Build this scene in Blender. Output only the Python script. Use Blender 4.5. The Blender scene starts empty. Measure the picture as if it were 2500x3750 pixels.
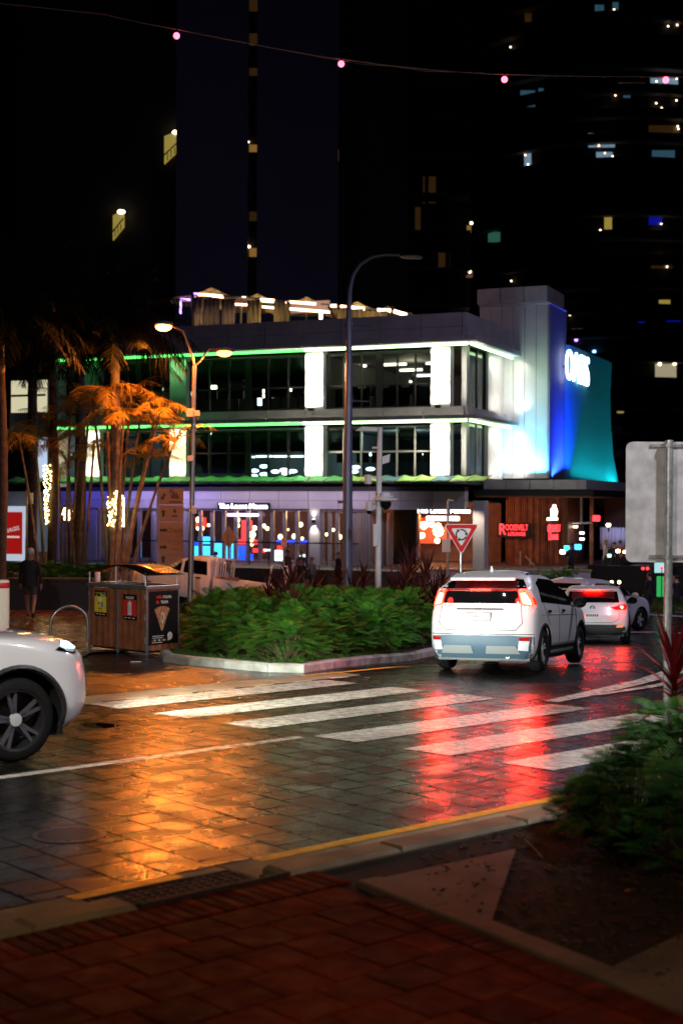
import bpy, bmesh, math, random
from mathutils import Vector, Matrix
R = math.radians
random.seed(7)
sc = bpy.context.scene
C = sc.collection
# ---------------------------------------------------------------- camera
FPX = 50.0 / 36.0 * 3750.0          # focal length in photo pixels
CAMZ = 2.75
cd = bpy.data.cameras.new('camera'); cam = bpy.data.objects.new('camera', cd); C.objects.link(cam)
cd.sensor_fit = 'VERTICAL'; cd.sensor_height = 36.0; cd.sensor_width = 24.0; cd.lens = 50.0
cd.clip_start = 0.05; cd.clip_end = 4000
CM = Matrix.Rotation(R(90 - 0.275), 4, 'X') @ Matrix.Rotation(R(0.25), 4, 'Z')
cam.matrix_world = Matrix.Translation((0, 0, CAMZ)) @ CM
cd.dof.use_dof = True; cd.dof.focus_distance = 23.5; cd.dof.aperture_fstop = 1.5
sc.camera = cam
# ---------------------------------------------------------------- world, sun, exposure
w = bpy.data.worlds.new('World'); sc.world = w; w.use_nodes = True
nt = w.node_tree
sky = nt.nodes.new('ShaderNodeTexSky'); sky.sky_type = 'NISHITA'; sky.sun_disc = False
sky.sun_elevation = R(-8); sky.sun_rotation = R(200)
nt.links.new(sky.outputs[0], nt.nodes['Background'].inputs[0])
nt.nodes['Background'].inputs[1].default_value = 0.05
sd = bpy.data.lights.new('moonlight', 'SUN'); sd.energy = 0.022; sd.angle = R(10); sd.color = (0.36, 0.34, 1.0)
so = bpy.data.objects.new('moonlight', sd); C.objects.link(so)
so.rotation_euler = Vector((0.25, 1.0, -0.75)).to_track_quat('-Z', 'Y').to_euler()
sc.view_settings.view_transform = 'Standard'; sc.view_settings.look = 'None'
sc.view_settings.exposure = 0.0; sc.view_settings.gamma = 1.0; sc.view_settings.use_curve_mapping = False
sc.render.engine = 'CYCLES'
sc.cycles.use_denoising = True
sc.cycles.max_bounces = 7; sc.cycles.transparent_max_bounces = 12
sc.cycles.sample_clamp_indirect = 4.0; sc.cycles.sample_clamp_direct = 0.0
sc.cycles.caustics_reflective = False; sc.cycles.caustics_refractive = False
# ---------------------------------------------------------------- pixel helpers
CAM = Vector((0, 0, CAMZ)); CR = CM.to_3x3()
def ray(px, py):
    return CR @ Vector(((px - 1250) / FPX, (1875 - py) / FPX, -1.0))
def at(px, py, Y):
    d = ray(px, py); return CAM + d * (Y / d.y)
def sm(a, b, x):
    t = min(1, max(0, (x - a) / (b - a))); return t * t * (3 - 2 * t)
def ramp(y):
    if y < 24: return 0.0
    if y < 45: return 0.06 * (y - 24)
    if y < 60: return 1.26 + 0.015 * (y - 45)
    return 1.485
def G(x, y):
    return -ramp(y) * (0.3 + 0.7 * sm(-8, 2, x))
def gnd(px, py, dz=0.0):
    d = ray(px, py); k = 5.0
    for _ in range(60):
        p = CAM + d * k
        k += (p.z - (G(p.x, p.y) + dz)) / max(0.02, -d.z) * 0.6
    p = CAM + d * k; p.z = G(p.x, p.y) + dz
    return p
A_ = Vector((0.7507, 0.6606)); N_ = Vector((-0.6606, 0.7507))     # along / across the road
def ST(s, t): return (s * A_.x + t * N_.x, s * A_.y + t * N_.y)
ROADROT = math.atan2(A_.y, A_.x)
# ---------------------------------------------------------------- mesh helpers
def tag(o, label=None, cat=None, group=None, kind=None):
    if label: o['label'] = label
    if cat: o['category'] = cat
    if group: o['group'] = group
    if kind: o['kind'] = kind
    return o
def thing(name, label, cat, loc=(0, 0, 0), rz=0.0, group=None):
    o = bpy.data.objects.new(name, None); C.objects.link(o)
    o.empty_display_size = 0.1
    o.location = loc; o.rotation_euler = (0, 0, rz)
    return tag(o, label, cat, group)
def link(name, me, parent=None):
    o = bpy.data.objects.new(name, me); C.objects.link(o)
    if parent is not None: o.parent = parent
    return o
def copy_tree(o, parent=None):
    c = o.copy(); C.objects.link(c); c.parent = parent
    for ch in list(o.children): copy_tree(ch, c)
    return c
class MB:
    def __init__(s): s.v = []; s.f = []; s.m = []
    def add(s, vs, fs, mi=0):
        n = len(s.v); s.v += [tuple(p) for p in vs]
        for f in fs: s.f.append(tuple(i + n for i in f)); s.m.append(mi)
        return s
    def box(s, x0, x1, y0, y1, z0, z1, mi=0):
        return s.add([(x0,y0,z0),(x1,y0,z0),(x1,y1,z0),(x0,y1,z0),(x0,y0,z1),(x1,y0,z1),(x1,y1,z1),(x0,y1,z1)],
            [(0,3,2,1),(4,5,6,7),(0,1,5,4),(1,2,6,5),(2,3,7,6),(3,0,4,7)], mi)
    def hexa(s, b, t, mi=0):        # bottom quad, top quad
        return s.add(list(b) + list(t), [(0,3,2,1),(4,5,6,7),(0,1,5,4),(1,2,6,5),(2,3,7,6),(3,0,4,7)], mi)
    def cyl(s, p, q, r0, r1=None, n=10, mi=0, caps=True):
        return s.tube([p, q], [r0, r0 if r1 is None else r1], n, mi, caps)
    def tube(s, pts, r, n=8, mi=0, caps=True):
        pts = [Vector(p) for p in pts]
        if not isinstance(r, (list, tuple)): r = [r] * len(pts)
        vs = []; fs = []; u = None
        for i, p in enumerate(pts):
            d = (pts[min(i+1, len(pts)-1)] - pts[max(i-1, 0)])
            d = d.normalized() if d.length > 1e-9 else Vector((0,0,1))
            if u is None:
                u = d.cross(Vector((0,0,1)) if abs(d.z) < .9 else Vector((1,0,0))).normalized()
            else:
                u = (u - d * u.dot(d)); u = u.normalized() if u.length > 1e-6 else d.orthogonal().normalized()
            w_ = d.cross(u)
            for k in range(n):
                a = 2*math.pi*k/n
                vs.append(p + (u*math.cos(a) + w_*math.sin(a)) * r[i])
        for i in range(len(pts)-1):
            for k in range(n):
                k2 = (k+1) % n
                fs.append((i*n+k, i*n+k2, (i+1)*n+k2, (i+1)*n+k))
        if caps:
            fs.append(tuple(range(n-1, -1, -1))); b = (len(pts)-1)*n; fs.append(tuple(b+k for k in range(n)))
        return s.add(vs, fs, mi)
    def sphere(s, c, r, n=10, m=6, sc_=(1,1,1), mi=0):
        vs = []; fs = []
        c = Vector(c)
        for i in range(m+1):
            ph = math.pi*i/m
            for k in range(n):
                th = 2*math.pi*k/n
                vs.append((c.x+r*sc_[0]*math.sin(ph)*math.cos(th), c.y+r*sc_[1]*math.sin(ph)*math.sin(th), c.z+r*sc_[2]*math.cos(ph)))
        for i in range(m):
            for k in range(n):
                k2 = (k+1) % n
                a, b, c2, d = i*n+k, i*n+k2, (i+1)*n+k2, (i+1)*n+k
                if i == 0: fs.append((a, d, c2))
                elif i == m-1: fs.append((a, d, b))
                else: fs.append((a, d, c2, b))
        return s.add(vs, fs, mi)
    def lathe(s, prof, axis_o, axis, n=24, mi=0):      # prof: list of (r, h) along axis
        o = Vector(axis_o); ax = Vector(axis).normalized(); u = ax.orthogonal().normalized(); w_ = ax.cross(u)
        vs = []; fs = []
        for (r, h) in prof:
            for k in range(n):
                a = 2*math.pi*k/n; vs.append(o + ax*h + (u*math.cos(a)+w_*math.sin(a))*r)
        for i in range(len(prof)-1):
            for k in range(n):
                k2 = (k+1) % n; fs.append((i*n+k, i*n+k2, (i+1)*n+k2, (i+1)*n+k))
        return s.add(vs, fs, mi)
    def prism(s, poly, h0, h1, fr=lambda a, b, c: (a, b, c), mi=0):
        n = len(poly)
        vs = [fr(a, b, h0) for a, b in poly] + [fr(a, b, h1) for a, b in poly]
        fs = [tuple(range(n-1, -1, -1)), tuple(range(n, 2*n))] + [(i, (i+1) % n, n+(i+1) % n, n+i) for i in range(n)]
        return s.add(vs, fs, mi)
    def quad(s, a, b, c, d, mi=0): return s.add([a, b, c, d], [(0,1,2,3)], mi)
    def mesh(s, name, mats, smooth=False):
        me = bpy.data.meshes.new(name); me.from_pydata(s.v, [], s.f)
        if not isinstance(mats, (list, tuple)): mats = [mats]
        for m in mats: me.materials.append(m)
        if len(mats) > 1: me.polygons.foreach_set('material_index', s.m)
        me.validate()
        bm = bmesh.new(); bm.from_mesh(me); bmesh.ops.recalc_face_normals(bm, faces=bm.faces); bm.to_mesh(me); bm.free()
        if smooth:
            me.polygons.foreach_set('use_smooth', [True]*len(me.polygons)); me.set_sharp_from_angle(angle=R(40))
        return me
    def build(s, name, mats, parent=None, smooth=False, bevel=0.0, seg=2):
        o = link(name, s.mesh(name, mats, smooth), parent)
        if bevel:
            b = o.modifiers.new('bevel', 'BEVEL'); b.width = bevel; b.segments = seg; b.limit_method = 'ANGLE'; b.angle_limit = R(40)
        return o
def box(name, mat, parent, x0, x1, y0, y1, z0, z1, bevel=0.0):
    return MB().box(x0, x1, y0, y1, z0, z1).build(name, mat, parent, bevel=bevel)
_dg = None
def text_mesh(name, body, size, mat, extrude=0.01, sx=1.0, shear=0.0, offset=0.0, align='CENTER', spacing=1.0):
    cu = bpy.data.curves.new(name, 'FONT'); cu.body = body; cu.size = size; cu.extrude = extrude
    cu.align_x = align; cu.align_y = 'CENTER'; cu.shear = shear; cu.offset = offset; cu.space_character = spacing
    cu.resolution_u = 3
    t = bpy.data.objects.new(name, cu); C.objects.link(t)
    dg = bpy.context.evaluated_depsgraph_get()
    me = bpy.data.meshes.new_from_object(t.evaluated_get(dg)); me.name = name
    bpy.data.objects.remove(t); bpy.data.curves.remove(cu)
    me.materials.clear(); me.materials.append(mat)
    if sx != 1.0: me.transform(Matrix.Diagonal((sx, 1, 1, 1)))
    return me
def text(name, body, size, mat, parent, loc, rot=(R(90), 0, 0), **k):
    o = link(name, text_mesh(name, body, size, mat, **k), parent); o.location = loc; o.rotation_euler = rot
    return o
ORD = ['first', 'second', 'third', 'fourth', 'fifth', 'sixth', 'seventh', 'eighth', 'ninth', 'tenth', 'eleventh', 'twelfth',
       'thirteenth', 'fourteenth', 'fifteenth', 'sixteenth', 'seventeenth', 'eighteenth', 'nineteenth', 'twentieth'] + ['twenty-' + q for q in ('first', 'second', 'third', 'fourth', 'fifth', 'sixth', 'seventh', 'eighth', 'ninth')]
def ranks(v):
    o = sorted(range(len(v)), key=lambda i: v[i]); return [o.index(i) for i in range(len(v))]
def light(name, kind, parent, loc, energy, color, target=None, size=0.1, spot=None, blend=0.4, size_y=None, spread=None):
    l = bpy.data.lights.new(name, kind); l.energy = energy; l.color = color
    if kind == 'AREA':
        l.shape = 'RECTANGLE'; l.size = size; l.size_y = size_y or size
        if spread: l.spread = R(spread)
    else: l.shadow_soft_size = size
    if kind == 'SPOT': l.spot_size = R(spot); l.spot_blend = blend
    o = bpy.data.objects.new(name, l); C.objects.link(o)
    if parent is not None: o.parent = parent
    o.location = loc
    if target is not None:
        d = Vector(target) - Vector(loc); o.rotation_euler = d.to_track_quat('-Z', 'Y').to_euler()
    return o
# ---------------------------------------------------------------- materials
def mat(name, col, rough=0.5, metal=0.0, spec=0.5, var=0.0, vscale=3.0, bump=0.0, bscale=40.0, coat=0.0, col2=None, rvar=0.0, bdist=0.01, coord='Object', orand=0.0):
    m = bpy.data.materials.new(name); m.use_nodes = True; t = m.node_tree; p = t.nodes['Principled BSDF']
    p.inputs['Base Color'].default_value = (*col, 1); p.inputs['Roughness'].default_value = rough
    p.inputs['Metallic'].default_value = metal; p.inputs['Specular IOR Level'].default_value = spec
    if coat: p.inputs['Coat Weight'].default_value = coat; p.inputs['Coat Roughness'].default_value = 0.04
    tc = t.nodes.new('ShaderNodeTexCoord') if coord == 'Object' else t.nodes.new('ShaderNodeNewGeometry')
    if var or col2:
        n = t.nodes.new('ShaderNodeTexNoise'); n.inputs['Scale'].default_value = vscale; n.inputs['Detail'].default_value = 6
        t.links.new(tc.outputs[coord], n.inputs['Vector'])
        r = t.nodes.new('ShaderNodeValToRGB')
        c2 = col2 or tuple(c*(1-var) for c in col)
        c1 = col if col2 else tuple(min(1, c*(1+var)) for c in col)
        r.color_ramp.elements[0].position = 0.3; r.color_ramp.elements[1].position = 0.7
        r.color_ramp.elements[0].color = (*c2, 1); r.color_ramp.elements[1].color = (*c1, 1)
        t.links.new(n.outputs['Fac'], r.inputs[0]); t.links.new(r.outputs[0], p.inputs['Base Color'])
        if rvar:
            mr = t.nodes.new('ShaderNodeMapRange'); mr.inputs['From Min'].default_value = .35; mr.inputs['From Max'].default_value = .65
            mr.inputs['To Min'].default_value = max(0.02, rough-rvar); mr.inputs['To Max'].default_value = min(1, rough+rvar)
            n2 = t.nodes.new('ShaderNodeTexNoise'); n2.inputs['Scale'].default_value = vscale*1.7; n2.inputs['Detail'].default_value = 5
            t.links.new(tc.outputs[coord], n2.inputs['Vector'])
            t.links.new(n2.outputs['Fac'], mr.inputs[0]); t.links.new(mr.outputs[0], p.inputs['Roughness'])
    if orand:
        oi = t.nodes.new('ShaderNodeObjectInfo'); mo = t.nodes.new('ShaderNodeMapRange'); mo.inputs['To Min'].default_value = 1-orand; mo.inputs['To Max'].default_value = 1+orand
        hs = t.nodes.new('ShaderNodeHueSaturation'); t.links.new(oi.outputs['Random'], mo.inputs[0]); t.links.new(mo.outputs[0], hs.inputs['Value'])
        if p.inputs['Base Color'].is_linked: t.links.new(p.inputs['Base Color'].links[0].from_socket, hs.inputs['Color'])
        else: hs.inputs['Color'].default_value = (*col, 1)
        t.links.new(hs.outputs[0], p.inputs['Base Color'])
    if bump:
        nb = t.nodes.new('ShaderNodeTexNoise'); nb.inputs['Scale'].default_value = bscale; nb.inputs['Detail'].default_value = 4
        t.links.new(tc.outputs[coord], nb.inputs['Vector'])
        b = t.nodes.new('ShaderNodeBump'); b.inputs['Strength'].default_value = bump; b.inputs['Distance'].default_value = bdist
        t.links.new(nb.outputs['Fac'], b.inputs['Height']); t.links.new(b.outputs[0], p.inputs['Normal'])
    return m
def emis(name, col, strength, base=(0.02, 0.02, 0.02)):
    m = bpy.data.materials.new(name); m.use_nodes = True; p = m.node_tree.nodes['Principled BSDF']
    p.inputs['Base Color'].default_value = (*base, 1); p.inputs['Roughness'].default_value = 0.4
    p.inputs['Emission Color'].default_value = (*col, 1); p.inputs['Emission Strength'].default_value = strength
    return m
def glassm(name, tint=(0.8, 0.9, 0.9), refl=0.08, rough=0.02):
    m = bpy.data.materials.new(name); m.use_nodes = True; t = m.node_tree; t.nodes.remove(t.nodes['Principled BSDF'])
    tr = t.nodes.new('ShaderNodeBsdfTransparent'); tr.inputs[0].default_value = (*tint, 1)
    gl = t.nodes.new('ShaderNodeBsdfGlossy'); gl.inputs['Roughness'].default_value = rough
    fr = t.nodes.new('ShaderNodeFresnel'); fr.inputs[0].default_value = 1.45
    mx = t.nodes.new('ShaderNodeMixShader')
    t.links.new(fr.outputs[0], mx.inputs[0]); t.links.new(tr.outputs[0], mx.inputs[1]); t.links.new(gl.outputs[0], mx.inputs[2])
    t.links.new(mx.outputs[0], t.nodes['Material Output'].inputs[0])
    return m
def foliage(name, c1, c2, rough=0.45, vscale=1.2):
    m = mat(name, c1, rough, col2=c2, vscale=vscale)
    p = m.node_tree.nodes['Principled BSDF']; p.inputs['Specular IOR Level'].default_value = 0.18; p.inputs['Roughness'].default_value = .6
    return m
M = {}
M['asphalt'] = mat('wet_asphalt', (0.008, 0.008, 0.008), 0.26, spec=.26, var=.35, vscale=.6, bump=.5, bscale=60, rvar=.09, bdist=.009, coord='Position')
M['paver'] = mat('wet_imprinted_paver', (0.011, 0.009, 0.007), 0.26, spec=.22, orand=.35, var=.4, vscale=1.3, bump=.35, bscale=45, rvar=.10, bdist=.006, coord='Position')
M['ground'] = mat('dark_ground', (0.02, 0.02, 0.02), 0.7, var=.3, vscale=.3)
M['paint'] = mat('road_paint_white', (0.58, 0.55, 0.46), 0.28, col2=(0.33, 0.31, 0.26), vscale=4.5, bump=.25, bscale=45, rvar=.1, bdist=.005, coord='Position')
M['yellow'] = mat('road_paint_yellow', (0.80, 0.40, 0.02), 0.4, var=.25, vscale=9, bump=.3, bscale=60, coord='Position')
M['concrete'] = mat('damp_concrete', (0.30, 0.225, 0.13), 0.6, orand=.15, var=.3, vscale=2.2, bump=.4, bscale=55, rvar=.12, coord='Position')
M['slab'] = mat('dark_concrete', (0.19, 0.125, 0.085), 0.65, var=.4, vscale=1.6, bump=.4, bscale=55, coord='Position')  # darker concrete tone, tuned down for slabs and edging
M['kerb'] = mat('painted_kerb', (0.55, 0.53, 0.47), 0.55, col2=(0.26, 0.24, 0.2), vscale=3.5, bump=.4, bscale=45, coord='Position')
M['kerbdark'] = mat('dark_kerb', (0.14, 0.10, 0.10), 0.55, col2=(0.4, 0.36, 0.36), vscale=5, bump=.4, bscale=45, coord='Position')  # darker, mottled kerb tone
M['redtile'] = mat('red_clay_tile', (0.15, 0.018, 0.004), 0.7, spec=.08, orand=.45, var=.4, vscale=4, bump=.35, bscale=70, rvar=.12, coord='Position')
M['redtile2'] = mat('brown_clay_tile', (0.11, 0.014, 0.004), 0.7, spec=.08, orand=.45, var=.4, vscale=4, bump=.35, bscale=70, rvar=.12, coord='Position')
M['joint'] = mat('dark_joint_sand', (0.018, 0.012, 0.01), 0.8)
M['plaza'] = mat('wet_plaza_paving', (0.10, 0.045, 0.025), 0.25, var=.4, vscale=2, bump=.4, bscale=30, rvar=.1)
M['soil'] = mat('mulch_soil', (0.022, 0.012, 0.008), 0.8, var=.6, vscale=14, bump=.8, bscale=40, bdist=.03)
M['mulch'] = mat('mulch_chip', (0.07, 0.03, 0.015), 0.7, var=.5, vscale=20)
M['iron'] = mat('cast_iron', (0.05, 0.045, 0.05), 0.6, spec=.4, var=.3, vscale=30)
M['steel'] = mat('galvanised_steel', (0.45, 0.46, 0.47), 0.38, .85, var=.15, vscale=14, rvar=.08)
M['grey_metal'] = mat('sign_back_aluminium', (0.42, 0.42, 0.42), 0.55, .35, var=.25, vscale=5, rvar=.08)
M['black'] = mat('black_plastic', (0.012, 0.012, 0.013), 0.45)
M['blackgloss'] = mat('black_gloss', (0.006, 0.006, 0.007), 0.06, coat=.6)
M['white'] = mat('white_powder_coat', (0.72, 0.72, 0.74), 0.35, var=.06)
M['wallconc'] = mat('precast_concrete', (0.36, 0.34, 0.34), 0.7, var=.14, vscale=1.2, bump=.15, bscale=20, coord='Position')
M['render'] = mat('rendered_wall', (0.42, 0.41, 0.42), 0.75, var=.1, vscale=.8, bump=.15, bscale=25, coord='Position')
M['trim'] = mat('aluminium_trim', (0.42, 0.39, 0.38), 0.4, .3, var=.08)
M['darkframe'] = mat('dark_window_frame', (0.008, 0.008, 0.009), 0.5, spec=.3)
M['glass'] = glassm('window_glass')
M['darkglass'] = mat('tinted_car_glass', (0.004, 0.004, 0.005), 0.03, coat=.4)
M['blind'] = mat('roller_blind', (0.035, 0.04, 0.04), 0.8, var=.15)
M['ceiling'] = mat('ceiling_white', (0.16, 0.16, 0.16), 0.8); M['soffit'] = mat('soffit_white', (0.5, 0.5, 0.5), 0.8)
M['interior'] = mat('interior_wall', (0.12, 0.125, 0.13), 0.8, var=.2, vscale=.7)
M['floor'] = mat('interior_floor', (0.08, 0.07, 0.06), 0.5)
M['timber'] = mat('timber_board', (0.22, 0.085, 0.03), 0.5, orand=.35, var=.4, vscale=2.5, coord='Position')
M['timber2'] = mat('timber_board_dark', (0.13, 0.045, 0.018), 0.5, var=.4, vscale=2.5, coord='Position')
M['carwhite'] = mat('white_car_paint', (0.68, 0.68, 0.70), 0.28, coat=1.0)
M['silver'] = mat('silver_plastic', (0.55, 0.58, 0.6), 0.35, .5)
M['rubber'] = mat('tyre_rubber', (0.008, 0.008, 0.008), 0.8, spec=.15, bump=.3, bscale=60)
M['rim'] = mat('alloy_rim', (0.62, 0.62, 0.64), 0.35, .35)
M['rimdark'] = mat('alloy_dark', (0.05, 0.05, 0.055), 0.3, .7)
M['chrome'] = mat('chrome', (0.75, 0.75, 0.76), 0.1, 1.0)
M['red_lens'] = mat('red_lens', (0.4, 0.01, 0.01), 0.15, coat=.5)
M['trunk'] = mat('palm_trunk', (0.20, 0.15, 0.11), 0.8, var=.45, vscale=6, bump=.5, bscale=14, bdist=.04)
M['trunk_dark'] = mat('palm_trunk_dark', (0.06, 0.045, 0.035), 0.85, var=.45, vscale=6, bump=.5, bscale=14, bdist=.04)  # trunk copy for palms in silhouette, shade put into its colour
M['shaft'] = mat('palm_crownshaft', (0.22, 0.20, 0.09), 0.5, var=.3, vscale=3)
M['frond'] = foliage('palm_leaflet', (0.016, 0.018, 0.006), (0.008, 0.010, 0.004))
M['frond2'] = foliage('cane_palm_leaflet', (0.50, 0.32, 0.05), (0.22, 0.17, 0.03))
M['leaf'] = foliage('shrub_leaf', (0.050, 0.19, 0.018), (0.018, 0.095, 0.010), .4)
M['leaf2'] = foliage('shrub_leaf_young', (0.09, 0.26, 0.018), (0.035, 0.14, 0.012), .4)
M['grass'] = foliage('grass_blade', (0.05, 0.12, 0.015), (0.03, 0.07, 0.01), .5)
M['cordy'] = foliage('red_strap_leaf', (0.10, 0.018, 0.018), (0.035, 0.01, 0.008), .4)
M['stem'] = mat('plant_stem', (0.10, 0.07, 0.03), 0.7, var=.3, vscale=9)
# ================================================================ GROUND
def sheet(name, poly, dz, m, parent=None, kind=None):
    bm = bmesh.new(); vs = [bm.verts.new((x, y, 0)) for x, y in poly]; bm.faces.new(vs)
    ymax = max(y for x, y in poly); xmin = min(x for x, y in poly)
    def cut(co, no):
        bmesh.ops.bisect_plane(bm, geom=bm.verts[:] + bm.edges[:] + bm.faces[:], plane_co=co, plane_no=no)
    if ymax > 24:
        for y in list(range(24, 61, 3)): cut((0, y, 0), (0, 1, 0))
        for i in range(11): cut((-8 + i, 0, 0), (1, 0, 0))
    bmesh.ops.triangulate(bm, faces=bm.faces[:])
    for v in bm.verts: v.co.z = G(v.co.x, v.co.y) + dz
    bmesh.ops.recalc_face_normals(bm, faces=bm.faces[:])
    if sum(f.normal.z for f in bm.faces) < 0: bmesh.ops.reverse_faces(bm, faces=bm.faces[:])
    me = bpy.data.meshes.new(name); bm.to_mesh(me); bm.free(); me.materials.append(m)
    o = link(name, me, parent)
    if kind: o['kind'] = kind
    return o
sheet('ground', [(-1500, -300), (1500, -300), (1500, 1800), (-1500, 1800)], -0.10, M['ground'], kind='structure')
road = sheet('road', [ST(-30, 8.69), ST(60, 8.69), (90, 68), (-60, 68), ST(-38, 8.69)], 0.0, M['asphalt'], kind='structure')
road_lab = tag(road, 'wet black asphalt road with an imprinted brown paver pattern at the crossing', 'road')
# ---- imprinted pavers of the raised crossing
PW = 0.38
def flat_block(w_, d_, z0, z1, ch=0.002):
    a, b = w_/2, d_/2
    return MB().add([(-a,-b,z0),(a,-b,z0),(a,b,z0),(-a,b,z0),(-a,-b,z1-ch),(a,-b,z1-ch),(a,b,z1-ch),(-a,b,z1-ch),
        (-a+ch,-b+ch,z1),(a-ch,-b+ch,z1),(a-ch,b-ch,z1),(-a+ch,b-ch,z1)],
        [(0,1,5,4),(1,2,6,5),(2,3,7,6),(3,0,4,7),(4,5,9,8),(5,6,10,9),(6,7,11,10),(7,4,8,11),(8,9,10,11)])
pv = []
ns = 0
s_ = 2.4
while s_ < 15.4:
    t_ = 8.72 + (PW/2 if ns % 2 else 0)
    while t_ < 17.0 - PW/2:
        x, y = ST(s_, t_ + PW/2)
        d = ray(1250, 1850)
        px = 1250 + x / max(y, .1) * FPX
        if -120 < px < 2650: pv.append((y, x, y, s_, t_))
        t_ += PW
    s_ += PW; ns += 1
pv.sort()
rnd = random.Random(3)
pmesh = [flat_block(PW-.018, PW-.018, 0.001, 0.0085 + .0005*k).mesh('paver', M['paver']) for k in range(3)]
rest = MB()
hb = flat_block(PW-.018, PW/2-.018, .001, .0085).mesh('paver', M['paver'])
for k in range(1, 35, 2):
    x, y = ST(2.4 + k*PW, 8.72 + PW/4); px = 1250 + x / max(y, .1) * FPX
    if -120 < px < 2650: o = link('paver', hb, road); o.location = (x, y, 0); o.rotation_euler = (0, 0, ROADROT)
for i, (_, x, y, s0, t0) in enumerate(pv):
    if i < 284:
        o = link('paver', pmesh[i % 3], road); o.location = (x, y, G(x, y)); o.rotation_euler = (rnd.gauss(0, .0025), rnd.gauss(0, .0025), ROADROT)
    else:
        b = flat_block(PW-.018, PW-.018, 0.001, 0.0085); tx, ty = rnd.gauss(0, .0035), rnd.gauss(0, .0035)
        c, s1 = math.cos(ROADROT), math.sin(ROADROT)
        rest.add([(x+c*p[0]-s1*p[1], y+s1*p[0]+c*p[1], p[2]+G(x, y)+p[0]*tx+p[1]*ty) for p in b.v], b.f)
tag(rest.build('paver_field', M['paver'], road), 'smaller looking imprinted pavers on the far side of the crossing', kind='stuff')
# ---- painted markings (thin raised slabs of paint)
def mark(name, poly, m, dz=0.0135, parent=road):
    return sheet(name, poly, dz, m, parent)
for i, tc in enumerate([16.57, 15.27, 14.03, 12.53, 11.22, 9.92]):
    poly = []
    for t in (tc-.325, tc+.325): poly.append((10.94 - .155*(t-12.5), t))
    q = [ST(*poly[0]), ST(poly[0][0]+4.28, poly[0][1]), ST(poly[1][0]+4.28, poly[1][1]), ST(*poly[1])]
    mark('zebra_stripe', q, M['paint'])
mark('lane_line', [ST(-6, 12.86), ST(10.75, 12.83), ST(10.75, 12.98), ST(-6, 13.02)], M['paint'], 0.0125)
mark('yellow_line', [ST(5.1, 8.55), ST(6.02, 8.56), ST(6.02, 8.69), ST(5.1, 8.68)], M['yellow'], .02)
mark('yellow_line', [ST(6.74, 8.56), ST(19, 8.66), ST(19, 8.78), ST(6.74, 8.69)], M['yellow'], .0185)
mark('yellow_line', [ST(14.5, 17.38), ST(17.6, 17.40), ST(17.6, 17.52), ST(14.5, 17.50)], M['yellow'], .02)
def pxpoly(pts, dz=0.0): return [tuple(gnd(*p, dz).xy) for p in pts]
mark('chevron_line', pxpoly([(1990, 2570), (2140, 2536), (2330, 2492), (2520, 2440), (2520, 2462), (2350, 2508), (2160, 2552), (2040, 2575)]), M['paint'])
mark('chevron_line', pxpoly([(2160, 2551), (2380, 2513), (2520, 2484), (2520, 2497), (2400, 2520), (2200, 2549)]), M['paint'], .0185)
mark('lane_dash', pxpoly([(2290, 2315), (2400, 2314), (2410, 2318), (2300, 2320)]), M['paint'])
mark('lane_dash', pxpoly([(2475, 2318), (2520, 2318), (2520, 2324), (2478, 2323)]), M['paint'])
mark('edge_line', pxpoly([(2290, 2238), (2400, 2251), (2520, 2257), (2520, 2262), (2400, 2256), (2290, 2244)]), M['paint'])
tag(sheet('puddle', pxpoly([(285, 2656), (325, 2649), (390, 2652), (445, 2660), (400, 2669), (330, 2668)]), .0115, mat('still_water', (.004, .004, .005), .02), kind='structure'), 'small puddle in the road ahead of the left car', 'puddle')
# ---- near gutter, kerb, grate
gut = tag(bpy.data.objects.new('gutter', None), 'damp concrete gutter channel along the near kerb', 'gutter', kind='structure'); C.objects.link(gut)
def stblock(name, m, parent, s0, s1, t0, t1, z0, z1, ch=.012, mi=0):
    q = [ST(s0, t0), ST(s1, t0), ST(s1, t1), ST(s0, t1)]
    q2 = [ST(s0+ch, t0+ch), ST(s1-ch, t0+ch), ST(s1-ch, t1-ch), ST(s0+ch, t1-ch)]
    b = MB().add([(*p, z0) for p in q] + [(*p, z1-ch) for p in q] + [(*p, z1) for p in q2],
        [(0,3,2,1),(0,1,5,4),(1,2,6,5),(2,3,7,6),(3,0,4,7),(4,5,9,8),(5,6,10,9),(6,7,11,10),(7,4,8,11),(8,9,10,11)])
    return b.build(name, m, parent)
s0 = -4.0
cuts = [-4, -2.6, -1.2, .2, 1.6, 3.0, 4.4, 5.17, 6.42, 7.55, 9.0, 10.5, 12, 13.5, 15, 16.5, 18]
for a0, a1 in zip(cuts[:-1], cuts[1:]):
    if abs(a0 - 5.17) < .01: continue
    stblock('gutter_slab', M['concrete'], gut, a0+.008, a1-.008, 8.16, 8.70, -.1, .013)
stblock('gutter_slab', M['concrete'], gut, 5.18, 6.41, 8.575, 8.70, -.1, .013)
kb = tag(bpy.data.objects.new('kerb', None), 'low concrete kerb between the near gutter and red footpath', 'kerb', kind='structure'); C.objects.link(kb)
for a0, a1 in zip(cuts[:-1], cuts[1:]):
    if abs(a0 - 5.17) < .01: continue
    stblock('kerb_stone', M['concrete'], kb, a0+.004, a1-.004, 7.86, 8.155, -.1, .125, .03)
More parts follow.
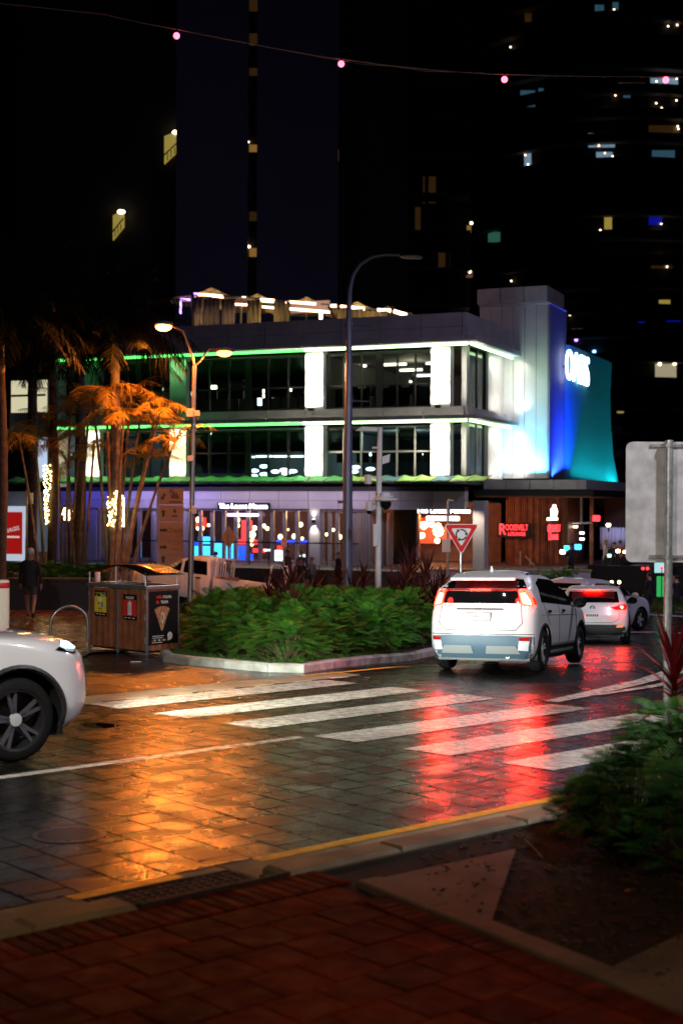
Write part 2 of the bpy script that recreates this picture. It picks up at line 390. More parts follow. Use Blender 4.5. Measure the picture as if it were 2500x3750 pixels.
# storm grate: flat bar lattice plus sloping inlet
gr = thing('storm_grate', 'steel storm drain grate in the near gutter with an inlet sloping to the kerb', 'grate', (*ST(5.8, 8.2), 0), ROADROT)
box('drain_pit', M['black'], gr, -.61, .61, -.34, .34, -.5, -.085)
fr = MB().box(-.62, .62, .345, .365, -.1, .014).box(-.62, -.595, -.03, .345, -.1, .014).box(.595, .62, -.03, .345, -.1, .014)
fr.build('frame', M['iron'], gr)
for i in range(4):
    y0 = .045 + i*.075
    box('grate_bar', M['iron'], gr, -.595, .595, y0, y0+.016, -.03, .012)
for i in range(14):
    x0 = -.52 + i*.08
    box('cross_bar', M['iron'], gr, x0, x0+.018, -.03, .345, -.034, .006)
for i in range(15):
    x0 = -.60 + i*.0835
    MB().hexa([(x0,-.34,.105),(x0+.03,-.34,.105),(x0+.03,-.03,-.01),(x0,-.03,-.01)], [(x0,-.34,.13),(x0+.03,-.34,.13),(x0+.03,-.03,.014),(x0,-.03,.014)]).build('inlet_bar', M['iron'], gr)
box('pit_back', M['black'], gr, -.61, .61, -.36, -.345, -.5, .10)
MB().box(-.63, .63, -.36, -.34, -.1, .132).box(-.63, -.61, -.34, -.03, -.1, .05).box(.61, .63, -.34, -.03, -.1, .05).build('inlet_frame', M['iron'], gr)
# round drain cover at left in the road
dc = thing('drain_cover', 'round slotted iron drain cover set in the wet road at left', 'drain cover', tuple(gnd(255, 3062)), ROADROT)
MB().lathe([(.30, 0), (.30, .017), (.26, .018), (.26, .0)], (0, 0, 0), (0, 0, 1), 28).build('rim', M['rimdark'], dc)
for i in range(8):
    yy = -.22 + i*.063; hw = math.sqrt(max(.01, .255**2 - yy*yy))
    box('slot_bar', M['rimdark'], dc, -hw, hw, yy-.016, yy+.016, -.01, .0175)
# ---- red footpath
FZ = 0.10
foot = sheet('footpath', [ST(-8, -6), ST(16, -6), ST(16, 7.88), ST(-8, 7.88)], FZ-.02, M['joint'], kind='structure')
tag(foot, 'red clay paved footpath in the foreground', 'footpath')
e0 = gnd(1300, 3222, .13).xy; e1 = gnd(2520, 3712, .13).xy
ed = (e1-e0).normalized(); en = Vector((-ed.y, ed.x))       # en points to the garden bed side
if en.x < 0: en = -en
def inbed(x, y, m=0.0): return (Vector((x, y)) - e0).dot(en) > m
TW = 0.37
tms = [flat_block(TW-.014, TW-.014, 0, .02 + .001*k, .006).mesh('tile', M['redtile' if k < 2 else 'redtile2']) for k in range(3)]
rr = random.Random(5)
nrow = 0; t_ = 7.40
while t_ > 3.2:
    s_ = 0.2 + (TW/2 if nrow % 2 else 0)
    while s_ < 9.5:
        x, y = ST(s_ + TW/2, t_ - TW/2)
        px = 1250 + x / max(.1, y) * FPX
        if y > 6.3 and -150 < px < 2650 and not inbed(x, y, -.02):
            o = link('tile', tms[rr.randrange(3)], foot); o.location = (x, y, FZ-.012); o.rotation_euler = (rr.gauss(0, .004), rr.gauss(0, .004), ROADROT)
        s_ += TW
    t_ -= TW; nrow += 1
bms = [flat_block(.088, .40, 0, .02 + .001*k, .006).mesh('brick', M['redtile2' if k < 1 else 'redtile']) for k in range(3)]
s_ = 2.5
while s_ < 8.7:
    x, y = ST(s_, 7.63)
    if not inbed(x, y, -.05):
        o = link('brick', bms[rr.randrange(3)], foot); o.location = (x, y, FZ-.011); o.rotation_euler = (0, 0, ROADROT)
    s_ += .1
L = 0.5; bm2 = [flat_block(.088, .20, 0, .022 + .001*k, .006).mesh('brick', M['redtile2' if k < 1 else 'redtile']) for k in range(3)]
while L < 3.4:
    p = e0 + ed*L - en*.13
    o = link('brick', bm2[rr.randrange(3)], foot); o.location = (p.x, p.y, FZ-.003); o.rotation_euler = (0, 0, math.atan2(ed.y, ed.x)); L += .1
# ---- garden bed edging
edg = tag(bpy.data.objects.new('garden_edging', None), 'pale concrete edging band between red footpath and garden bed', 'edging', kind='structure'); C.objects.link(edg)
ang = math.atan2(ed.y, ed.x)
for k in range(5):
    b = flat_block(.80, .20, -.05, .135, .012); o = b.build('edging_block', M['slab'], edg)
    p = e0 + ed*(.42 + k*.806) + en*.10; o.location = (p.x, p.y, 0); o.rotation_euler = (0, 0, ang)
slab = sheet('concrete_slab', pxpoly([(1352, 3224), (1888, 3108), (1788, 3408)], .12), .12, M['slab'], kind='structure')
tag(slab, 'wedge of bare concrete between the near kerb and the garden bed', 'slab')
slab2 = sheet('concrete_slab', pxpoly([(2196, 3560), (2520, 3405), (2900, 3405), (2900, 3800), (2560, 3700)], .12), .12, M['slab'], kind='structure')
tag(slab2, 'dark concrete slab in the bottom right corner behind the edging', 'slab')
pb = e0 + en*.15
bed = sheet('garden_bed', [tuple(pb), tuple(e1 + ed*2 + en*.15), (9, 5), (14, 14), ST(17, 7.84), ST(8.6, 7.84)], .098, M['soil'], kind='structure')
tag(bed, 'dark mulched garden bed at the right foreground', 'garden bed')
mu = MB(); rm = random.Random(11)
for k in range(1500):
    x = rm.uniform(.6, 4.2); y = rm.uniform(7.6, 13)
    if not inbed(x, y, .22) or (Vector((x, y)).dot(N_)) > 7.75: continue
    a = rm.uniform(0, 6.28); l = rm.uniform(.015, .05); w_ = rm.uniform(.006, .014); z = .10 + rm.uniform(0, .012)
    dx, dy = math.cos(a)*l, math.sin(a)*l; ex, ey = -math.sin(a)*w_, math.cos(a)*w_; tz = rm.uniform(0, .02)
    mu.hexa([(x-dx-ex,y-dy-ey,z),(x+dx-ex,y+dy-ey,z+tz),(x+dx+ex,y+dy+ey,z+tz),(x-dx+ex,y-dy+ey,z)],
            [(x-dx-ex,y-dy-ey,z+.006),(x+dx-ex,y+dy-ey,z+tz+.006),(x+dx+ex,y+dy+ey,z+tz+.006),(x-dx+ex,y-dy+ey,z+.006)])
tag(mu.build('mulch', M['mulch']), 'bark mulch chips scattered over the dark garden bed', 'mulch', kind='stuff')
# ---- far side: gutter, plaza, island
fg = tag(bpy.data.objects.new('far_gutter', None), 'wet concrete channel along the far side of the crossing', 'gutter', kind='structure'); C.objects.link(fg)
for k in range(9):
    a0 = 1.0 + k*1.6
    stblock('gutter_slab', M['concrete'], fg, a0+.006, a0+1.594, 17.02, 17.62, -.1, .012)
tag(sheet('plaza', [ST(-30, 17.7), ST(9.4, 17.7), (-4.7, 26.8), (-4.2, 27.5), (-4.0, 41), (-60, 41)], .03, M['plaza'], kind='structure'), 'wet brown paved plaza where the walker strides', 'plaza')
ISL = [(-3.35, 26.4), (-3.14, 25.25), (-2.6, 24.45), (-1.97, 23.9), (-1.2, 23.36), (-.6, 23.30), (-.12, 23.95), (.45, 25.1), (1.35, 26.7), (2.2, 30), (3.0, 35), (3.2, 40), (1.0, 43), (-2.8, 42), (-3.6, 34)]
isl = sheet('traffic_island', ISL, .10, M['soil'], kind='structure'); tag(isl, 'raised planted island ringed by pale kerb stones', 'island')
ik = tag(bpy.data.objects.new('island_kerb', None), 'pale kerb stones around the planted island', 'kerb', kind='structure'); C.objects.link(ik)
def kerb_run(pts, parent, m_of, w_=.17, h=.145, seg=.95):
    P = [Vector(p) for p in pts]; out = []
    for i in range(len(P)-1):
        n = max(1, round((P[i+1]-P[i]).length/seg)) if (P[i+1]-P[i]).length > 1.3 else 1
        for k in range(n): out.append((P[i].lerp(P[i+1], k/n), P[i].lerp(P[i+1], (k+1)/n)))
    for i, (p, q) in enumerate(out):
        d = (q-p).normalized(); n = Vector((-d.y, d.x)); g = .006
        p2, q2 = p + d*g, q - d*g
        def qd(o0, o1, z): return [(p2.x+n.x*o0, p2.y+n.y*o0, G(p.x, p.y)+z), (q2.x+n.x*o0, q2.y+n.y*o0, G(q.x, q.y)+z), (q2.x+n.x*o1, q2.y+n.y*o1, G(q.x, q.y)+z), (p2.x+n.x*o1, p2.y+n.y*o1, G(p.x, p.y)+z)]
        b = MB(); lo, mid, top = qd(0, w_, -.08), qd(0, w_, h-.035), qd(.035, w_-.01, h)
        b.add(lo + mid + top, [(0,1,5,4),(1,2,6,5),(2,3,7,6),(3,0,4,7),(4,5,9,8),(5,6,10,9),(6,7,11,10),(7,4,8,11),(8,9,10,11)])
        b.build('kerb_stone', m_of(i, p), parent)
kerb_run(ISL[:10] + [ISL[10]], ik, lambda i, p: M['kerb'] if p.x < -.9 or p.y > 26 else M['kerbdark'])
# far right island with grass and kerb
FI = [tuple(gnd(*p).xy) for p in [(2318, 2226), (2360, 2236), (2440, 2242), (2560, 2248)]] + [(26, 52), (26, 66), (13, 66)]
fi = sheet('far_island', FI, .12, M['soil'], kind='structure'); tag(fi, 'far roundabout island with grass behind a white kerb', 'island')
fk = tag(bpy.data.objects.new('far_kerb', None), 'white kerb of the far roundabout island', 'kerb', kind='structure'); C.objects.link(fk)
kerb_run([FI[0], FI[1], FI[2], FI[3]], fk, lambda i, p: M['kerb'], .25, .2)
kerb_run([FI[-1], FI[0]], fk, lambda i, p: M['kerb'], .25, .2)
# terrace podium before the restaurant is built with the building
# ================================================================ MAIN BUILDING
BW = Vector((0.922, -0.387, 0)); BV = Vector((0.387, 0.922, 0)); PC = Vector((5.48, 64.9, -1.5)); BROT = math.atan2(-.387, .922)
def fac(px, py, yo=0.0):           # photo pixel -> building-local x and z on the plane yo metres behind the facade line
    d = ray(px, py); k = (yo - (CAM - PC).dot(BV)) / d.dot(BV); p = CAM + d*k - PC
    return p.dot(BW), p.z
def facx(px, py=1600, yo=0.0): return fac(px, py, yo)[0]
def sidey(px, py, xo=0.0):         # pixel -> building-local y and z on the plane x = xo
    d = ray(px, py); k = (xo - (CAM - PC).dot(BW)) / d.dot(BW); p = CAM + d*k - PC
    return p.dot(BV), p.z
def onz(px, py, z):                # pixel -> building-local point at local height z
    d = ray(px, py); k = (z - 1.5 - CAMZ) / d.z; p = CAM + d*k - PC
    return p.dot(BW), p.dot(BV), z
b_root = thing('retail_building', 'three storey corner building with green light strips and glowing white columns', 'building', PC, BROT)
E = {}
E['green'] = emis('led_strip_green', (0.12, 1.0, 0.16), 3.2)
E['green2'] = emis('led_strip_pale_green', (0.62, 1.0, 0.50), 5.0)
E['warm'] = emis('warm_lamp', (1.0, 0.62, 0.28), 14)
E['warmwhite'] = emis('warm_white_tube', (1.0, 0.80, 0.58), 7)
E['cool'] = emis('cool_white_tube', (0.75, 0.95, 1.0), 5)
E['white'] = emis('white_sign_face', (0.90, 0.97, 1.0), 9)
E['bulb'] = emis('festoon_bulb', (1.0, 0.52, 0.16), 14)
E['red'] = emis('red_neon', (1.0, 0.04, 0.05), 3.0)
E['blue'] = emis('blue_bar_light', (0.01, 0.07, 1.0), 2.2)
E['cyan'] = emis('cyan_bar_light', (0.05, 0.45, 1.0), 3.6)
Z2 = 1.5
zT, zS2, zG2t, zG2b, zS1t, zG1t, zG1b = 11.5+Z2, 10.2+Z2, 9.93+Z2, 7.32+Z2, 6.72+Z2, 6.40+Z2, 4.06+Z2
XL = facx(226, 1600); D = 13.5
cols = [facx(1622, 1500), facx(1150, 1500), facx(652, 1500), facx(338, 1650), facx(338, 1650)-6.0]
cols[0] = -1.05
# slabs, roof, interior shells
box('floor_slab', M['floor'], b_root, XL, -.2, .7, D, zG1b-.3, zG1b-.02)
box('floor_slab', M['floor'], b_root, XL, -.2, .7, D, zS1t+.2, zG2b-.02)
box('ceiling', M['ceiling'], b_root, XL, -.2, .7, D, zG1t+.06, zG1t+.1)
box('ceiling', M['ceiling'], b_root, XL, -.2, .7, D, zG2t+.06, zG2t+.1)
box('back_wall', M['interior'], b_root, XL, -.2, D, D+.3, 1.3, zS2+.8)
box('side_wall', M['wallconc'], b_root, XL-.3, XL, -.3, D+.3, 0, zS2+.8)
box('partition', M['interior'], b_root, cols[1]-.12, cols[1]+.12, .9, D, zG2b, zG2t)
box('partition', M['interior'], b_root, cols[1]-.12, cols[1]+.12, .9, D, zG1b, zG1t)
box('partition', M['interior'], b_root, cols[2]-.12, cols[2]+.12, .9, D, zG1b, zG1t)
box('back_partition', M['interior'], b_root, XL, cols[1]-.15, 6.0, 6.2, zG1b, zG1t)
box('roof_slab', M['wallconc'], b_root, XL, .15, .5, D, zS2+.3, zS2+.62)
# roof fascia and parapet of precast panels with open joints
def panels(name, x0, x1, y0, y1, z0, z1, n, m, gap=.03):
    for i in range(n):
        a = x0 + (x1-x0)*i/n; b = x0 + (x1-x0)*(i+1)/n
        box(name, m, b_root, a+gap/2, b-gap/2, y0, y1, z0, z1)
panels('parapet_panel', XL, .15, -.55, -.35, zS2+.68, zT, 11, M['wallconc'])
panels('fascia_panel', XL, .15, -.58, -.34, zS2+.22, zS2+.66, 11, M['wallconc'])
panels('eave_panel', XL, .42, -.95, -.30, zS2-.02, zS2+.20, 11, M['wallconc'])
box('soffit', M['soffit'], b_root, XL, .42, -.9, .45, zS2-.06, zS2-.03)
def spanels(name, y0, y1, x0, x1, z0, z1, n, m, gap=.03):
    for i in range(n):
        a = y0 + (y1-y0)*i/n; b = y0 + (y1-y0)*(i+1)/n
        box(name, m, b_root, x0, x1, a+gap/2, b-gap/2, z0, z1)
spanels('parapet_panel', -.55, 6.4, .16, .36, zS2+.68, zT, 3, M['wallconc'])
spanels('fascia_panel', -.55, 6.4, .16, .40, zS2+.22, zS2+.66, 3, M['wallconc'])
box('eave_panel', M['wallconc'], b_root, .43, .95, -.95, 6.4, zS2-.02, zS2+.20)
box('soffit', M['soffit'], b_root, .43, .92, -.9, 6.4, zS2-.06, zS2-.03)
# spandrel between the glazed floors and the ledge with a light strip under it
panels('spandrel_panel', XL, .1, -.10, .5, zS1t+.17, zG2b-.03, 11, M['wallconc'])
panels('ledge_panel', XL, .35, -.62, .3, zS1t-.02, zS1t+.15, 11, M['wallconc'])
box('ledge_panel', M['wallconc'], b_root, .36, .85, -.62, 6.4, zS1t-.02, zS1t+.15)
box('spandrel_panel', M['wallconc'], b_root, .1, .25, .02, 6.4, zS1t+.17, zG2b-.03)
def strip(x0, x1, y, z, m, h=.11): box('light_strip', m, b_root, x0, x1, y-.04, y+.04, z, z+h)
xm = facx(1130, 1290)
strip(XL, xm, -.50, zS2-.18, E['green']); strip(xm+.01, .40, -.50, zS2-.18, E['green2'])
xm = facx(1120, 1560)
strip(XL, xm, -.40, zS1t-.16, E['green']); strip(xm+.01, .34, -.40, zS1t-.16, E['green2'])
box('light_strip', E['green2'], b_root, .5, .58, -.4, 6.3, zS2-.18, zS2-.07)
box('light_strip', E['green2'], b_root, .44, .52, -.35, 6.3, zS1t-.16, zS1t-.05)
# columns washed by fixtures at head and foot
def column(x, lit, col=(1, .93, .72), wd=.46, top=True, bot=True, rows=(0, 1), col_top=None):
    for r_ in rows:
        z0, z1 = ((zG1b, zG1t+.25), (zG2b, zG2t+.2))[r_]
        box('column', M['render'], b_root, x-wd, x+wd, -.02, .55, z0-.02, z1)
        f = MB().box(x-.13, x+.13, -.42, -.30, z0-.10, z0+.02).box(x-.03, x+.03, -.30, -.02, z0-.07, z0-.03).build('uplight', M['darkframe'], b_root)
        e = lit[r_] if isinstance(lit, (list, tuple)) else lit
        if e <= 0: continue
        if bot: light('uplight_lamp', 'AREA', b_root, (x, -.36, z0+.06), e*1.0, col, (x, -.05, z0+1.6), .7, size_y=.1, spread=150)
        if top: light('downlight_lamp', 'AREA', b_root, (x, -.42, z1-.12), e*.9, col_top or col, (x, -.05, z1-1.6), .7, size_y=.1, spread=150)
column(cols[0], 170, (1, .95, .74)); column(cols[1], 170, (1, .93, .70))
column(cols[2], (90, 0), (1, .75, .42)); column(cols[2]-.001, (0, 60), (.25, 1, .3), bot=False, rows=(1,))
column(cols[3], (110, 0), (1, .82, .55))
# corner return column and side wall
box('column', M['render'], b_root, -.22, .02, .56, 1.0, zG1b, zG1t+.25); box('column', M['render'], b_root, -.22, .02, .56, 1.0, zG2b, zG2t+.2)
ys0 = sidey(1708, 1500)[0]; ys1 = sidey(1782, 1500)[0]
for z0, z1 in ((zG1b, zG1t+.25), (zG2b, zG2t+.2)):
    box('side_pier', M['render'], b_root, -.25, .06, ys1, 6.4, z0, z1)
    light('side_uplight_lamp', 'AREA', b_root, (.95, (ys1+6.4)/2, z0+.1), 42, (1, .96, .80), (.05, (ys1+6.4)/2+.3, z0+1.6), 2.2, size_y=.1, spread=170)
    light('side_downlight_lamp', 'AREA', b_root, (.8, (ys1+6.4)/2, z1-.25), 38, (1, .97, .80), (.05, (ys1+6.4)/2+.3, z0+1.2), 2.2, size_y=.1, spread=170)
    box('side_pane', M['glass'], b_root, -.12, -.10, 1.0, ys1, z0, z1)
    for yy in (1.0, (1.0+ys1)/2, ys1-.09): box('side_mullion', M['trim'] if z0 < 8 else M['darkframe'], b_root, -.16, -.05, yy, yy+.09, z0, z1)
box('side_blind', M['darkframe'], b_root, -.30, -.26, 1.0, ys1, zG2b, zG2t)
# glazing: frames, panes and blinds per bay
def bay(x0, x1, z0, z1, tr, fm, mids, blinds, n=6):
    w_ = (x1-x0)/n
    box('window_sill', M['darkframe'], b_root, x0, x1, .38, .48, z0, z0+.08); box('window_head', M['darkframe'], b_root, x0, x1, .38, .48, z1-.1, z1)
    zt = z0 + (z1-z0)*tr
    box('transom', fm, b_root, x0, x1, .385, .475, zt-.04, zt+.04)
    for i in range(n+1):
        xx = x0+i*w_; hw = .16 if i == n//2 and mids else .035
        box('mullion', M['darkframe'] if hw > .1 else fm, b_root, xx-hw, xx+hw, .36, .50, z0, z1)
    for i in range(n):
        for (a, b) in ((z0+.08, zt-.04), (zt+.04, z1-.1)):
            box('pane', M['glass'], b_root, x0+i*w_+.04, x0+(i+1)*w_-.04, .42, .44, a, b)
        if i in blinds:
            zb = z0 + (z1-z0)*blinds[i]
            box('blind', M['blind'], b_root, x0+i*w_+.03, x0+(i+1)*w_-.03, .56, .58, zb, z1-.05)
b1 = (cols[1]+.47, cols[0]-.47); b2 = (cols[2]+.47, cols[1]-.47); b3 = (cols[3]+.47, cols[2]-.47); b4 = (XL+.1, cols[3]-.47)
bay(*b1, zG2b, zG2t, .42, M['darkframe'], True, {})
bay(*b2, zG2b, zG2t, .42, M['darkframe'], True, {0: .40, 1: .60, 2: .60, 3: .45, 4: .42, 5: .42})
bay(*b3, zG2b, zG2t, .42, M['darkframe'], True, {0: .3, 1: .3, 2: .3, 3: .4, 4: .45, 5: .5})
bay(*b1, zG1b, zG1t, .52, M['trim'], False, {0: .55, 1: .5, 4: .56})
bay(*b2, zG1b, zG1t, .52, M['darkframe'], True, {0: .1, 1: .1, 2: .1, 3: .52, 4: .52, 5: .52})
bay(*b3, zG1b, zG1t, .52, M['darkframe'], True, {0: .3, 1: .3, 3: .4, 5: .5})
bay(*b4, zG1b, zG1t, .52, M['trim'], False, {}, 2)
bay(*b4, zG2b, zG2t, .52, M['darkframe'], False, {0: .2, 1: .2}, 2)
# low furniture silhouettes behind the glass
rb = random.Random(21)
def desk_row(x0, x1, z, n, yy):
    for i in range(n):
        x = x0 + (x1-x0)*(i+.5)/n + rb.uniform(-.15, .15)
        MB().box(x-.32, x+.32, yy, yy+.06, z+.75, z+1.15+rb.uniform(0, .2)).box(x-.04, x+.04, yy+.02, yy+.05, z, z+.75).build('screen_partition', M['darkframe'], b_root)
desk_row(b1[0], b1[1], zG1b, 6, 1.6); desk_row(b2[0], b2[1], zG2b, 8, 1.8); desk_row(b1[0], b1[1], zG2b, 5, 2.5)
for i in range(3): box('dark_board', M['darkframe'], b_root, b1[0]+.1+i*2.0, b1[0]+1.9+i*2.0, 1.2, 1.25, zG2b, zG2b+1.02)
# office lamps: ceiling tubes seen through the glass
def lamp_tube(px0, px1, py, z, m, r=.05, label='', i=0):
    x0, y0, _ = onz(px0, py, z); x1, y1, _ = onz(px1, py, z)
    y0 = min(max(y0, 1.2), D-.6)
    x0 = fac(px0, py, y0)[0]; x1, z1 = fac(px1, py, y0)[0], fac((px0+px1)/2, py, y0)[1]
    z1 = min(z1, z-.02)
    MB().box(x0, x1, y0-.06, y0+.06, z1-.05, z1+.05).build('ceiling_tube', m, b_root)
for (a, b, c) in [(1035,1160,535),(935,1050,572),(1120,1210,565),(1265,1390,525),(1355,1480,557),(1440,1540,588),(1240,1335,597),(1305,1420,625),(1505,1545,517),(1180,1215,630),(930,1020,637),(935,960,542)]:
    lamp_tube(600+a/1.568, 600+b/1.568, 1000+c/1.568, zG2t, E['warmwhite'])
for (a, b, c) in [(250,300,657),(410,455,686),(478,575,708),(590,630,706),(560,578,678),(715,730,668)]:
    x0, z = fac(600+a/1.568, 1000+c/1.568, 3.0); x1, _ = fac(600+b/1.568, 1000+c/1.568, 3.0)
    MB().box(x0, x1, 2.9, 3.1, z-.09, z+.09).build('desk_lamp_glow', E['warmwhite'], b_root)
box('lit_panel', E['cool'], b_root, *sorted((facx(600+535/1.568, 1470, 3.2), facx(600+560/1.568, 1470, 3.2))), 3.2, 3.25, fac(940, 1485, 3.2)[1], fac(940, 1452, 3.2)[1])
for (a, b, c) in [(465,520,1057),(530,620,1053),(630,720,1053),(730,800,1053),(245,325,922)]:
    x0, z = fac(600+a/1.568, 1000+c/1.568, 2.0); x1, _ = fac(600+b/1.568, 1000+c/1.568, 2.0)
    MB().box(x0, x1, 1.95, 2.05, z-.04, z+.04).build('ceiling_tube', E['cool'], b_root)
for (a, c) in [(520,1135),(575,1110),(575,1155),(640,1140),(690,1130),(700,1150),(740,1138),(515,1165),(1100,1115),(1185,1125),(1190,1040),(1150,1035),(1510,1040),(1090,1140)]:
    x0, z = fac(600+a/1.568, 1000+c/1.568, 4.0)
    MB().sphere((x0, 4.0, z), .16, 8, 5, (1.6, .6, .6)).build('lamp_glow', E['cool'], b_root)
light('office_lamp', 'POINT', b_root, ((b1[0]+b1[1])/2, 5.0, zG2t-.4), 80, (1, .78, .5), size=.5)
light('office_lamp', 'POINT', b_root, ((b1[0]+b1[1])/2, 4.0, zG1t-.4), 150, (.7, .95, 1), size=.5)
light('office_lamp', 'POINT', b_root, (b2[1]-1.5, 4.0, zG1t-.5), 90, (.6, .95, 1), size=.5)
light('office_lamp', 'POINT', b_root, (b2[0]+1.8, 3.6, zG2t-.9), 26, (1, .85, .6), size=.5)
light('office_lamp', 'POINT', b_root, ((b3[0]+b3[1])/2, 3.6, zG1t-.6), 90, (.7, .9, 1), size=.5)
light('office_lamp', 'POINT', b_root, ((b4[0]+b4[1])/2, 2.6, zG1t-.9), 30, (.75, .85, 1), size=.5)
# ---- ground floor: podium, fascia, bifold doors
box('podium', mat('podium_dark', (.06, .055, .062), .7, var=.2), b_root, XL-.3, 5.2, -4.5, D, 0, 1.40)
zD0, zD1 = 1.42, 2.52+Z2
box('fascia_band', M['darkframe'], b_root, XL, .2, -.25, .3, 3.42+Z2, 3.62+Z2)
panels('fascia_panel', XL, .2, -.20, .35, 2.98+Z2, 3.40+Z2, 14, M['render'], .025)
panels('fascia_panel', XL, .2, -.18, .35, 2.56+Z2, 2.96+Z2, 14, M['render'], .025)
xa, xb = facx(560, 1950), facx(1132, 1950); xc, xd = facx(1178, 1950), facx(1350, 1950)
box('door_head', M['trim'], b_root, xa-3, xb, -.1, .2, zD1-.06, zD1+.06); box('door_head', M['trim'], b_root, xc, xd, -.1, .2, zD1-.06, zD1+.06)
def bifold(x0, x1, n, wide):
    w_ = (x1-x0)/n
    for i in range(n+1):
        xx = x0+i*w_
        box('door_post', M['trim'], b_root, xx-wide, xx+wide, -.02, .14, zD0, zD1-.06)
    for i in range(n):
        box('door_pane', M['glass'], b_root, x0+i*w_+wide, x0+(i+1)*w_-wide, .05, .065, zD0+.15, zD1-.1)
        box('door_rail', M['trim'], b_root, x0+i*w_+wide, x0+(i+1)*w_-wide, 0, .12, zD0, zD0+.14)
bifold(facx(360, 1950), facx(560, 1950), 4, .09)
bifold(facx(690, 1950), xb, 10, .085); bifold(xc, facx(1290, 1950), 4, .085)
bifold(facx(1298, 1950), xd, 5, .05)
box('wall_pier', M['render'], b_root, xb+.05, xc-.05, -.12, .5, zD0-.02, 2.56+Z2)
box('wall_pier', M['render'], b_root, facx(558, 1950)+.1, facx(686, 1950), -.05, .4, zD0-.02, zD1)
box('shop_wall', M['render'], b_root, XL, facx(356, 1950), -.1, .4, zD0-.02, zD1+.04)
# balustrade rail before the doors
box('balustrade_rail', M['darkframe'], b_root, facx(560, 1950), xd, -1.3, -1.22, zD0+1.02, zD0+1.08)
for i in range(12): box('balustrade_post', M['darkframe'], b_root, facx(560, 1950)+i*1.0, facx(560, 1950)+i*1.0+.04, -1.28, -1.24, zD0, zD0+1.02)
# dining room interior
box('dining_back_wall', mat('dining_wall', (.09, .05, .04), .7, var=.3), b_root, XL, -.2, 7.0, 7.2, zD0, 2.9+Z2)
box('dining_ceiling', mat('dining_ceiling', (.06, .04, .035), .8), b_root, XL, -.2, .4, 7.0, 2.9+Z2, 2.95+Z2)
# entrance recess on the right with columns
xe0, xe1 = facx(1520, 1950), facx(1735, 1950)
box('round_column', M['render'], b_root, xe1+.02, facx(1782, 1950), -.35, .25, .6, 2.98+Z2, .06)
box('entry_wall', M['darkframe'], b_root, facx(1440, 1950, 2), facx(1525, 1950, 2), 2.0, 2.2, zD0, 2.9+Z2)
box('entry_frame', M['trim'], b_root, facx(1525, 1950, 2), facx(1525, 1950, 2)+.12, 1.95, 2.2, zD0, 2.9+Z2)
for i, p_ in enumerate((1372, 1386, 1400, 1416)): box('folded_door', M['trim'], b_root, facx(p_, 1950, .6), facx(p_, 1950, .6)+.07, .2+i*.1, .9+i*.1, zD0, zD1-.1)
# ---- screen tower, teal wall, street canopy, timber wall
tx0, tx1 = -1.2, facx(2003, 1500, 6.4); tz0 = fac(1900, 1752, 6.4)[1]; tz1 = fac(1900, 1118, 6.4)[1]
for i in range(6):
    a = tx0 + (tx1-tx0)*i/6; b = tx0+(tx1-tx0)*(i+1)/6
    box('tower_panel', M['render'], b_root, a+.012, b-.012, 6.42, 6.62, tz0, tz1)
box('tower_core', M['darkframe'], b_root, tx0, tx1-.02, 6.63, 9.8, tz0, tz1)
for i in range(4):
    a = 6.42 + 3.4*i/4
    box('tower_side_panel', mat('tower_side', (.16, .14, .2), .7) if i == 0 else bpy.data.materials['tower_side'], b_root, tx1-.01, tx1+.1, a+.01, a+.84, tz0, tz1)
for i in range(3):
    a = tx0-.1 + (tx1-tx0+.1)*i/3
    box('tower_cap_panel', M['wallconc'], b_root, a+.02, a+(tx1-tx0+.1)/3-.02, 6.30, 9.7, tz1+.12, fac(1900, 1052, 6.4)[1])
box('tower_cap_base', M['wallconc'], b_root, tx0, tx1+.12, 6.36, 9.8, tz1+.01, tz1+.11)
# corrugated teal wall, slightly flaring
ct = MB(); nr = 17; yT0, yT1 = sidey(2066, 1500, tx1+.1)[0], sidey(2222, 1500, tx1+.1)[0]
rows = [(tz0-.1, .55), (tz0+1.5, .22), (tz0+3.5, .05), (tz0+5.2, .02), (tz0+6.9, .10)]
for (z, off) in rows:
    for i in range(nr*2+1):
        y = yT0 + (yT1-yT0)*i/(nr*2); f = i/(nr*2)
        ct.v.append((tx1+.12 + off*f + (.20 if i % 2 else 0), y, z - (.0)))
n_ = nr*2+1
for j in range(len(rows)-1):
    for i in range(n_-1): ct.f.append((j*n_+i, j*n_+i+1, (j+1)*n_+i+1, (j+1)*n_+i)); ct.m.append(0)
tw = ct.build('corrugated_wall', mat('teal_cladding', (.06, .30, .34), .45, .3), b_root)
sdm = tw.modifiers.new('solid', 'SOLIDIFY'); sdm.thickness = .03
box('wall_backing', M['darkframe'], b_root, tx1-1.5, tx1+.05, 9.9, yT1, tz0, tz0+6.85)
light('teal_uplight', 'AREA', b_root, (tx1+1.0, (yT0+yT1)/2, tz0-.15), 330, (.02, .78, .85), (tx1+.2, (yT0+yT1)/2, tz0+3.2), 9, size_y=.15, spread=120)
light('blue_uplight', 'AREA', b_root, (tx1+.5, 8.2, tz0+.05), 850, (.01, .05, 1), (tx1+.1, 8.3, tz0+2.5), 2.6, size_y=.1, spread=90)
light('cyan_uplight', 'AREA', b_root, (tx1-1.2, 5.9, tz0+.08), 320, (.10, .62, 1), (tx1-1.2, 6.4, tz0+1.7), 2.4, size_y=.1, spread=110)
light('violet_wash', 'SPOT', b_root, (.8, 3.2, tz0+3.0), 150, (.5, .3, 1), (1.1, 6.4, tz0+3.3), .1, spot=70, blend=1)
light('green_wash', 'SPOT', b_root, (1.4, 2.6, tz0+3.2), 380, (.55, 1, .40), (1.9, 6.4, tz0+4.2), .1, spot=75, blend=1)
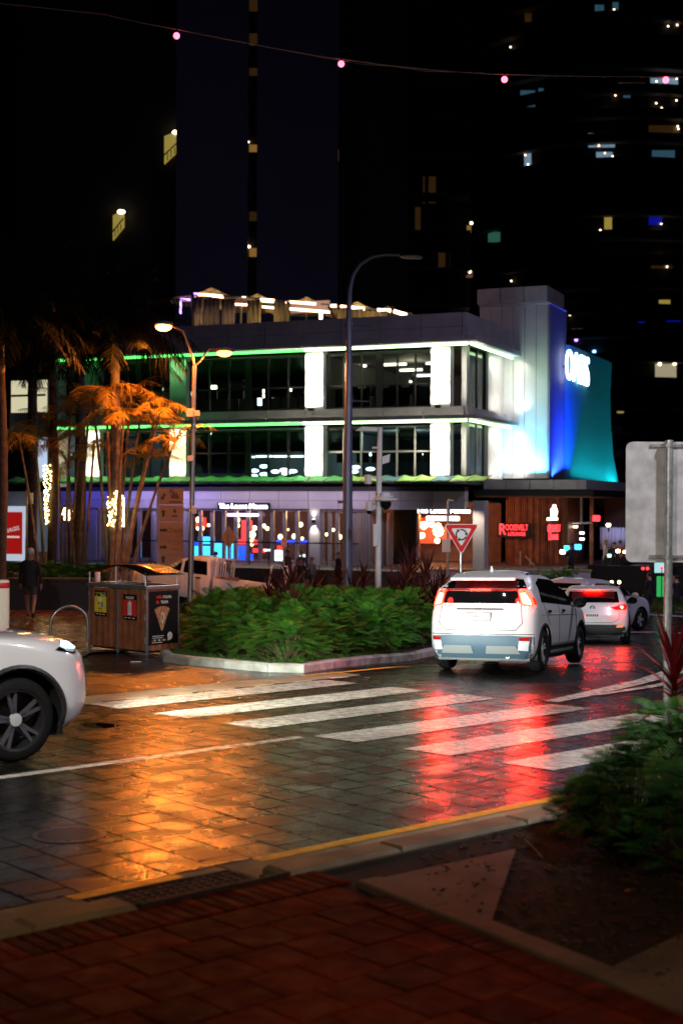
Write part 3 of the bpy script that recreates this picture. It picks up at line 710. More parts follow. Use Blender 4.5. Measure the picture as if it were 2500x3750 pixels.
# street canopy under the tower
cx1 = facx(2113, 1770, 3.0); cz1 = fac(1950, 1757, 3.0)[1]; cz0 = fac(1950, 1792, 3.0)[1]
for i in range(4):
    a = .1 + (cx1-.1)*i/4; b = .1+(cx1-.1)*(i+1)/4
    box('canopy_panel', M['wallconc'], b_root, a+.012, b-.012, 3.0, 6.3, cz0, cz1)
for i in range(6):
    a = 3.0 + 14*i/6
    box('canopy_side_panel', M['wallconc'], b_root, cx1, cx1+.4, a+.012, a+14/6-.012, cz0, cz1)
box('canopy_roof', M['darkframe'], b_root, .1, cx1-.02, 6.35, 17, cz0, cz1-.02)
box('canopy_edge', M['darkframe'], b_root, -.25, cx1+.85, 2.55, 17, cz0-.30, cz0-.04)
sofm = mat('canopy_soffit', (.16, .075, .04), .6)
box('canopy_soffit', sofm, b_root, -.2, cx1+.8, 2.6, 16.9, cz0-.36, cz0-.31)
# timber boards on the bar wall
xw1 = facx(2062, 1950, 6.0)
nb = 26; x0_ = .35
for i in range(nb):
    a = x0_ + (xw1-x0_)*i/nb; b = x0_+(xw1-x0_)*(i+1)/nb
    box('timber_board', M['timber' if (i*7) % 3 else 'timber2'], b_root, a+.008, b-.008, 5.9 + .012*((i*5) % 3), 6.1, .9, cz0-.36)
box('bar_core_wall', M['darkframe'], b_root, x0_, xw1, 6.12, 6.3, .9, cz0-.36)
# deck of the bar on the right, glass balustrade wall, dark ceiling
box('deck', bpy.data.materials['podium_dark'], b_root, 5.25, 13.5, 2.8, 16.5, 0, .62)
box('deck_front', M['darkframe'], b_root, 5.2, 13.5, 2.6, 2.78, 0, 1.55)
# ---- scalloped green awnings over the ground floor, each its own
ga = foliage('awning_canvas', (.05, .22, .06), (.03, .14, .05), .6, 3); ga2 = foliage('awning_canvas_pale', (.30, .42, .12), (.14, .24, .08), .6, 3); ga3 = foliage('awning_canvas_blue', (.08, .16, .24), (.05, .1, .16), .6, 3)
xs = [facx(p_, 1770, -1.0) for p_ in range(30, 1790, 65)]
za = fac(1200, 1760, -1.0)[1]
for i in range(len(xs)-1):
    x0, x1 = xs[i]+.01, xs[i+1]-.01
    t = thing('awning', 'green scalloped awning over the restaurant front, %s from the left' % ORD[i], 'awning', PC + BW*x0 + BV*(-.25), BROT, 'green awnings along the restaurant front')
    a = MB(); nn = 8; L_ = x1-x0
    for j in range(5):
        f = j/4
        for k in range(nn+1):
            u = k/nn; zc = za + .28 - .34*f - .10*math.sin(math.pi*u)*(1-f) + .10*math.sin(math.pi*(u-.1))*f*.4
            a.v.append((u*L_, -1.35*f, zc))
    for j in range(4):
        for k in range(nn): q = j*(nn+1)+k; a.f.append((q, q+1, q+nn+2, q+nn+1)); a.m.append(0)
    o = a.build('canvas', ga if i < 19 else (ga2 if i % 3 else ga3), t, True); s_m = o.modifiers.new('solid', 'SOLIDIFY'); s_m.thickness = .015
    MB().tube([(.02, -1.36, za-.07), (L_-.02, -1.36, za-.07)], .03, 6).build('front_bar', M['trim'] if i % 4 == 1 else ga, t)
    MB().tube([(.03, 0, za-.12), (.03, -1.34, za-.08)], .02, 6).build('arm', M['darkframe'], t)
# ---- wall sconce, downlights, pendant lamps and lit fittings
def lampthing(name, label, cat, loc, group=None): return thing(name, label, cat, PC + BW*loc[0] + BV*loc[1] + Vector((0, 0, loc[2])), BROT, group)
xs_, zs_ = fac(1150, 1907, -.12)
t = lampthing('wall_sconce', 'up and down wall light on the pale pier between folding doors', 'wall light', (xs_, -.13, zs_))
box('bracket', M['darkframe'], t, -.07, .07, -.12, 0, -.10, .06)
box('lens', E['warmwhite'], t, -.06, .06, -.11, -.01, .062, .075)
light('sconce_up', 'SPOT', t, (0, -.09, .10), 40, (1, .85, .66), (0, 0.0, 1.0), .04, spot=90, blend=1)
light('sconce_down', 'SPOT', t, (0, -.09, -.14), 110, (1, .88, .70), (0, 0.0, -1.0), .04, spot=90, blend=1)
dl = [(124,225,0),(543,178,2),(655,193,3),(757,212,4),(852,229,5)]
for i, (a, c, dpt) in enumerate(dl):
    px, py = 1750+a/2.412, 1750+c/2.412
    x, y, z = onz(px, py, cz0-.38); y = min(max(y, 2.8), 15)
    t = lampthing('downlight', 'small round downlight in the bar canopy soffit, %s from the left' % ORD[i], 'downlight', (x, y, cz0-.36), 'downlights under the bar canopy')
    MB().lathe([(.11, 0), (.11, -.02), (.09, -.02)], (0, 0, 0), (0, 0, 1), 14).build('trim_ring', M['trim'], t); MB().lathe([(.0, -.021), (.09, -.021)], (0, 0, 0), (0, 0, 1), 14).build('lens', E['warmwhite'], t)
    if i < 4: light('downlight_lamp', 'SPOT', t, (0, 0, -.06), 60, (1, .62, .36), (0, 0, -3), .05, spot=110, blend=1)
# pendant bulbs inside the dining room and at the entrance (photo positions)
bulbs = [(405,372,6),(408,422,5),(560,442,5),(540,500,7),(537,560,6),(610,425,4),(643,425,4),(672,447,4),(965,412,5),(787,520,5),(910,517,5),(1310,522,5),(68,370,6),(95,445,5),(62,446,4),(155,418,3),(536,585,4),(856,457,2),(980,535,3),(1195,500,3),(1255,460,3)]
rk = ranks([q[0] for q in bulbs])
for i, (a, c, r_) in enumerate(bulbs):
    px, py = 700+a/2.412, 1750+c/2.412; dpt = 1.5 + (i*1.7) % 4
    x, z = fac(px, py, dpt)
    t = lampthing('pendant_lamp', 'round warm pendant lamp in the dining room behind the folding doors, %s from the left' % ORD[rk[i]], 'pendant lamp', (x, dpt, z), 'pendant lamps inside the restaurant')
    MB().sphere((0, 0, 0), .025*r_, 8, 6).build('globe', E['warm'], t); MB().cyl((0, 0, .02*r_), (0, 0, max(.3, 2.88+Z2-z)), .012, n=5).build('cord', M['darkframe'], t)
ent = [(660,500),(715,510),(745,487),(800,487),(655,553),(620,603),(660,595),(700,600),(865,555),(870,500),(855,655),(690,490),(680,605),(720,485)]
rk = ranks([q[0] for q in ent])
for i, (a, c) in enumerate(ent):
    px, py = 1300+a/2.851, 1750+c/2.851; dpt = 4.0 + (i % 3)*.5
    x, z = fac(px, py, dpt)
    t = lampthing('pendant_lamp', 'round amber pendant lamp in the red restaurant entrance, %s from the left' % ORD[rk[i]], 'pendant lamp', (x, dpt, z), 'pendant lamps in the red entrance')
    MB().sphere((0, 0, 0), .14 if i != 8 else .28, 8, 6).build('globe', E['warm'], t); MB().cyl((0, 0, .1), (0, 0, max(.3, 2.88+Z2-z)), .012, n=5).build('cord', M['darkframe'], t)
# bar fittings as plain glowing blocks, the room's glow put into emission
def fitting(name, label, cat, rects, m, yo, depth=.5, top=None):
    xs = [facx(r_[0], 1950, yo) for r_ in rects]
    t = lampthing(name, label, cat, (xs[0], yo, zD0))
    for (p0, q0, p1, q1) in rects:
        a, z1 = fac(p0, q0, yo); b, z0 = fac(p1, q1, yo)
        MB().box(a-xs[0], b-xs[0], 0, depth, z0-zD0, z1-zD0).build('panel', m, t)
    return t
fitting('bar_counter', 'bar counter lit bright blue behind the folding doors', 'bar counter', [(712, 2000, 760, 2050), (726, 1966, 770, 1992), (775, 1990, 838, 2046)], E['cyan'], 3.0)
fitting('bar_shelf', 'deep blue lit back bar beside the bright counter', 'bar shelf', [(700, 1985, 724, 2052), (850, 1998, 886, 2060), (892, 2030, 912, 2056), (1010, 1978, 1130, 1992)], E['blue'], 3.6)
fitting('red_glow_panel', 'red room glow behind the folding doors, built as emitting panels', 'wall panel', [(884, 1905, 922, 1990), (716, 1895, 752, 1930), (856, 1975, 940, 1994), (1015, 1998, 1034, 2012), (925, 2008, 968, 2024)], emis('red_panel', (1, .03, .02), 3.0), 4.2, .1)
fitting('lit_fridge', 'glowing pale drinks fridge near the standing people', 'fridge', [(997, 2016, 1030, 2056), (1090, 2032, 1102, 2040), (966, 2012, 988, 2018)], E['cool'], 2.6)
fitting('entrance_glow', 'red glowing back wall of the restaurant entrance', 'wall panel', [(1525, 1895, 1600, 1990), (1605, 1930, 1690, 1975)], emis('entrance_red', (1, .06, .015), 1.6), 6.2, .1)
fitting('menu_screen', 'amber menu picture glowing in a doorway right of the camera pole', 'screen', [(1394, 1906, 1421, 2000)], emis('amber_screen', (1, .33, .06), 1.6), 1.6, .08)
for (x, y, e, c) in [(facx(800, 1950, 2), 2.2, 160, (.1, .35, 1)), (facx(900, 1950, 3), 3.0, 220, (1, .14, .07)), (facx(1060, 1950, 3), 3, 220, (1, .42, .16)), (facx(1620, 1950, 3), 3.2, 330, (1, .16, .04)), (facx(1240, 1950, 3), 3, 170, (1, .42, .16))]:
    light('dining_lamp', 'POINT', b_root, (x, y, 2.3+Z2), e, c, size=.3)
light('fascia_lamp', 'AREA', b_root, (facx(520, 1850), -1.2, 3.5+Z2), 55, (.16, .12, 1), (facx(520, 1850), 0, 2.6+Z2), 9, size_y=.2)
# ---- signs
def sign(name, label, rect, yo, txt, size, m, board=M['black'], lines=None, sx=1.0, th=.12, bm=True):
    x0, z1 = fac(rect[0], rect[1], yo); x1, z0 = fac(rect[2], rect[3], yo)
    t = lampthing(name, label, 'sign', ((x0+x1)/2, yo, (z0+z1)/2))
    hw, hh = (x1-x0)/2, (z1-z0)/2
    if bm: box('board', board, t, -hw, hw, 0, th, -hh, hh, .01)
    for (s, sz, dx, dz, kx) in (lines or [(txt, size, 0, 0, sx)]):
        text('lettering', s, sz, m, t, (dx, -.012, dz), extrude=.01, sx=kx, offset=.004)
    return t, hw, hh
sign('shop_sign', 'white lit restaurant sign reading The Loose Moose above the folding doors', (796, 1840, 986, 1869), -.34, 'The Loose Moose', .34, E['white'], sx=1.05)
x0, z0 = fac(834, 1885, -.3); x1, _ = fac(945, 1885, -.3)
t = lampthing('sign_light', 'violet white tube under the left restaurant sign', 'light tube', (x0, -.3, z0)); MB().tube([(0, 0, 0), (x1-x0, 0, 0)], .07, 8).build('tube', emis('violet_tube', (.75, .6, 1), 4), t); box('bracket', M['darkframe'], t, (x1-x0)/2-.05, (x1-x0)/2+.05, 0, .12, -.03, .14)
sign('shop_sign', 'white lit restaurant sign reading The Loose Moose above the red entrance', (1528, 1857, 1717, 1884), .1, 'The Loose Moose', .34, E['white'], sx=1.05)
x0, z0 = fac(1562, 1898, .12); x1, _ = fac(1679, 1898, .12)
t = lampthing('sign_light', 'orange white tube under the sign of the red entrance', 'light tube', (x0, .12, z0)); MB().tube([(0, 0, 0), (x1-x0, 0, 0)], .10, 8).build('tube', E['warmwhite'], t); box('bracket', M['darkframe'], t, (x1-x0)/2-.05, (x1-x0)/2+.05, 0, .12, -.03, .14)
sign('bar_sign', 'red neon sign reading Roosevelt Lounge on the timber wall', (1818, 1915, 1939, 1971), 5.7, '', .5, E['red'],
     lines=[('R', .78, -.56, .03, .8), ('OOSEVELT', .40, .17, .14, .60), ('LOUNGE', .26, .17, -.17, .85)])
# the same pair of signs at the corner, turned to the side street
def side_sign(name, label, rect, xo, lines, m, board=True):
    y0, z1 = sidey(rect[0], rect[1], xo); y1, z0 = sidey(rect[2], rect[3], xo)
    t = lampthing(name, label, 'sign', (xo, (y0+y1)/2, (z0+z1)/2)); hw, hh = abs(y1-y0)/2, (z1-z0)/2
    if board: box('board', M['black'], t, -.12, 0, -hw, hw, -hh, hh, .01)
    for (s, sz, dy, dz, kx) in lines: text('lettering', s, sz, m, t, (.012, dy, dz), (R(90), 0, R(90)), extrude=.01, sx=kx, offset=.004)
    return t
# corner block carrying the second Roosevelt sign and lit emblem
box('corner_pier', M['timber2'], b_root, xw1+.01, xw1+.3, 5.6, 9.0, .9, cz0-.36)
side_sign('bar_sign', 'small red neon Roosevelt Lounge sign seen sharply from the side at the bar corner', (2004, 1918, 2040, 1978), xw1+.34, [('R', .7, -.55, .1, 1.2), ('OOSEVELT', .46, .2, .15, 1.1), ('LOUNGE', .34, .1, -.25, 1.3)], E['red'])
side_sign('bar_emblem', 'white glowing lettered light above the small red bar sign', (2004, 1858, 2046, 1890), xw1+.34, [('rkb', .72, 0, .0, 1.2), ('rkb', .72, .08, .05, 1.2)], emis('emblem', (1, .85, .75), 10), False)
t = side_sign('bar_emblem', 'thin white glowing bar under the lettered light at the bar corner', (2002, 1895, 2036, 1906), xw1+.34, [], E['warmwhite'], False); MB().box(0, .05, -.9, .9, -.06, .06).build('tube', E['warmwhite'], t)
yo0, zo = sidey(2071, 1338, tx1+.45); yo1, _ = sidey(2154, 1370, tx1+.45)
t = lampthing('wall_sign', 'large white glowing letters OASIS across the teal corrugated wall', 'sign', (tx1+.45, (yo0+yo1)/2, zo))
o = text('lettering', 'OASIS', 2.25, emis('oasis_letters', (.74, .88, 1), 4), t, (0, 0, 0), (R(90), 0, R(90)), extrude=.05, offset=-.01)
o.scale = ((yo1-yo0)/max(.1, o.dimensions.x), 1.0, 1.0) if o.dimensions.x > .1 else (1, 1, 1)
for k in range(5): MB().cyl((-.3, -2.0+k*1.0, 0), (0, -2.0+k*1.0, 0), .03, n=6).build('bracket', M['darkframe'], t)
# ---- roof terrace: umbrellas, curtains, beams, lights
for i, (px, py, s) in enumerate([(775, 1052, 1.25), (942, 1075, 1.2), (1122, 1086, 1.2), (1307, 1105, 1.0), (1420, 1120, .8)]):
    yo = 3.2 + i*.5; x, z = fac(px, py, yo)
    t = lampthing('roof_umbrella', 'square canvas umbrella lit from below on the roof terrace, %s from the left' % ORD[i], 'umbrella', (x, yo, zT-1.0), 'umbrellas on the roof terrace')
    h = z-(zT-1.0); cv = MB(); n = 8
    rings = [(0.04, h), (.45*s, h-.22*s), (1.0*s, h-.45*s), (1.75*s, h-.62*s)]
    for (r_, zz) in rings:
        for k in range(n):
            a = 2*math.pi*(k+.5)/n; q = r_ * (1.12 if k % 2 else 1.0); cv.v.append((q*math.cos(a), q*math.sin(a), zz))
    for j in range(3):
        for k in range(n): cv.f.append((j*n+k, j*n+(k+1) % n, (j+1)*n+(k+1) % n, (j+1)*n+k)); cv.m.append(0)
    if i == 0:
        cvm = mat('umbrella_canvas', (.62, .56, .42), .8); pb_ = cvm.node_tree.nodes['Principled BSDF']
        tl = cvm.node_tree.nodes.new('ShaderNodeBsdfTranslucent'); tl.inputs[0].default_value = (.75, .6, .35, 1); mx = cvm.node_tree.nodes.new('ShaderNodeMixShader'); mx.inputs[0].default_value = .5
        cvm.node_tree.links.new(pb_.outputs[0], mx.inputs[1]); cvm.node_tree.links.new(tl.outputs[0], mx.inputs[2]); cvm.node_tree.links.new(mx.outputs[0], cvm.node_tree.nodes['Material Output'].inputs[0])
    cv.build('canopy', cvm, t, False)
    MB().cyl((0, 0, 0), (0, 0, h), .04, n=8).build('pole', M['darkframe'], t)
    MB().sphere((0, 0, h-.62*s), .08, 8, 6).build('bulb', E['warm'], t)
    light('umbrella_lamp', 'POINT', t, (.2, -.3, h-.70*s), 16, (1, .7, .34), size=.08)
curt = mat('terrace_curtain', (.52, .42, .20), .85, var=.12); curt2 = mat('terrace_curtain_brown', (.30, .22, .19), .85, var=.15)
cr = [(272,380,1),(395,582,1),(606,770,1),(918,1085,0),(1243,1390,0),(1395,1432,0)]
def curtain(p0, p1, py0, py1, m, i):
    yo = 1.0; x0, _ = fac(p0, py0, yo); x1, z1 = fac(p1, py0, yo)
    t = lampthing('terrace_curtain', 'hanging fabric screen on the roof terrace, %s from the left' % ORD[i], 'curtain', (x0, yo, zT-.9), 'fabric screens on the roof terrace')
    a = MB(); n = max(6, int((x1-x0)/.07)); L_ = x1-x0
    for k in range(n+1):
        yy = .05*math.sin(k*1.9); a.v.append((L_*k/n, yy, 0)); a.v.append((L_*k/n, yy, z1-(zT-.9)))
    for k in range(n): a.f.append((2*k, 2*k+2, 2*k+3, 2*k+1)); a.m.append(0)
    o = a.build('cloth', m, t, True); s_m = o.modifiers.new('solid', 'SOLIDIFY'); s_m.thickness = .02
    MB().tube([(0, 0, z1-(zT-.9)), (L_, 0, z1-(zT-.9))], .03, 6).build('rail', M['darkframe'], t)
for i, (a, b, br) in enumerate(cr): curtain(630+a/3.336, 630+b/3.336, 1020+(235+10*i)/3.336, 1190, curt2 if br else curt, i)
for i, (a, b) in enumerate([(620,745),(780,935),(945,1105),(1140,1230)]): curtain(1050+a/3.336, 1050+b/3.336, 1050+(260+14*i)/3.336, 1190, curt, i+6)
# beams with light tubes on top of the terrace (pergola)
pg = thing('pergola', 'steel terrace pergola on the roof strung with white and violet light tubes', 'pergola', PC + BV*1.3 + Vector((0, 0, zT)), BROT)
E['pink'] = emis('rosy_white_tube', (1.0, .52, .32), 7); E['violet'] = emis('violet_light', (.5, .25, 1), 4)
def seg(pa, pb, m, r_=.05, name='light_tube', yo=1.3):
    x0, z0 = fac(*pa, yo); x1, z1 = fac(*pb, yo)
    MB().tube([(x0, yo-1.3, z0-zT), (x1, yo-1.3, z1-zT)], r_, 6).build(name, m, pg)
cpt = lambda x, y: (630+x/3.336, 1020+y/3.336); cpt2 = lambda x, y: (1050+x/3.336, 1050+y/3.336)
seg(cpt(270, 183), cpt(320, 187), E['violet']); seg(cpt(325, 195), cpt(460, 203), E['pink'], .07); seg(cpt(480, 205), cpt(625, 222), E['pink'], .08)
seg(cpt(108, 258), cpt(218, 262), E['violet'], .08); seg(cpt(108, 258), cpt(104, 430), E['violet'], .05); seg(cpt(272, 205), cpt(270, 275), E['violet'], .04)
seg(cpt(625, 215), cpt(1100, 252), M['trim'], .06, 'beam'); seg(cpt(1100, 250), cpt(1440, 285), M['trim'], .06, 'beam'); seg(cpt2(420, 215), cpt2(1110, 285), M['trim'], .06, 'beam')
seg(cpt(775, 315), cpt(925, 322), E['pink'], .06); seg(cpt(1085, 262), cpt(1250, 275), E['pink'], .10); seg(cpt(1105, 345), cpt(1250, 358), E['pink'], .06); seg(cpt(860, 232), cpt(905, 235), E['pink'], .06); seg(cpt(1375, 285), cpt(1430, 288), E['pink'], .07)
seg(cpt2(45, 185), cpt2(350, 210), E['pink'], .07); seg(cpt2(40, 270), cpt2(525, 310), E['pink'], .07); seg(cpt2(415, 300), cpt2(415, 405), E['pink'], .09)
seg(cpt2(540, 232), cpt2(605, 234), E['pink'], .08); seg(cpt2(660, 240), cpt2(950, 270), E['pink'], .08); seg(cpt2(1110, 285), cpt2(1280, 292), E['pink'], .09); seg(cpt2(1310, 300), cpt2(1460, 345), E['pink'], .10)
seg(cpt(850, 230), cpt(840, 555), M['trim'], .05, 'post'); seg(cpt2(510, 240), cpt2(575, 390), M['darkframe'], .06, 'brace'); seg(cpt2(1120, 300), cpt2(1120, 360), M['trim'], .07, 'post'); seg(cpt2(1285, 240), cpt2(1285, 355), M['darkframe'], .08, 'post'); seg(cpt2(1240, 300), cpt2(1240, 360), M['darkframe'], .06, 'post'); seg(cpt(260, 190), cpt(255, 575), M['darkframe'], .1, 'post'); seg(cpt2(25, 185), cpt2(15, 420), M['darkframe'], .07, 'post')
for (pa, pb) in ((cpt2(45, 190), cpt2(525, 305)), (cpt(775, 225), cpt(925, 320))):
    x0, z1 = fac(*pa, 2.2); x1, z0 = fac(*pb, 2.2); box('awning_blind', M['soffit'], pg, x0, x1, .9, .95, z0-zT, z1-zT)
for px in (700, 830, 960, 1080, 1190, 1330, 1450):
    x, z = fac(px, 1150, .3); light('terrace_lamp', 'POINT', pg, (x, -1.05, .55), 10, (1, .68, .36), size=.1)

for xx in range(8): light('awning_fill', 'AREA', b_root, (XL + 1.3 + xx*2.72, -.72, zS1t-.25), 22, (.25, 1, .25) if xx < 5 else (.7, 1, .4), (XL + 1.3 + xx*2.72, -.9, za), 3.0, size_y=.1, spread=100)  # fill lights added under the ledge to brighten the awnings

light('entry_downlight', 'SPOT', b_root, (xe1+.1, -1.0, 2.9+Z2), 260, (1, .80, .62), (xe1+.35, -.2, .6), .08, spot=100, blend=1)

light('door_fill', 'AREA', b_root, ((xa+xd)/2, -1.15, 3.45+Z2), 120, (.85, .64, .95), ((xa+xd)/2, -.1, 2.0+Z2), xd-xa+2, size_y=.15)  # fill light added above the doors to brighten their posts
# ================================================================ TOWERS BEHIND
M['towerwall'] = mat('tower_wall', (.22, .22, .30), .85, var=.1, vscale=.15)
M['towerwall2'] = mat('tower_wall_green', (.06, .075, .05), .85, var=.2, vscale=.15)
M['towerdark'] = mat('tower_dark', (.018, .018, .02), .8)
def wemis(name, c, s): return emis(name, c, s)
W_amber = wemis('window_amber', (1, .50, .10), .20); W_dim = wemis('window_dim_amber', (.9, .42, .10), .025); W_yel = wemis('window_yellow', (.95, .72, .14), .30)
W_cyan = wemis('window_cyan', (.20, .55, .8), .11); W_cyan2 = wemis('window_pale', (.45, .75, 1), .30); W_blue = wemis('window_blue', (.01, .02, 1), .22); W_spark = wemis('lamp_spark', (1, .72, .45), 6); W_teal = wemis('window_teal', (.2, .8, .6), .10); W_rose = wemis('window_rose', (.9, .45, .35), .10)
TY = 118.0
def tpt(px, py, Y=TY): return at(px, py, Y)
tb = thing('tower_block', 'dark slab tower with two blank blue grey walls split by a window slot', 'building', (at(900, 1850, TY).x, TY, -1.5), 0)
ox = tb.location.x
def tbox(name, m, parent, px0, px1, py0, py1, dy0, dy1, Y=TY, base=None):
    a = at(px0, py0, Y); b = at(px1, py1, Y); P = parent.location
    return box(name, m, parent, a.x-P.x, b.x-P.x, Y+dy0-P.y, Y+dy1-P.y, (b.z if base is None else base)-P.z, a.z-P.z)
for k in range(2):
    p0, p1 = ((650, 902), (946, 1233))[k]
    tbox('wall_slab', M['towerwall'], tb, p0, p1, -700, 1850, 0, 16, base=-1.5)
tbox('slot_wall', M['towerdark'], tb, 902, 946, -700, 1850, 1.2, 15, base=-1.5)
for (y0, y1, m_) in [(-20, 25, W_dim), (107, 152, W_dim), (235, 263, W_dim), (518, 545, W_amber), (766, 800, W_dim), (900, 932, W_amber)]:
    o = tbox('window', M['darkframe'], tb, 906, 944, y0-4, y1+4, 1.10, 1.19); q = tbox('pane', m_, tb, 910, 941, y0, y1, 1.02, 1.09)
    q.parent = o
for (x, y) in [(912, 903), (908, 520)]:
    MB().sphere(at(x, y, TY+1)-tb.location, .12, 6, 4).build('ceiling_lamp', W_spark, tb)
for (x, y0, y1) in [(1236, 545, 585), (1230, 935, 965)]: tbox('window', W_amber, tb, x-5, x+3, y0, y1, .3, .5)
# left wing with lit balconies
lw = thing('balcony_wing', 'unlit balcony wing of the tower on the left with two lit yellow balconies', 'building', (at(300, 1850, 124).x, 124, -1.5), 0)
tbox('wing_wall', M['towerdark'], lw, 60, 655, -700, 1850, .5, 14, 124, base=-1.5)
for i, (p0, p1, y0, y1, sl) in enumerate([(602, 655, 495, 600, 50), (414, 455, 785, 880, 40)]):
    Y = 124; q = lambda x, y: at(x, y, Y)-lw.location
    b = MB(); P = [q(p0, y0+4), q(p1, y0-18), q(p1, y1-50), q(p0, y1)]
    b.add([(p.x, p.y-.02, p.z) for p in P] + [(p.x, p.y+.3, p.z) for p in P], [(0,1,2,3),(7,6,5,4),(0,4,5,1),(1,5,6,2),(2,6,7,3),(3,7,4,0)]); ba = b.build('balcony', W_yel, lw)
    lp = q(p1-8, y0-6); MB().sphere((lp.x, lp.y-.4, lp.z), .22, 8, 5, (1.6, 1, .9)).build('balcony_lamp', W_spark, lw)
    for k in range(4):
        f = k/4; a = q(p0+(p1-p0)*f, y1-35*f-30); c = q(p0+(p1-p0)*f, y1-48*f+2)
        MB().cyl((a.x, a.y-.3, a.z), (c.x, c.y-.3, c.z), .04, n=5).build('baluster', M['darkframe'], lw)
    a = q(p0, y1-28); c = q(p1, y1-78); MB().cyl((a.x, a.y-.3, a.z), (c.x, c.y-.3, c.z), .06, n=5).build('handrail', M['darkframe'], lw)
# right wing, dim, with balconies
rw = thing('right_wing', 'very dark greenish wing right of the blank tower with faint balcony floors', 'building', (at(1400, 1850, 126).x, 126, -1.5), 0)
tbox('wing_wall', M['towerwall2'], rw, 1238, 1485, -700, 1850, 0, 14, 126, base=-1.5)
tbox('balcony_back', M['towerdark'], rw, 1485, 1730, -700, 1850, 3, 14, 126, base=-1.5)
for k in range(14):
    z = 2.0 + k*3.3; a = at(1485, 1000, 126).x-rw.location.x; b = at(1722, 1000, 126).x-rw.location.x
    box('balcony_slab', M['towerwall2'], rw, a, b, 0, 3.2, z, z+.25)
    for f in (.33, .66): box('party_wall', M['towerdark'], rw, a+(b-a)*f-.1, a+(b-a)*f+.1, .1, 3, z+.25, z+3.3)
for (x0, y0, x1, y1, m_) in [(1555, 620, 1602, 720, W_dim), (1525, 735, 1545, 830, W_dim), (1612, 905, 1655, 975, W_dim), (1718, 803, 1734, 830, W_amber), (1716, 972, 1740, 998, W_rose), (1724, 1150, 1735, 1175, W_amber)]:
    o = tbox('window', M['darkframe'], rw, x0-3, x1+3, y0-3, y1+3, 2.8, 2.95, 126); q = tbox('pane', m_, rw, x0, x1, y0, y1, 2.7, 2.79, 126); q.parent = o
for (x, y) in [(1725, 817), (1719, 995), (1727, 1165)]: MB().sphere(at(x, y, 127)-rw.location, .14, 6, 4).build('balcony_lamp', W_spark, rw)
# round tower with ring balconies
ct_ = at(2330, 1850, 192); RT = 22.0
rt = thing('round_tower', 'rounded dark apartment tower at the right with scattered lit windows', 'building', (ct_.x, 192+RT, -1.5), 0)
def ring(r0, r1, z0, z1, n=72): return [(r0, z0), (r1, z0), (r1, z1), (r0, z1), (r0, z0)]
MB().lathe([(RT-1.6, 0), (RT-1.6, 95), (0, 95)], (0, 0, 0), (0, 0, 1), 72).build('core', M['towerdark'], rt, True)
slabm = MB().lathe([(RT-1.7, 0), (RT, 0), (RT, .32), (RT-1.7, .32)], (0, 0, 0), (0, 0, 1), 72).mesh('floor_slab', mat('tower_slab', (.10, .10, .11), .8))
railm = MB().lathe([(RT-.06, .32), (RT-.06, 1.25), (RT, 1.25), (RT, .32)], (0, 0, 0), (0, 0, 1), 72).mesh('balustrade', mat('tower_glass', (.012, .013, .015), .2))
for k in range(28):
    o = link('floor_slab', slabm, rt); o.location = (0, 0, 4 + k*3.3); q = link('balustrade', railm, o)
wins = [(1162,22,1205,82,W_cyan,2),(1243,10,1270,66,W_cyan,1),(1440,170,1535,212,W_blue,2),(820,415,888,490,W_cyan,3),(903,405,925,460,W_cyan,1),(1418,358,1545,432,W_cyan2,4),(1292,412,1325,448,W_cyan,1),(1132,612,1255,676,W_cyan2,4),(1410,575,1555,628,W_dim,4),(838,700,868,762,W_cyan2,1),(1168,698,1245,768,W_cyan2,2),(1425,690,1530,733,W_cyan,4),(1410,968,1472,1032,W_blue,2),(1205,996,1240,1052,W_yel,1),(672,1065,725,1112,W_teal,1),(1435,1065,1512,1100,W_dim,2),(1420,1172,1520,1232,W_dim,3),(1285,1172,1385,1212,W_dim,2),(840,60,870,100,W_dim,1),(590,548,632,562,W_blue,1),(1270,380,1390,402,W_rose,1)]
wins = [(1250+a/1.254, b/1.254, 1250+c/1.254, d/1.254, m_, n) for a, b, c, d, m_, n in wins]
wins += [(2092, 1204, 2107, 1228, W_rose, 1), (2114, 1203, 2131, 1226, W_rose, 1), (2398, 1332, 2476, 1390, wemis('window_cream', (.8, .7, .45), .4), 2), (2258, 1500, 2282, 1513, W_yel, 1), (2412, 1098, 2452, 1130, W_yel, 1), (2335, 1178, 2360, 1182, W_blue, 1), (2440, 1174, 2490, 1178, W_blue, 1)]
for (x0, y0, x1, y1, m_, n) in wins:
    # window on the curved face: solve angle from pixel
    def onr(px, py, rr_):
        d = ray(px, py); o = CAM - rt.location; a = d.x*d.x+d.y*d.y; b = 2*(o.x*d.x+o.y*d.y); c = o.x*o.x+o.y*o.y-rr_*rr_
        q = b*b-4*a*c
        if q < 0: return None
        k = (-b-math.sqrt(q))/(2*a); return o + d*k
    rr_ = RT-1.5
    fo = None
    for i in range(n):
        a0, a1 = x0+(x1-x0)*i/n, x0+(x1-x0)*(i+1)/n - (1.2 if n > 1 else 0)
        P = [onr(a0, y1, rr_), onr(a1, y1, rr_), onr(a1, y0, rr_), onr(a0, y0, rr_)]
        if any(p is None for p in P): continue
        b = MB(); Q = [p*1.0 for p in P]; S = [Vector((p.x*.985, p.y*.985, p.z)) for p in P]
        b.add(Q + S, [(0,1,2,3),(7,6,5,4),(0,4,5,1),(1,5,6,2),(2,6,7,3),(3,7,4,0)])
        b.build('window', m_, rt)
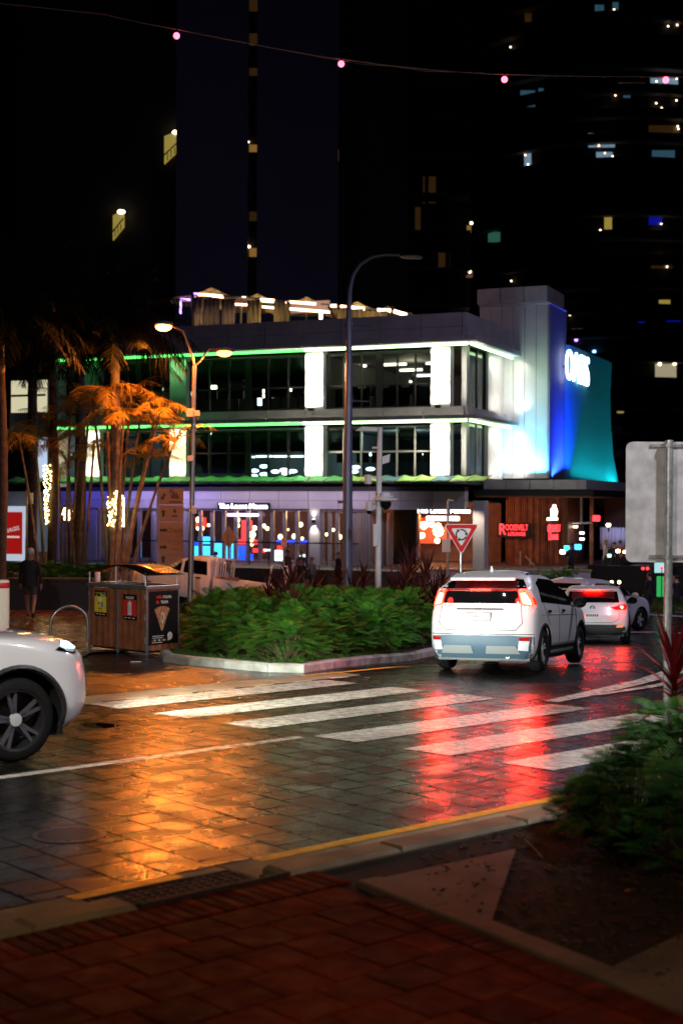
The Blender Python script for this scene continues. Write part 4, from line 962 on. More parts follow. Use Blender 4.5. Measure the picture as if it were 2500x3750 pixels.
for (x, y) in [(845,14),(845,110),(775,216),(722,291),(1250,44),(1498,120),(1540,115),(845,438),(912,450),(1256,438),(1211,511),(1245,526),(1470,398),(1496,411),(1537,408),(1445,373),(1537,362),(1443,474),(1468,496),(1536,461),(1542,580),(1545,592),(1240,646),(1180,669),(1208,703),(1243,718),(855,755),(842,712),(1514,727),(1187,1057),(1439,1066),(1464,1083),(1487,1091),(1367,1193),(1250,1207),(1463,1181),(1490,1190),(1493,1225),(1515,1208),(1433,1215),(1466,1028),(778,1290)]:
    px, py = 1250+x/1.254, y/1.254; p = None
    d = ray(px, py); o = CAM - rt.location; a = d.x*d.x+d.y*d.y; b = 2*(o.x*d.x+o.y*d.y); c = o.x*o.x+o.y*o.y-(RT-1.2)**2; q = b*b-4*a*c
    if q < 0: continue
    k = (-b-math.sqrt(q))/(2*a); p = o+d*k
    MB().sphere(p, .12, 6, 4).build('balcony_lamp', W_spark, rt)
for (px, py, m_) in [(2104, 1236, E['violet']), (2108, 1244, E['violet']), (2174, 1288, wemis('blue_spark', (.2, .5, 1), 6)), (2085, 1150, W_spark), (2414, 1333, W_spark), (2468, 1332, W_spark)]:
    d = ray(px, py); o = CAM - rt.location; a = d.x*d.x+d.y*d.y; b = 2*(o.x*d.x+o.y*d.y); c = o.x*o.x+o.y*o.y-(RT-1.2)**2
    k = (-b-math.sqrt(max(0, b*b-4*a*c)))/(2*a); MB().sphere(o+d*k, .25, 6, 4).build('balcony_lamp', m_, rt)
# ---- neighbouring building at the far left: cream lit window, pale wall, shop
nbx = facx(228, 1600)
nb_ = thing('neighbour_building', 'neighbouring building at the left edge with a cream lit upper window', 'building', PC + BW*(XL-.35) + BV*(-.3), BROT)
xo_ = XL-.35
def nbox(name, m, px0, py0, px1, py1, yo, d=.2):
    a, z1 = fac(px0, py0, yo-.3); b, z0 = fac(px1, py1, yo-.3)
    return box(name, m, nb_, a-xo_, b-xo_, yo, yo+d, z0, z1)
zt_ = fac(100, 1300, -.3)[1]; xr_ = facx(165, 1500, -.3)-xo_; xl_ = -12
box('body', M['darkframe'], nb_, xl_, -.02, 1.2, 12, 0, zt_)
nbox('lit_window', emis('cream_window', (.85, .78, .50), .75), 42, 1395, 166, 1509, .9)
nbox('window_mullion', M['darkframe'], 128, 1395, 131, 1509, .85, .04); nbox('window_rail', M['darkframe'], 42, 1446, 166, 1450, .84, .04)
nbox('spandrel', mat('cream_spandrel', (.55, .50, .34), .8), 36, 1512, 166, 1582, .9)
nbox('lit_window', emis('blue_white_window', (.6, .75, 1), .8), 118, 1602, 166, 1762, .9)
nbox('dark_window', M['darkframe'], 26, 1602, 112, 1762, .9)
nbox('shop_front', M['render'], 16, 1800, 224, 2058, .8)
# red poster board reading BAGEL
a, z1 = fac(-40, 1853, -1.2); b, z0 = fac(92, 2055, -1.2)
t = lampthing('poster_board', 'red and white lit poster board reading BAGEL at the left edge', 'sign', ((a+b)/2, -1.2, z0))
hw = (b-a)/2; hh = z1-z0
box('frame', emis('poster_white', (.72, .82, 1), .62), t, -hw, hw, 0, .12, 0, hh); box('poster', emis('poster_red', (.75, .015, .012), .42), t, -hw+.1, hw-.16, -.02, .0, .35, hh-.3)
text('lettering', 'O BAGEL', .30, emis('poster_text', (1, .8, .8), .6), t, (.22, -.035, hh*.56), (R(90), R(-12), 0), extrude=.005, shear=.3)
box('stripe', bpy.data.materials['poster_text'], t, -.3, .8, -.036, -.022, hh*.42, hh*.455)
for k in (-1, 1): box('leg', M['trim'], t, k*hw*.8-.05, k*hw*.8+.05, .02, .1, -(z0-1.38) if z0 > 1.38 else -.2, 0)
# ================================================================ VEGETATION
def leaflet_strip(mb, base, d, up, length, width, droop, n=3, mi=0):
    side = d.cross(up).normalized(); prev = None
    for i in range(n+1):
        f = i/n; p = base + d*(length*f) - Vector((0, 0, droop*f*f)); w_ = width*(1-f*.98)*(.55+.9*f if f < .5 else 1.0)
        a, b = p - side*w_/2, p + side*w_/2
        if prev is not None:
            k = len(mb.v); mb.v += [tuple(prev[0]), tuple(prev[1]), tuple(b), tuple(a)]; mb.f.append((k, k+1, k+2, k+3)); mb.m.append(mi)
        prev = (a, b)
def frond(mb, base, dirv, length, arch, nl, ll, rnd, width=.045, mi=0, droop=.25):
    dirv = Vector(dirv).normalized(); pts = []
    horiz = Vector((dirv.x, dirv.y, 0)); horiz = horiz.normalized() if horiz.length > .05 else Vector((1, 0, 0))
    p = Vector(base); d = dirv.copy(); n = 12
    for i in range(n+1):
        pts.append(p.copy()); p = p + d*(length/n); d = (d + Vector((0, 0, -arch/n))*1.0 + horiz*.02).normalized()
    mb.tube(pts, [.022*(1-.85*i/n)+.003 for i in range(n+1)], 4, mi, False)
    for i in range(nl):
        f = .12 + .88*(i+.5)/nl; k = min(n-1, int(f*n)); q = pts[k].lerp(pts[k+1], f*n-k); dd = (pts[k+1]-pts[k]).normalized()
        side = dd.cross(Vector((0, 0, 1))); side = side.normalized() if side.length > .05 else Vector((0, 1, 0)); up = side.cross(dd)
        l = ll*math.sin(math.pi*(.18+.8*f))*rnd.uniform(.8, 1.1)
        for s in (-1, 1):
            v = (side*s*.8 + dd*.6 + up*rnd.uniform(-.15, .35)).normalized()
            leaflet_strip(mb, q, v, up, l, width, droop*l*rnd.uniform(.6, 1.6), 2, mi)
def royal_palm(label, px, base_py, top_py, Y, crown, r=.19, lights=None, seed=1, dark=False, nfr=15, flen=3.0):
    rnd = random.Random(seed); b = at(px, base_py, Y); b.z = G(b.x, b.y); top = at(px-2, top_py, Y).z - b.z
    t = thing('palm_tree', label, 'palm tree', b, 0)
    m = MB(); ps = []; rs = []
    for i in range(26):
        f = i/25; ps.append((.12*math.sin(f*2.2)-.05*f, 0, top*f*.8)); rs.append(r*(1.25-.35*f+.22*math.sin(f*3.1)) + (.008 if i % 2 else 0))
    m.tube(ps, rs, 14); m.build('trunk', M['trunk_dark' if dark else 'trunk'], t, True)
    s = MB(); e = ps[-1]; s.tube([(e[0], 0, e[2]-.02), (e[0], 0, e[2]+.08), (e[0], 0, e[2]+.5), (e[0]*.9, 0, top), (e[0]*.8, 0, top+.3)], [r*.7, r*1.05, r*.95, r*.6, r*.3], 12); s.build('crownshaft', M['shaft'], t, True)
    c = MB()
    for i in range(nfr):
        a = i*2.399 + rnd.uniform(-.2, .2); el = rnd.choice([.1, .3, .5, .7, .95, 1.25]) if i > 7 else rnd.uniform(-.35, .1)
        frond(c, (e[0]*.9, 0, top+.1), (math.cos(a)*math.cos(el), math.sin(a)*math.cos(el), math.sin(el)), flen*rnd.uniform(.8, 1.05), rnd.uniform(.9, 1.8), 36, .70, rnd, .075, droop=.7)
    c.build('crown', M['frond'], t)
    return t, top
t1, top1 = royal_palm('tall palm with fairy lights on its trunk, between the bins and street lamp', 414, 2085, 1225, 43.5, None, .145, seed=4, nfr=46, flen=3.0)
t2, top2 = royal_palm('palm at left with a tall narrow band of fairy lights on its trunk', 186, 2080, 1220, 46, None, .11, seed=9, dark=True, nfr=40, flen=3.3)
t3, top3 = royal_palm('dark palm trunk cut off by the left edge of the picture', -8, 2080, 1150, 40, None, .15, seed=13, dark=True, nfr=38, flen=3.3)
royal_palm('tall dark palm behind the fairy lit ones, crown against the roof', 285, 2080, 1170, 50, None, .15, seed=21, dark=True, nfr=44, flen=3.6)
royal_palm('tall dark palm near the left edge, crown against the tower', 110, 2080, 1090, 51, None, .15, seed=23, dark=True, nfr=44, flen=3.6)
E['fairy'] = emis('fairy_light', (1.0, .66, .20), 16)
def fairy(label, px0, px1, py0, py1, Y, n, seed, shape=None):
    rnd = random.Random(seed); c = at((px0+px1)/2, py1, Y); t = thing('fairy_lights', label, 'fairy lights', c); m = MB(); cord = []
    rad = abs(at(px1, py1, Y).x-at(px0, py1, Y).x)/2+.03; h = at(px0, py0, Y).z-c.z
    for i in range(n):
        f = i/n; a = i*2.1+rnd.uniform(-.5, .5); wd = 1.0 if shape is None else shape(f); p = Vector((math.cos(a)*rad*wd, math.sin(a)*rad*wd, h*f+rnd.uniform(-.03, .03))); cord.append(p)
        m.sphere(p, .024, 6, 4)
    o = m.build('bulb_string', E['fairy'], t); o['kind'] = 'stuff'
    MB().tube([p*.97 for p in cord], .006, 4).build('cord', M['black'], t)
    light('fairy_glow', 'POINT', t, (0, -rad-.3, h*.5), 6, (1, .6, .2), size=.3)
fairy('narrow band of warm fairy lights wound round the left palm', 164, 200, 1700, 1918, 46, 130, 3)
fairy('bulging bundle of warm fairy lights on the middle palm', 396, 450, 1792, 1928, 43.45, 150, 5, lambda f: 1.0 if f < .75 else 1.0-.6*(f-.75)/.25)
# cane palms: clumps of thin stems with orange lit heads
def cane(label, stems, Y0, seed):
    rnd = random.Random(seed); rk = ranks([q[2] for q in stems])
    for i, (bx, by, hx, hy) in enumerate(stems):
        Y = Y0 + rnd.uniform(-1.2, 1.2); b = at(bx, 2080, Y); b.z = G(b.x, b.y)+.1; h = at(hx, hy, Y)
        t = thing('cane_palm', label % ORD[rk[i]], 'palm tree', b, 0, 'slender cane palms in the clump' + (' on the left' if Y0 > 44.5 else ' in the middle'))
        hv = h-b; pts = [Vector((hv.x*f**1.4, hv.y*f, hv.z*f)) for f in [k/9 for k in range(10)]]
        MB().tube(pts, [.055-.02*k/9+(.006 if k % 2 else 0) for k in range(10)], 7).build('trunk', M['trunk'], t, True)
        c = MB(); n = rnd.randint(6, 8)
        for k in range(n):
            a = k*2.399+rnd.uniform(-.3, .3); el = rnd.uniform(.2, 1.15)
            frond(c, hv, (math.cos(a)*math.cos(el), math.sin(a)*math.cos(el), math.sin(el)), rnd.uniform(1.0, 1.6), rnd.uniform(1.1, 2.2), 17, .46, rnd, .05, droop=.5)
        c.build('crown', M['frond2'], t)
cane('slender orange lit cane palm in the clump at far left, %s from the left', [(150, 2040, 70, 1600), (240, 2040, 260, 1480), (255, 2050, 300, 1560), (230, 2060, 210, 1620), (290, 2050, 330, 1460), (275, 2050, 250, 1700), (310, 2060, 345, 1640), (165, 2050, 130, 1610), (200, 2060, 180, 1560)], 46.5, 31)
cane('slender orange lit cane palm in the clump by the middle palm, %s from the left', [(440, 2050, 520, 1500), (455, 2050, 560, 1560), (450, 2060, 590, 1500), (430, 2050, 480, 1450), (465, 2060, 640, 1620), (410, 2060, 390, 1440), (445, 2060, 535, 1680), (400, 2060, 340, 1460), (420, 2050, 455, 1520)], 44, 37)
# shrubs with lobed leaves
def lobed_leaf(mb, base, d, up, L_, rnd, mi=0):
    d = d.normalized(); side = d.cross(up).normalized(); up = side.cross(d)
    n = 8; prev = base
    for i in range(1, n+1):
        f = i/n; c = base + d*(L_*f) - Vector((0, 0, .28*L_*f*f)); dd = (c-prev).normalized()
        wl = L_*.46*math.sin(math.pi*(.2+.74*f)) + .01
        for s in (-1, 1):
            tip = c + side*s*wl + dd*wl*.55 - Vector((0, 0, wl*.25)); m1 = prev.lerp(c, .48); m2 = prev.lerp(c, .86)
            k = len(mb.v); mid = (m2+tip)/2 + dd*wl*.06; mb.v += [tuple(m1), tuple(m2), tuple(mid), tuple(tip), tuple((m1+tip)/2 - dd*wl*.05)]
            mb.f.append((k, k+1, k+2, k+3, k+4)); mb.m.append(mi)
        prev = c
    tip = prev + d*L_*.12 - Vector((0, 0, L_*.08)); k = len(mb.v)
    mb.v += [tuple(prev-side*L_*.05), tuple(prev+side*L_*.05), tuple(tip)]; mb.f.append((k, k+1, k+2)); mb.m.append(mi)
def shrub_mesh(seed, rad, h, n, L_):
    rnd = random.Random(seed); m = MB()
    for i in range(n):
        a = rnd.uniform(0, 6.283); u = rnd.random()**.6; r_ = rad*u; zz = h*math.sqrt(max(0.04, 1-u*u*.92))*rnd.uniform(.55, 1.0)
        p = Vector((math.cos(a)*r_*.75, math.sin(a)*r_*.75, zz))
        out = Vector((math.cos(a), math.sin(a), rnd.uniform(-.2, .9) if u > .4 else rnd.uniform(.3, 1.3)))
        l = L_*rnd.uniform(.65, 1.15); lobed_leaf(m, p, out, Vector((0, 0, 1)), l, rnd, 1 if rnd.random() < .25 else 0)
        if i % 3 == 0: m.tube([(p.x*.2, p.y*.2, 0), p], [.008, .004], 4, 2, False)
    return m.mesh('foliage', [M['leaf'], M['leaf2'], M['stem']])
shm = [shrub_mesh(50+i, .78, .74, 200, .27) for i in range(5)]
def in_isl(x, y, marg=.25):
    P = ISL; ins = False; dm = 9e9
    for i in range(len(P)):
        (x0, y0), (x1, y1) = P[i], P[(i+1) % len(P)]
        if (y0 > y) != (y1 > y) and x < (x1-x0)*(y-y0)/(y1-y0)+x0: ins = not ins
        e = Vector((x1-x0, y1-y0)); q = Vector((x-x0, y-y0)); k = max(0, min(1, q.dot(e)/e.length_squared)); dm = min(dm, (q-e*k).length)
    return ins and dm > marg
rs = random.Random(77); y = 24.1; row = 0; ns_ = 0
while y < 41:
    x = -3.6 + (.45 if row % 2 else 0)
    while x < 3.2:
        xx, yy = x + rs.uniform(-.12, .12), y + rs.uniform(-.12, .12)
        if in_isl(xx, yy, .52):
            zf = (.92 + .62*sm(24, 30, yy)) * (.86 if xx < -1.2 else 1.0)
            t = thing('island_shrub', 'green feathery leafed shrub massed on the kerbed island behind the bins', 'shrub', (xx, yy, G(xx, yy)+.1), rs.uniform(0, 6.28), 'shrubs filling the kerbed island')
            t.scale = (1, 1, zf); f = link('foliage', shm[ns_ % 5], t); ns_ += 1
        x += .9
    y += .82; row += 1
# grass fringe along the island kerb
gm = MB(); rg = random.Random(8)
front = [Vector(p) for p in ISL[:9]]
for i in range(len(front)-1):
    for k in range(int((front[i+1]-front[i]).length*260)):
        p = front[i].lerp(front[i+1], rg.random()); e = (front[i+1]-front[i]).normalized(); n_ = Vector((-e.y, e.x))
        if not in_isl(p.x+n_.x*.3, p.y+n_.y*.3, 0): n_ = -n_
        p = p + n_*rg.uniform(.18, .62); z = G(p.x, p.y)+.09; a = rg.uniform(0, 6.28); h = rg.uniform(.08, .22)
        q = Vector((p.x, p.y, z)); d = Vector((math.cos(a)*.5, math.sin(a)*.5, 1)).normalized()
        leaflet_strip(gm, q, d, Vector((math.sin(a), -math.cos(a), .01)), h, .012, .06, 2)
tag(gm.build('grass', M['grass']), 'tufted green grass fringe inside the pale island kerb', 'grass', kind='stuff')
gm = MB()
for k in range(2200):
    x = rg.uniform(11.5, 16); y = rg.uniform(54.5, 61); z = G(x, y)+.1; a = rg.uniform(0, 6.28)
    leaflet_strip(gm, Vector((x, y, z)), Vector((math.cos(a)*.6, math.sin(a)*.6, 1)).normalized(), Vector((math.sin(a), -math.cos(a), .01)), rg.uniform(.2, .5), .05, .1, 2)
tag(gm.build('far_grass', M['grass']), 'grass on the far roundabout island behind the white kerb', 'grass', kind='stuff')
# red cordylines
def cordy_mesh(seed, n, L_, up=.5):
    rnd = random.Random(seed); m = MB(); m.tube([(0, 0, 0), (.02, .02, .5)], [.03, .02], 6, 1)
    for i in range(n):
        a = i*2.399; f = i/n; el = -.15+1.5*f; l = L_*rnd.uniform(.7, 1.1)
        leaflet_strip(m, Vector((0, 0, .15+.4*f)), Vector((math.cos(a)*math.cos(el), math.sin(a)*math.cos(el), math.sin(el)+up*.3)).normalized(), Vector((0, 0, 1)) if el < 1.2 else Vector((1, 0, 0)), l, .075, .35*l*(1.2-f), 4)
    return m.mesh('foliage', [M['cordy'], M['stem']])
com = [cordy_mesh(60+i, 46, .66) for i in range(3)]
for i, (px, py, Y, s, lab) in enumerate([(1040, 2125, 30.0, 1.05, 'dark red strap leafed cordyline rising from the middle of the island shrubs'), (1130, 2150, 29.4, .85, 'smaller dark red cordyline at the right of the middle one in the shrubs'), (985, 2140, 31, .8, 'small dark red cordyline left of the middle one near the ute tray'),
        (1560, 2060, 33.0, 1.25, 'tall dark red cordyline left of the give way sign'), (1480, 2090, 34, 1.1, 'dark red cordyline just right of the white camera pole'), (1620, 2095, 33.5, .95, 'dark red cordyline under the give way sign'), (1330, 2090, 38, 1.0, 'dark red cordyline between lamp post and camera pole'), (1240, 2080, 39.5, 1.0, 'dark red cordyline left of the tall lamp post foot'),
        (1500, 2040, 36, 1.45, 'tallest dark red cordyline between camera pole and give way sign'), (1440, 2120, 35, 1.2, 'low dark red cordyline at the foot of the camera pole'), (1590, 2130, 31.5, 1.15, 'low dark red cordyline in front of the give way post'), (1070, 2090, 33, 1.3, 'tall dark red cordyline behind the middle one near the people'), (1010, 2105, 33.5, 1.15, 'dark red cordyline at the end of the ute tray'), (1150, 2115, 33, 1.1, 'dark red cordyline right of the people by the pier'), (1545, 2160, 30.5, 1.0, 'lowest dark red cordyline beside the SUV roof'), (1290, 2120, 36, 1.1, 'dark red cordyline before the tall lamp post foot'), (1080, 2170, 28.5, .9, 'front most dark red cordyline sunk in the green shrubs')]):
    p = at(px, py, Y); g = G(p.x, p.y)+.1; t = thing('red_cordyline', lab, 'cordyline', (p.x, p.y, g), i*1.3)
    f = link('foliage', com[i % 3], t); f.scale = (s, s, s); f.location = (0, 0, max(.1, p.z-g-.75*s)); 
    hh = max(.1, p.z-g-.75*s)
    MB().tube([(0, 0, 0), (.02, 0, hh+.05)], .035, 6).build('stem', M['stem'], t)
# foreground bed: fern-like shrub and red cordyline
fgm = [shrub_mesh(90+i, .62, .72, 260, .22) for i in range(2)]; M['cordy_bright'] = foliage('bright_red_leaf', (.30, .02, .025), (.12, .012, .012), .4)
for i, (px, py, s, lab) in enumerate([(2310, 3090, 1.0, 'green feathery shrub at the front of the right foreground bed'), (2480, 2960, 1.25, 'green feathery shrub at the right edge behind the front one'), (2560, 3190, 1.0, 'green feathery shrub low at the right edge of the picture'), (2160, 3030, .62, 'small green feathery shrub at the left tip of the foreground bed')]):
    p = gnd(px, py, .1); t = thing('bed_shrub', lab, 'shrub', p, i*2.0); f = link('foliage', fgm[i % 2], t); f.scale = (s, s, s)
p = gnd(2465, 2880, .1); t = thing('red_cordyline', 'bright red cordyline at the right edge beside the sign post', 'cordyline', p, .5)
fm_ = com[0].copy(); fm_.materials[0] = M['cordy_bright']; f = link('foliage', fm_, t); f.scale = (1.1, 1.1, 1.1); f.location = (0, 0, .55); MB().tube([(0, 0, 0), (.02, 0, .8)], .03, 6).build('stem', M['stem'], t)
# leaf litter bits
p = gnd(2290, 3265, .11); t = thing('fallen_leaf', 'pale curled fallen leaf on the dark mulch', 'leaf', p, .6); lf = MB(); leaflet_strip(lf, Vector((0, 0, .0)), Vector((1, .2, .3)).normalized(), Vector((0, 0, 1)), .13, .05, .05, 4); o = lf.build('blade', mat('dry_leaf', (.35, .16, .06), .7), t); s_m = o.modifiers.new('solid', 'SOLIDIFY'); s_m.thickness = .002
p0 = gnd(1890, 3072, .13); p1 = gnd(1985, 3145, .13); t = thing('fallen_frond', 'long dry yellow stalk lying at the bed corner', 'twig', p0)
d_ = p1-p0; MB().tube([(0, 0, .02), (d_.x*.4, d_.y*.2, .03), (d_.x*.8, d_.y*.75, .02), (d_.x, d_.y, .01)], [.006, .006, .005, .003], 5).build('stalk', mat('dry_stalk', (.32, .24, .06), .7), t)
# plants beside the bar on the right and planter wall
rp = random.Random(4)
for i, (px, py, Y, s) in enumerate([(2060, 2040, 56, 1.0), (2110, 2060, 57, .9), (2010, 2070, 56, .8)]):
    p = at(px, py, Y); g = G(p.x, p.y); t = thing('planter_palm', 'low leafy palm in front of the bar timber wall, %s from the left' % ['second', 'third', 'first'][i], 'plant', (p.x, p.y, g), 0, 'palms before the bar wall')
    c = MB()
    for k in range(14):
        a = k*2.4; el = rp.uniform(.2, 1.2); frond(c, (0, 0, p.z-g-.9), (math.cos(a)*math.cos(el), math.sin(a)*math.cos(el), math.sin(el)), 1.3*s, 1.8, 16, .4, rp, .06, droop=.4)
    c.build('crown', M['leaf2'], t); MB().cyl((0, 0, 0), (0, 0, p.z-g-.85), .06, n=7).build('stem', M['stem'], t)
a = at(1960, 2092, 60); b = at(2190, 2092, 58)
t = thing('planter_wall', 'low pale planter wall behind the parked white cars', 'wall', (a.x, a.y, G(a.x, a.y)))
MB().box(-4.5, b.x-a.x, -.15, .15, 0, a.z-G(a.x, a.y)).build('block', M['render'], t); MB().box(-4.55, b.x-a.x+.05, -.2, .2, a.z-G(a.x, a.y), a.z-G(a.x, a.y)+.08).build('coping', M['concrete'], t)
# dark hedge line before the plaza terrace on the left
hd = [shrub_mesh(120+i, .9, .95, 150, .26) for i in range(2)]
for i in range(16):
    px = 40 + i*48; Y = 45 + (i % 3)*.6; p = at(px, 2075, Y); g = G(p.x, p.y)
    t = thing('dark_shrub', 'unlit low shrub in the row behind the plaza and bins, %s from the left' % ORD[i], 'shrub', (p.x, p.y, g), i*1.1, 'unlit shrubs in the row behind the plaza'); f = link('foliage', hd[i % 2], t); f.scale = (1, 1, (p.z-g)/.95+.1 if i < 9 else .8)
# low planter wall behind walker
a = at(40, 2190, 40.5); b = at(335, 2190, 40.5); g = G(a.x, a.y)
t = thing('planter_wall', 'low dark planter wall behind the walker', 'wall', (a.x, a.y, g)); MB().box(-2.5, b.x-a.x, 0, .3, 0, .85).build('block', mat('dark_planter', (.035, .03, .03), .7), t); MB().box(-2.5, b.x-a.x+.04, -.05, .35, .85, .93).build('coping', M['trunk_dark'], t)
# ================================================================ VEHICLES
E['tail'] = emis('tail_lamp', (1.0, 0.0009, 0.0004), 400); E['tailhot'] = emis('tail_lamp_core', (1.0, 0.30, 0.10), 60); E['taildim'] = emis('tail_lamp_dim', (1.0, .03, .02), 1.2)
E['head'] = emis('headlamp', (.45, .75, 1.0), 6)
class Car:
    def __init__(s, name, label, levels, axles, wr, loc, psi, group=None, scale=1.0, track=.78):
        s.lv = levels; s.ax = axles; s.wr = wr; s.track = track
        g = lambda q: G(q.x, q.y)
        f = Vector((math.sin(psi), math.cos(psi))); r_ = Vector((f.y, -f.x)); c = Vector(loc)
        zf, zr = g(c+f*1.3), g(c-f*1.3); zl, zri = g(c-r_*.8), g(c+r_*.8)
        s.t = thing(name, label, 'car', (c.x, c.y, (zf+zr)/2+.013), 0, group)
        s.t.rotation_euler = (math.atan2(zf-zr, 2.6), math.atan2(zl-zri, 1.6), -psi); s.t.scale = (scale,)*3
    def par(s, z):                       # monotone cubic interpolation of the section table
        L = s.lv
        if not hasattr(s, 'tg'):
            n = len(L); s.tg = []
            dl = [[(L[k+1][c]-L[k][c])/(L[k+1][0]-L[k][0]) for c in range(1, 8)] for k in range(n-1)]
            for k in range(n):
                if k == 0 or k == n-1: s.tg.append(dl[0 if k == 0 else n-2]); continue
                s.tg.append([0.0 if a*b <= 0 else 2*a*b/(a+b) for a, b in zip(dl[k-1], dl[k])])
        if z <= L[0][0]: return L[0][1:]
        for k in range(len(L)-1):
            if z <= L[k+1][0]:
                h = L[k+1][0]-L[k][0]; t = (z-L[k][0])/h; t2, t3 = t*t, t*t*t
                return tuple((2*t3-3*t2+1)*L[k][c+1] + (t3-2*t2+t)*h*s.tg[k][c] + (-2*t3+3*t2)*L[k+1][c+1] + (t3-t2)*h*s.tg[k+1][c] for c in range(7))
        return L[-1][1:]
    def ring(s, z, n=16, m=30):
        yr, yf, W, Lr, pr, Lf, pf = s.par(z); out = []
        for i in range(n):
            th = math.pi/2*i/n; out.append((W*math.sin(th)**(2/pr), yr+Lr*(1-math.cos(th)**(2/pr))))
        for i in range(m+1): out.append((W, yr+Lr+(yf-Lf-yr-Lr)*i/m))
        for i in range(1, n+1):
            th = math.pi/2*(1-i/n); out.append((W*max(0, math.sin(th))**(2/pf), yf-Lf*(1-math.cos(th)**(2/pf))))
        return out
    def xs(s, y, z):
        yr, yf, W, Lr, pr, Lf, pf = s.par(z)
        if y < yr+Lr: u = min(1, (yr+Lr-y)/Lr); return W*max(0, 1-u**pr)**(1/pr)
        if y > yf-Lf: u = min(1, (y-yf+Lf)/Lf); return W*max(0, 1-u**pf)**(1/pf)
        return W
    def yr(s, x, z):
        yr, yf, W, Lr, pr, Lf, pf = s.par(z); u = min(1, abs(x)/W); return yr+Lr*(1-max(0, 1-u**pr)**(1/pr))
    def yf(s, x, z):
        yr, yf, W, Lr, pr, Lf, pf = s.par(z); u = min(1, abs(x)/W); return yf-Lf*(1-max(0, 1-u**pf)**(1/pf))
    def body(s, m, arch=None, dz=.03):
        zs = [s.lv[0][0]]
        for a, b in zip(s.lv[:-1], s.lv[1:]):
            k = max(1, round((b[0]-a[0])/dz)); zs += [a[0]+(b[0]-a[0])*i/k for i in range(1, k+1)]
        bm = bmesh.new(); rings = []
        for z in zs:
            h = s.ring(z); full = h + [(-x, y) for x, y in reversed(h[1:-1])]
            rings.append([bm.verts.new((x, y, z)) for x, y in full])
        n = len(rings[0])
        for j in range(len(rings)-1):
            for i in range(n):
                bm.faces.new((rings[j][i], rings[j][(i+1) % n], rings[j+1][(i+1) % n], rings[j+1][i]))
        bm.faces.new(rings[-1]); bm.faces.new(list(reversed(rings[0])))
        Ra = arch or s.wr+.055
        inside = set()
        for v in bm.verts:
            for ya in s.ax:
                if abs(v.co.x) > .45 and (v.co.y-ya)**2+(v.co.z-s.wr)**2 < Ra*Ra: inside.add(v)
        bmesh.ops.delete(bm, geom=[f for f in bm.faces if all(v in inside for v in f.verts)], context='FACES')
        for v in bm.verts:
            if v in inside and v.link_faces:
                ya = min(s.ax, key=lambda q: abs(q-v.co.y)); d = Vector((v.co.y-ya, v.co.z-s.wr))
                if d.length < 1e-4: continue
                d = d.normalized()*Ra
                sg = 1 if v.co.x > 0 else -1; z = max(s.lv[0][0], s.wr+d.y); y = ya+d.x; v.co = (sg*s.xs(y, z), y, z)
        loose = [v for v in bm.verts if not v.link_faces]; bmesh.ops.delete(bm, geom=loose, context='VERTS')
        bmesh.ops.recalc_face_normals(bm, faces=bm.faces[:])
        me = bpy.data.meshes.new('body'); bm.to_mesh(me); bm.free(); me.materials.append(m)
        me.polygons.foreach_set('use_smooth', [True]*len(me.polygons)); me.set_sharp_from_angle(angle=R(50))
        o = link('body', me, s.t)
        lin = MB(); W = s.lv[2][3]
        for ya in s.ax:
            for sg in (-1, 1):
                P_ = [(ya+(Ra+.004)*math.cos(a), s.wr+(Ra+.004)*math.sin(a)) for a in [R(-22+224*k/24) for k in range(25)]]
                for k in range(24): lin.quad((sg*(W-.32), *P_[k]), (sg*(W-.02), *P_[k]), (sg*(W-.02), *P_[k+1]), (sg*(W-.32), *P_[k+1]))
                lin.add([(sg*(W-.32), *q) for q in P_], [tuple(range(25))])
        lin.box(-W+.12, W-.12, s.ax[0]-.5, s.ax[1]+.5, s.lv[0][0]-.02, s.lv[0][0]+.06)
        lin.build('wheel_housing', M['black'], s.t)
        return o
    def patch(s, name, poly, side, m, off=.006, res=.06, parent=None, depth=.014):
        bm = bmesh.new(); f = bm.faces.new([bm.verts.new((a, b, 0)) for a, b in poly])
        us = [p[0] for p in poly]; vs = [p[1] for p in poly]
        def cut(co, no): bmesh.ops.bisect_plane(bm, geom=bm.verts[:]+bm.edges[:]+bm.faces[:], plane_co=co, plane_no=no)
        k = max(1, int((max(us)-min(us))/res)); 
        for i in range(1, k): cut((min(us)+(max(us)-min(us))*i/k, 0, 0), (1, 0, 0))
        k = max(1, int((max(vs)-min(vs))/res))
        for i in range(1, k): cut((0, min(vs)+(max(vs)-min(vs))*i/k, 0), (0, 1, 0))
        def mp(a, b, o):
            if side == 'rear': return (a, s.yr(a, b)-o, b)
            if side == 'front': return (a, s.yf(a, b)+o, b)
            sg = 1 if side == 'right' else -1
            return (sg*(s.xs(a, b)+o), a, b)
        bd = [(e.verts[0].co.copy(), e.verts[1].co.copy()) for e in bm.edges if e.is_boundary]
        mb = MB(); idx = {}
        for v in bm.verts: idx[v] = len(mb.v); mb.v.append(mp(v.co.x, v.co.y, off))
        for f in bm.faces: mb.f.append(tuple(idx[v] for v in f.verts)); mb.m.append(0)
        for a, b in bd: mb.add([mp(a.x, a.y, off), mp(b.x, b.y, off), mp(b.x, b.y, off-depth), mp(a.x, a.y, off-depth)], [(0,1,2,3)])
        bm.free()
        bmw = mb.mesh(name, m)
        b2 = bmesh.new(); b2.from_mesh(bmw); bmesh.ops.remove_doubles(b2, verts=b2.verts[:], dist=1e-5); bmesh.ops.recalc_face_normals(b2, faces=b2.faces[:]); b2.to_mesh(bmw); b2.free()
        bmw.polygons.foreach_set('use_smooth', [True]*len(bmw.polygons)); bmw.set_sharp_from_angle(angle=R(40))
        return link(name, bmw, parent or s.t)
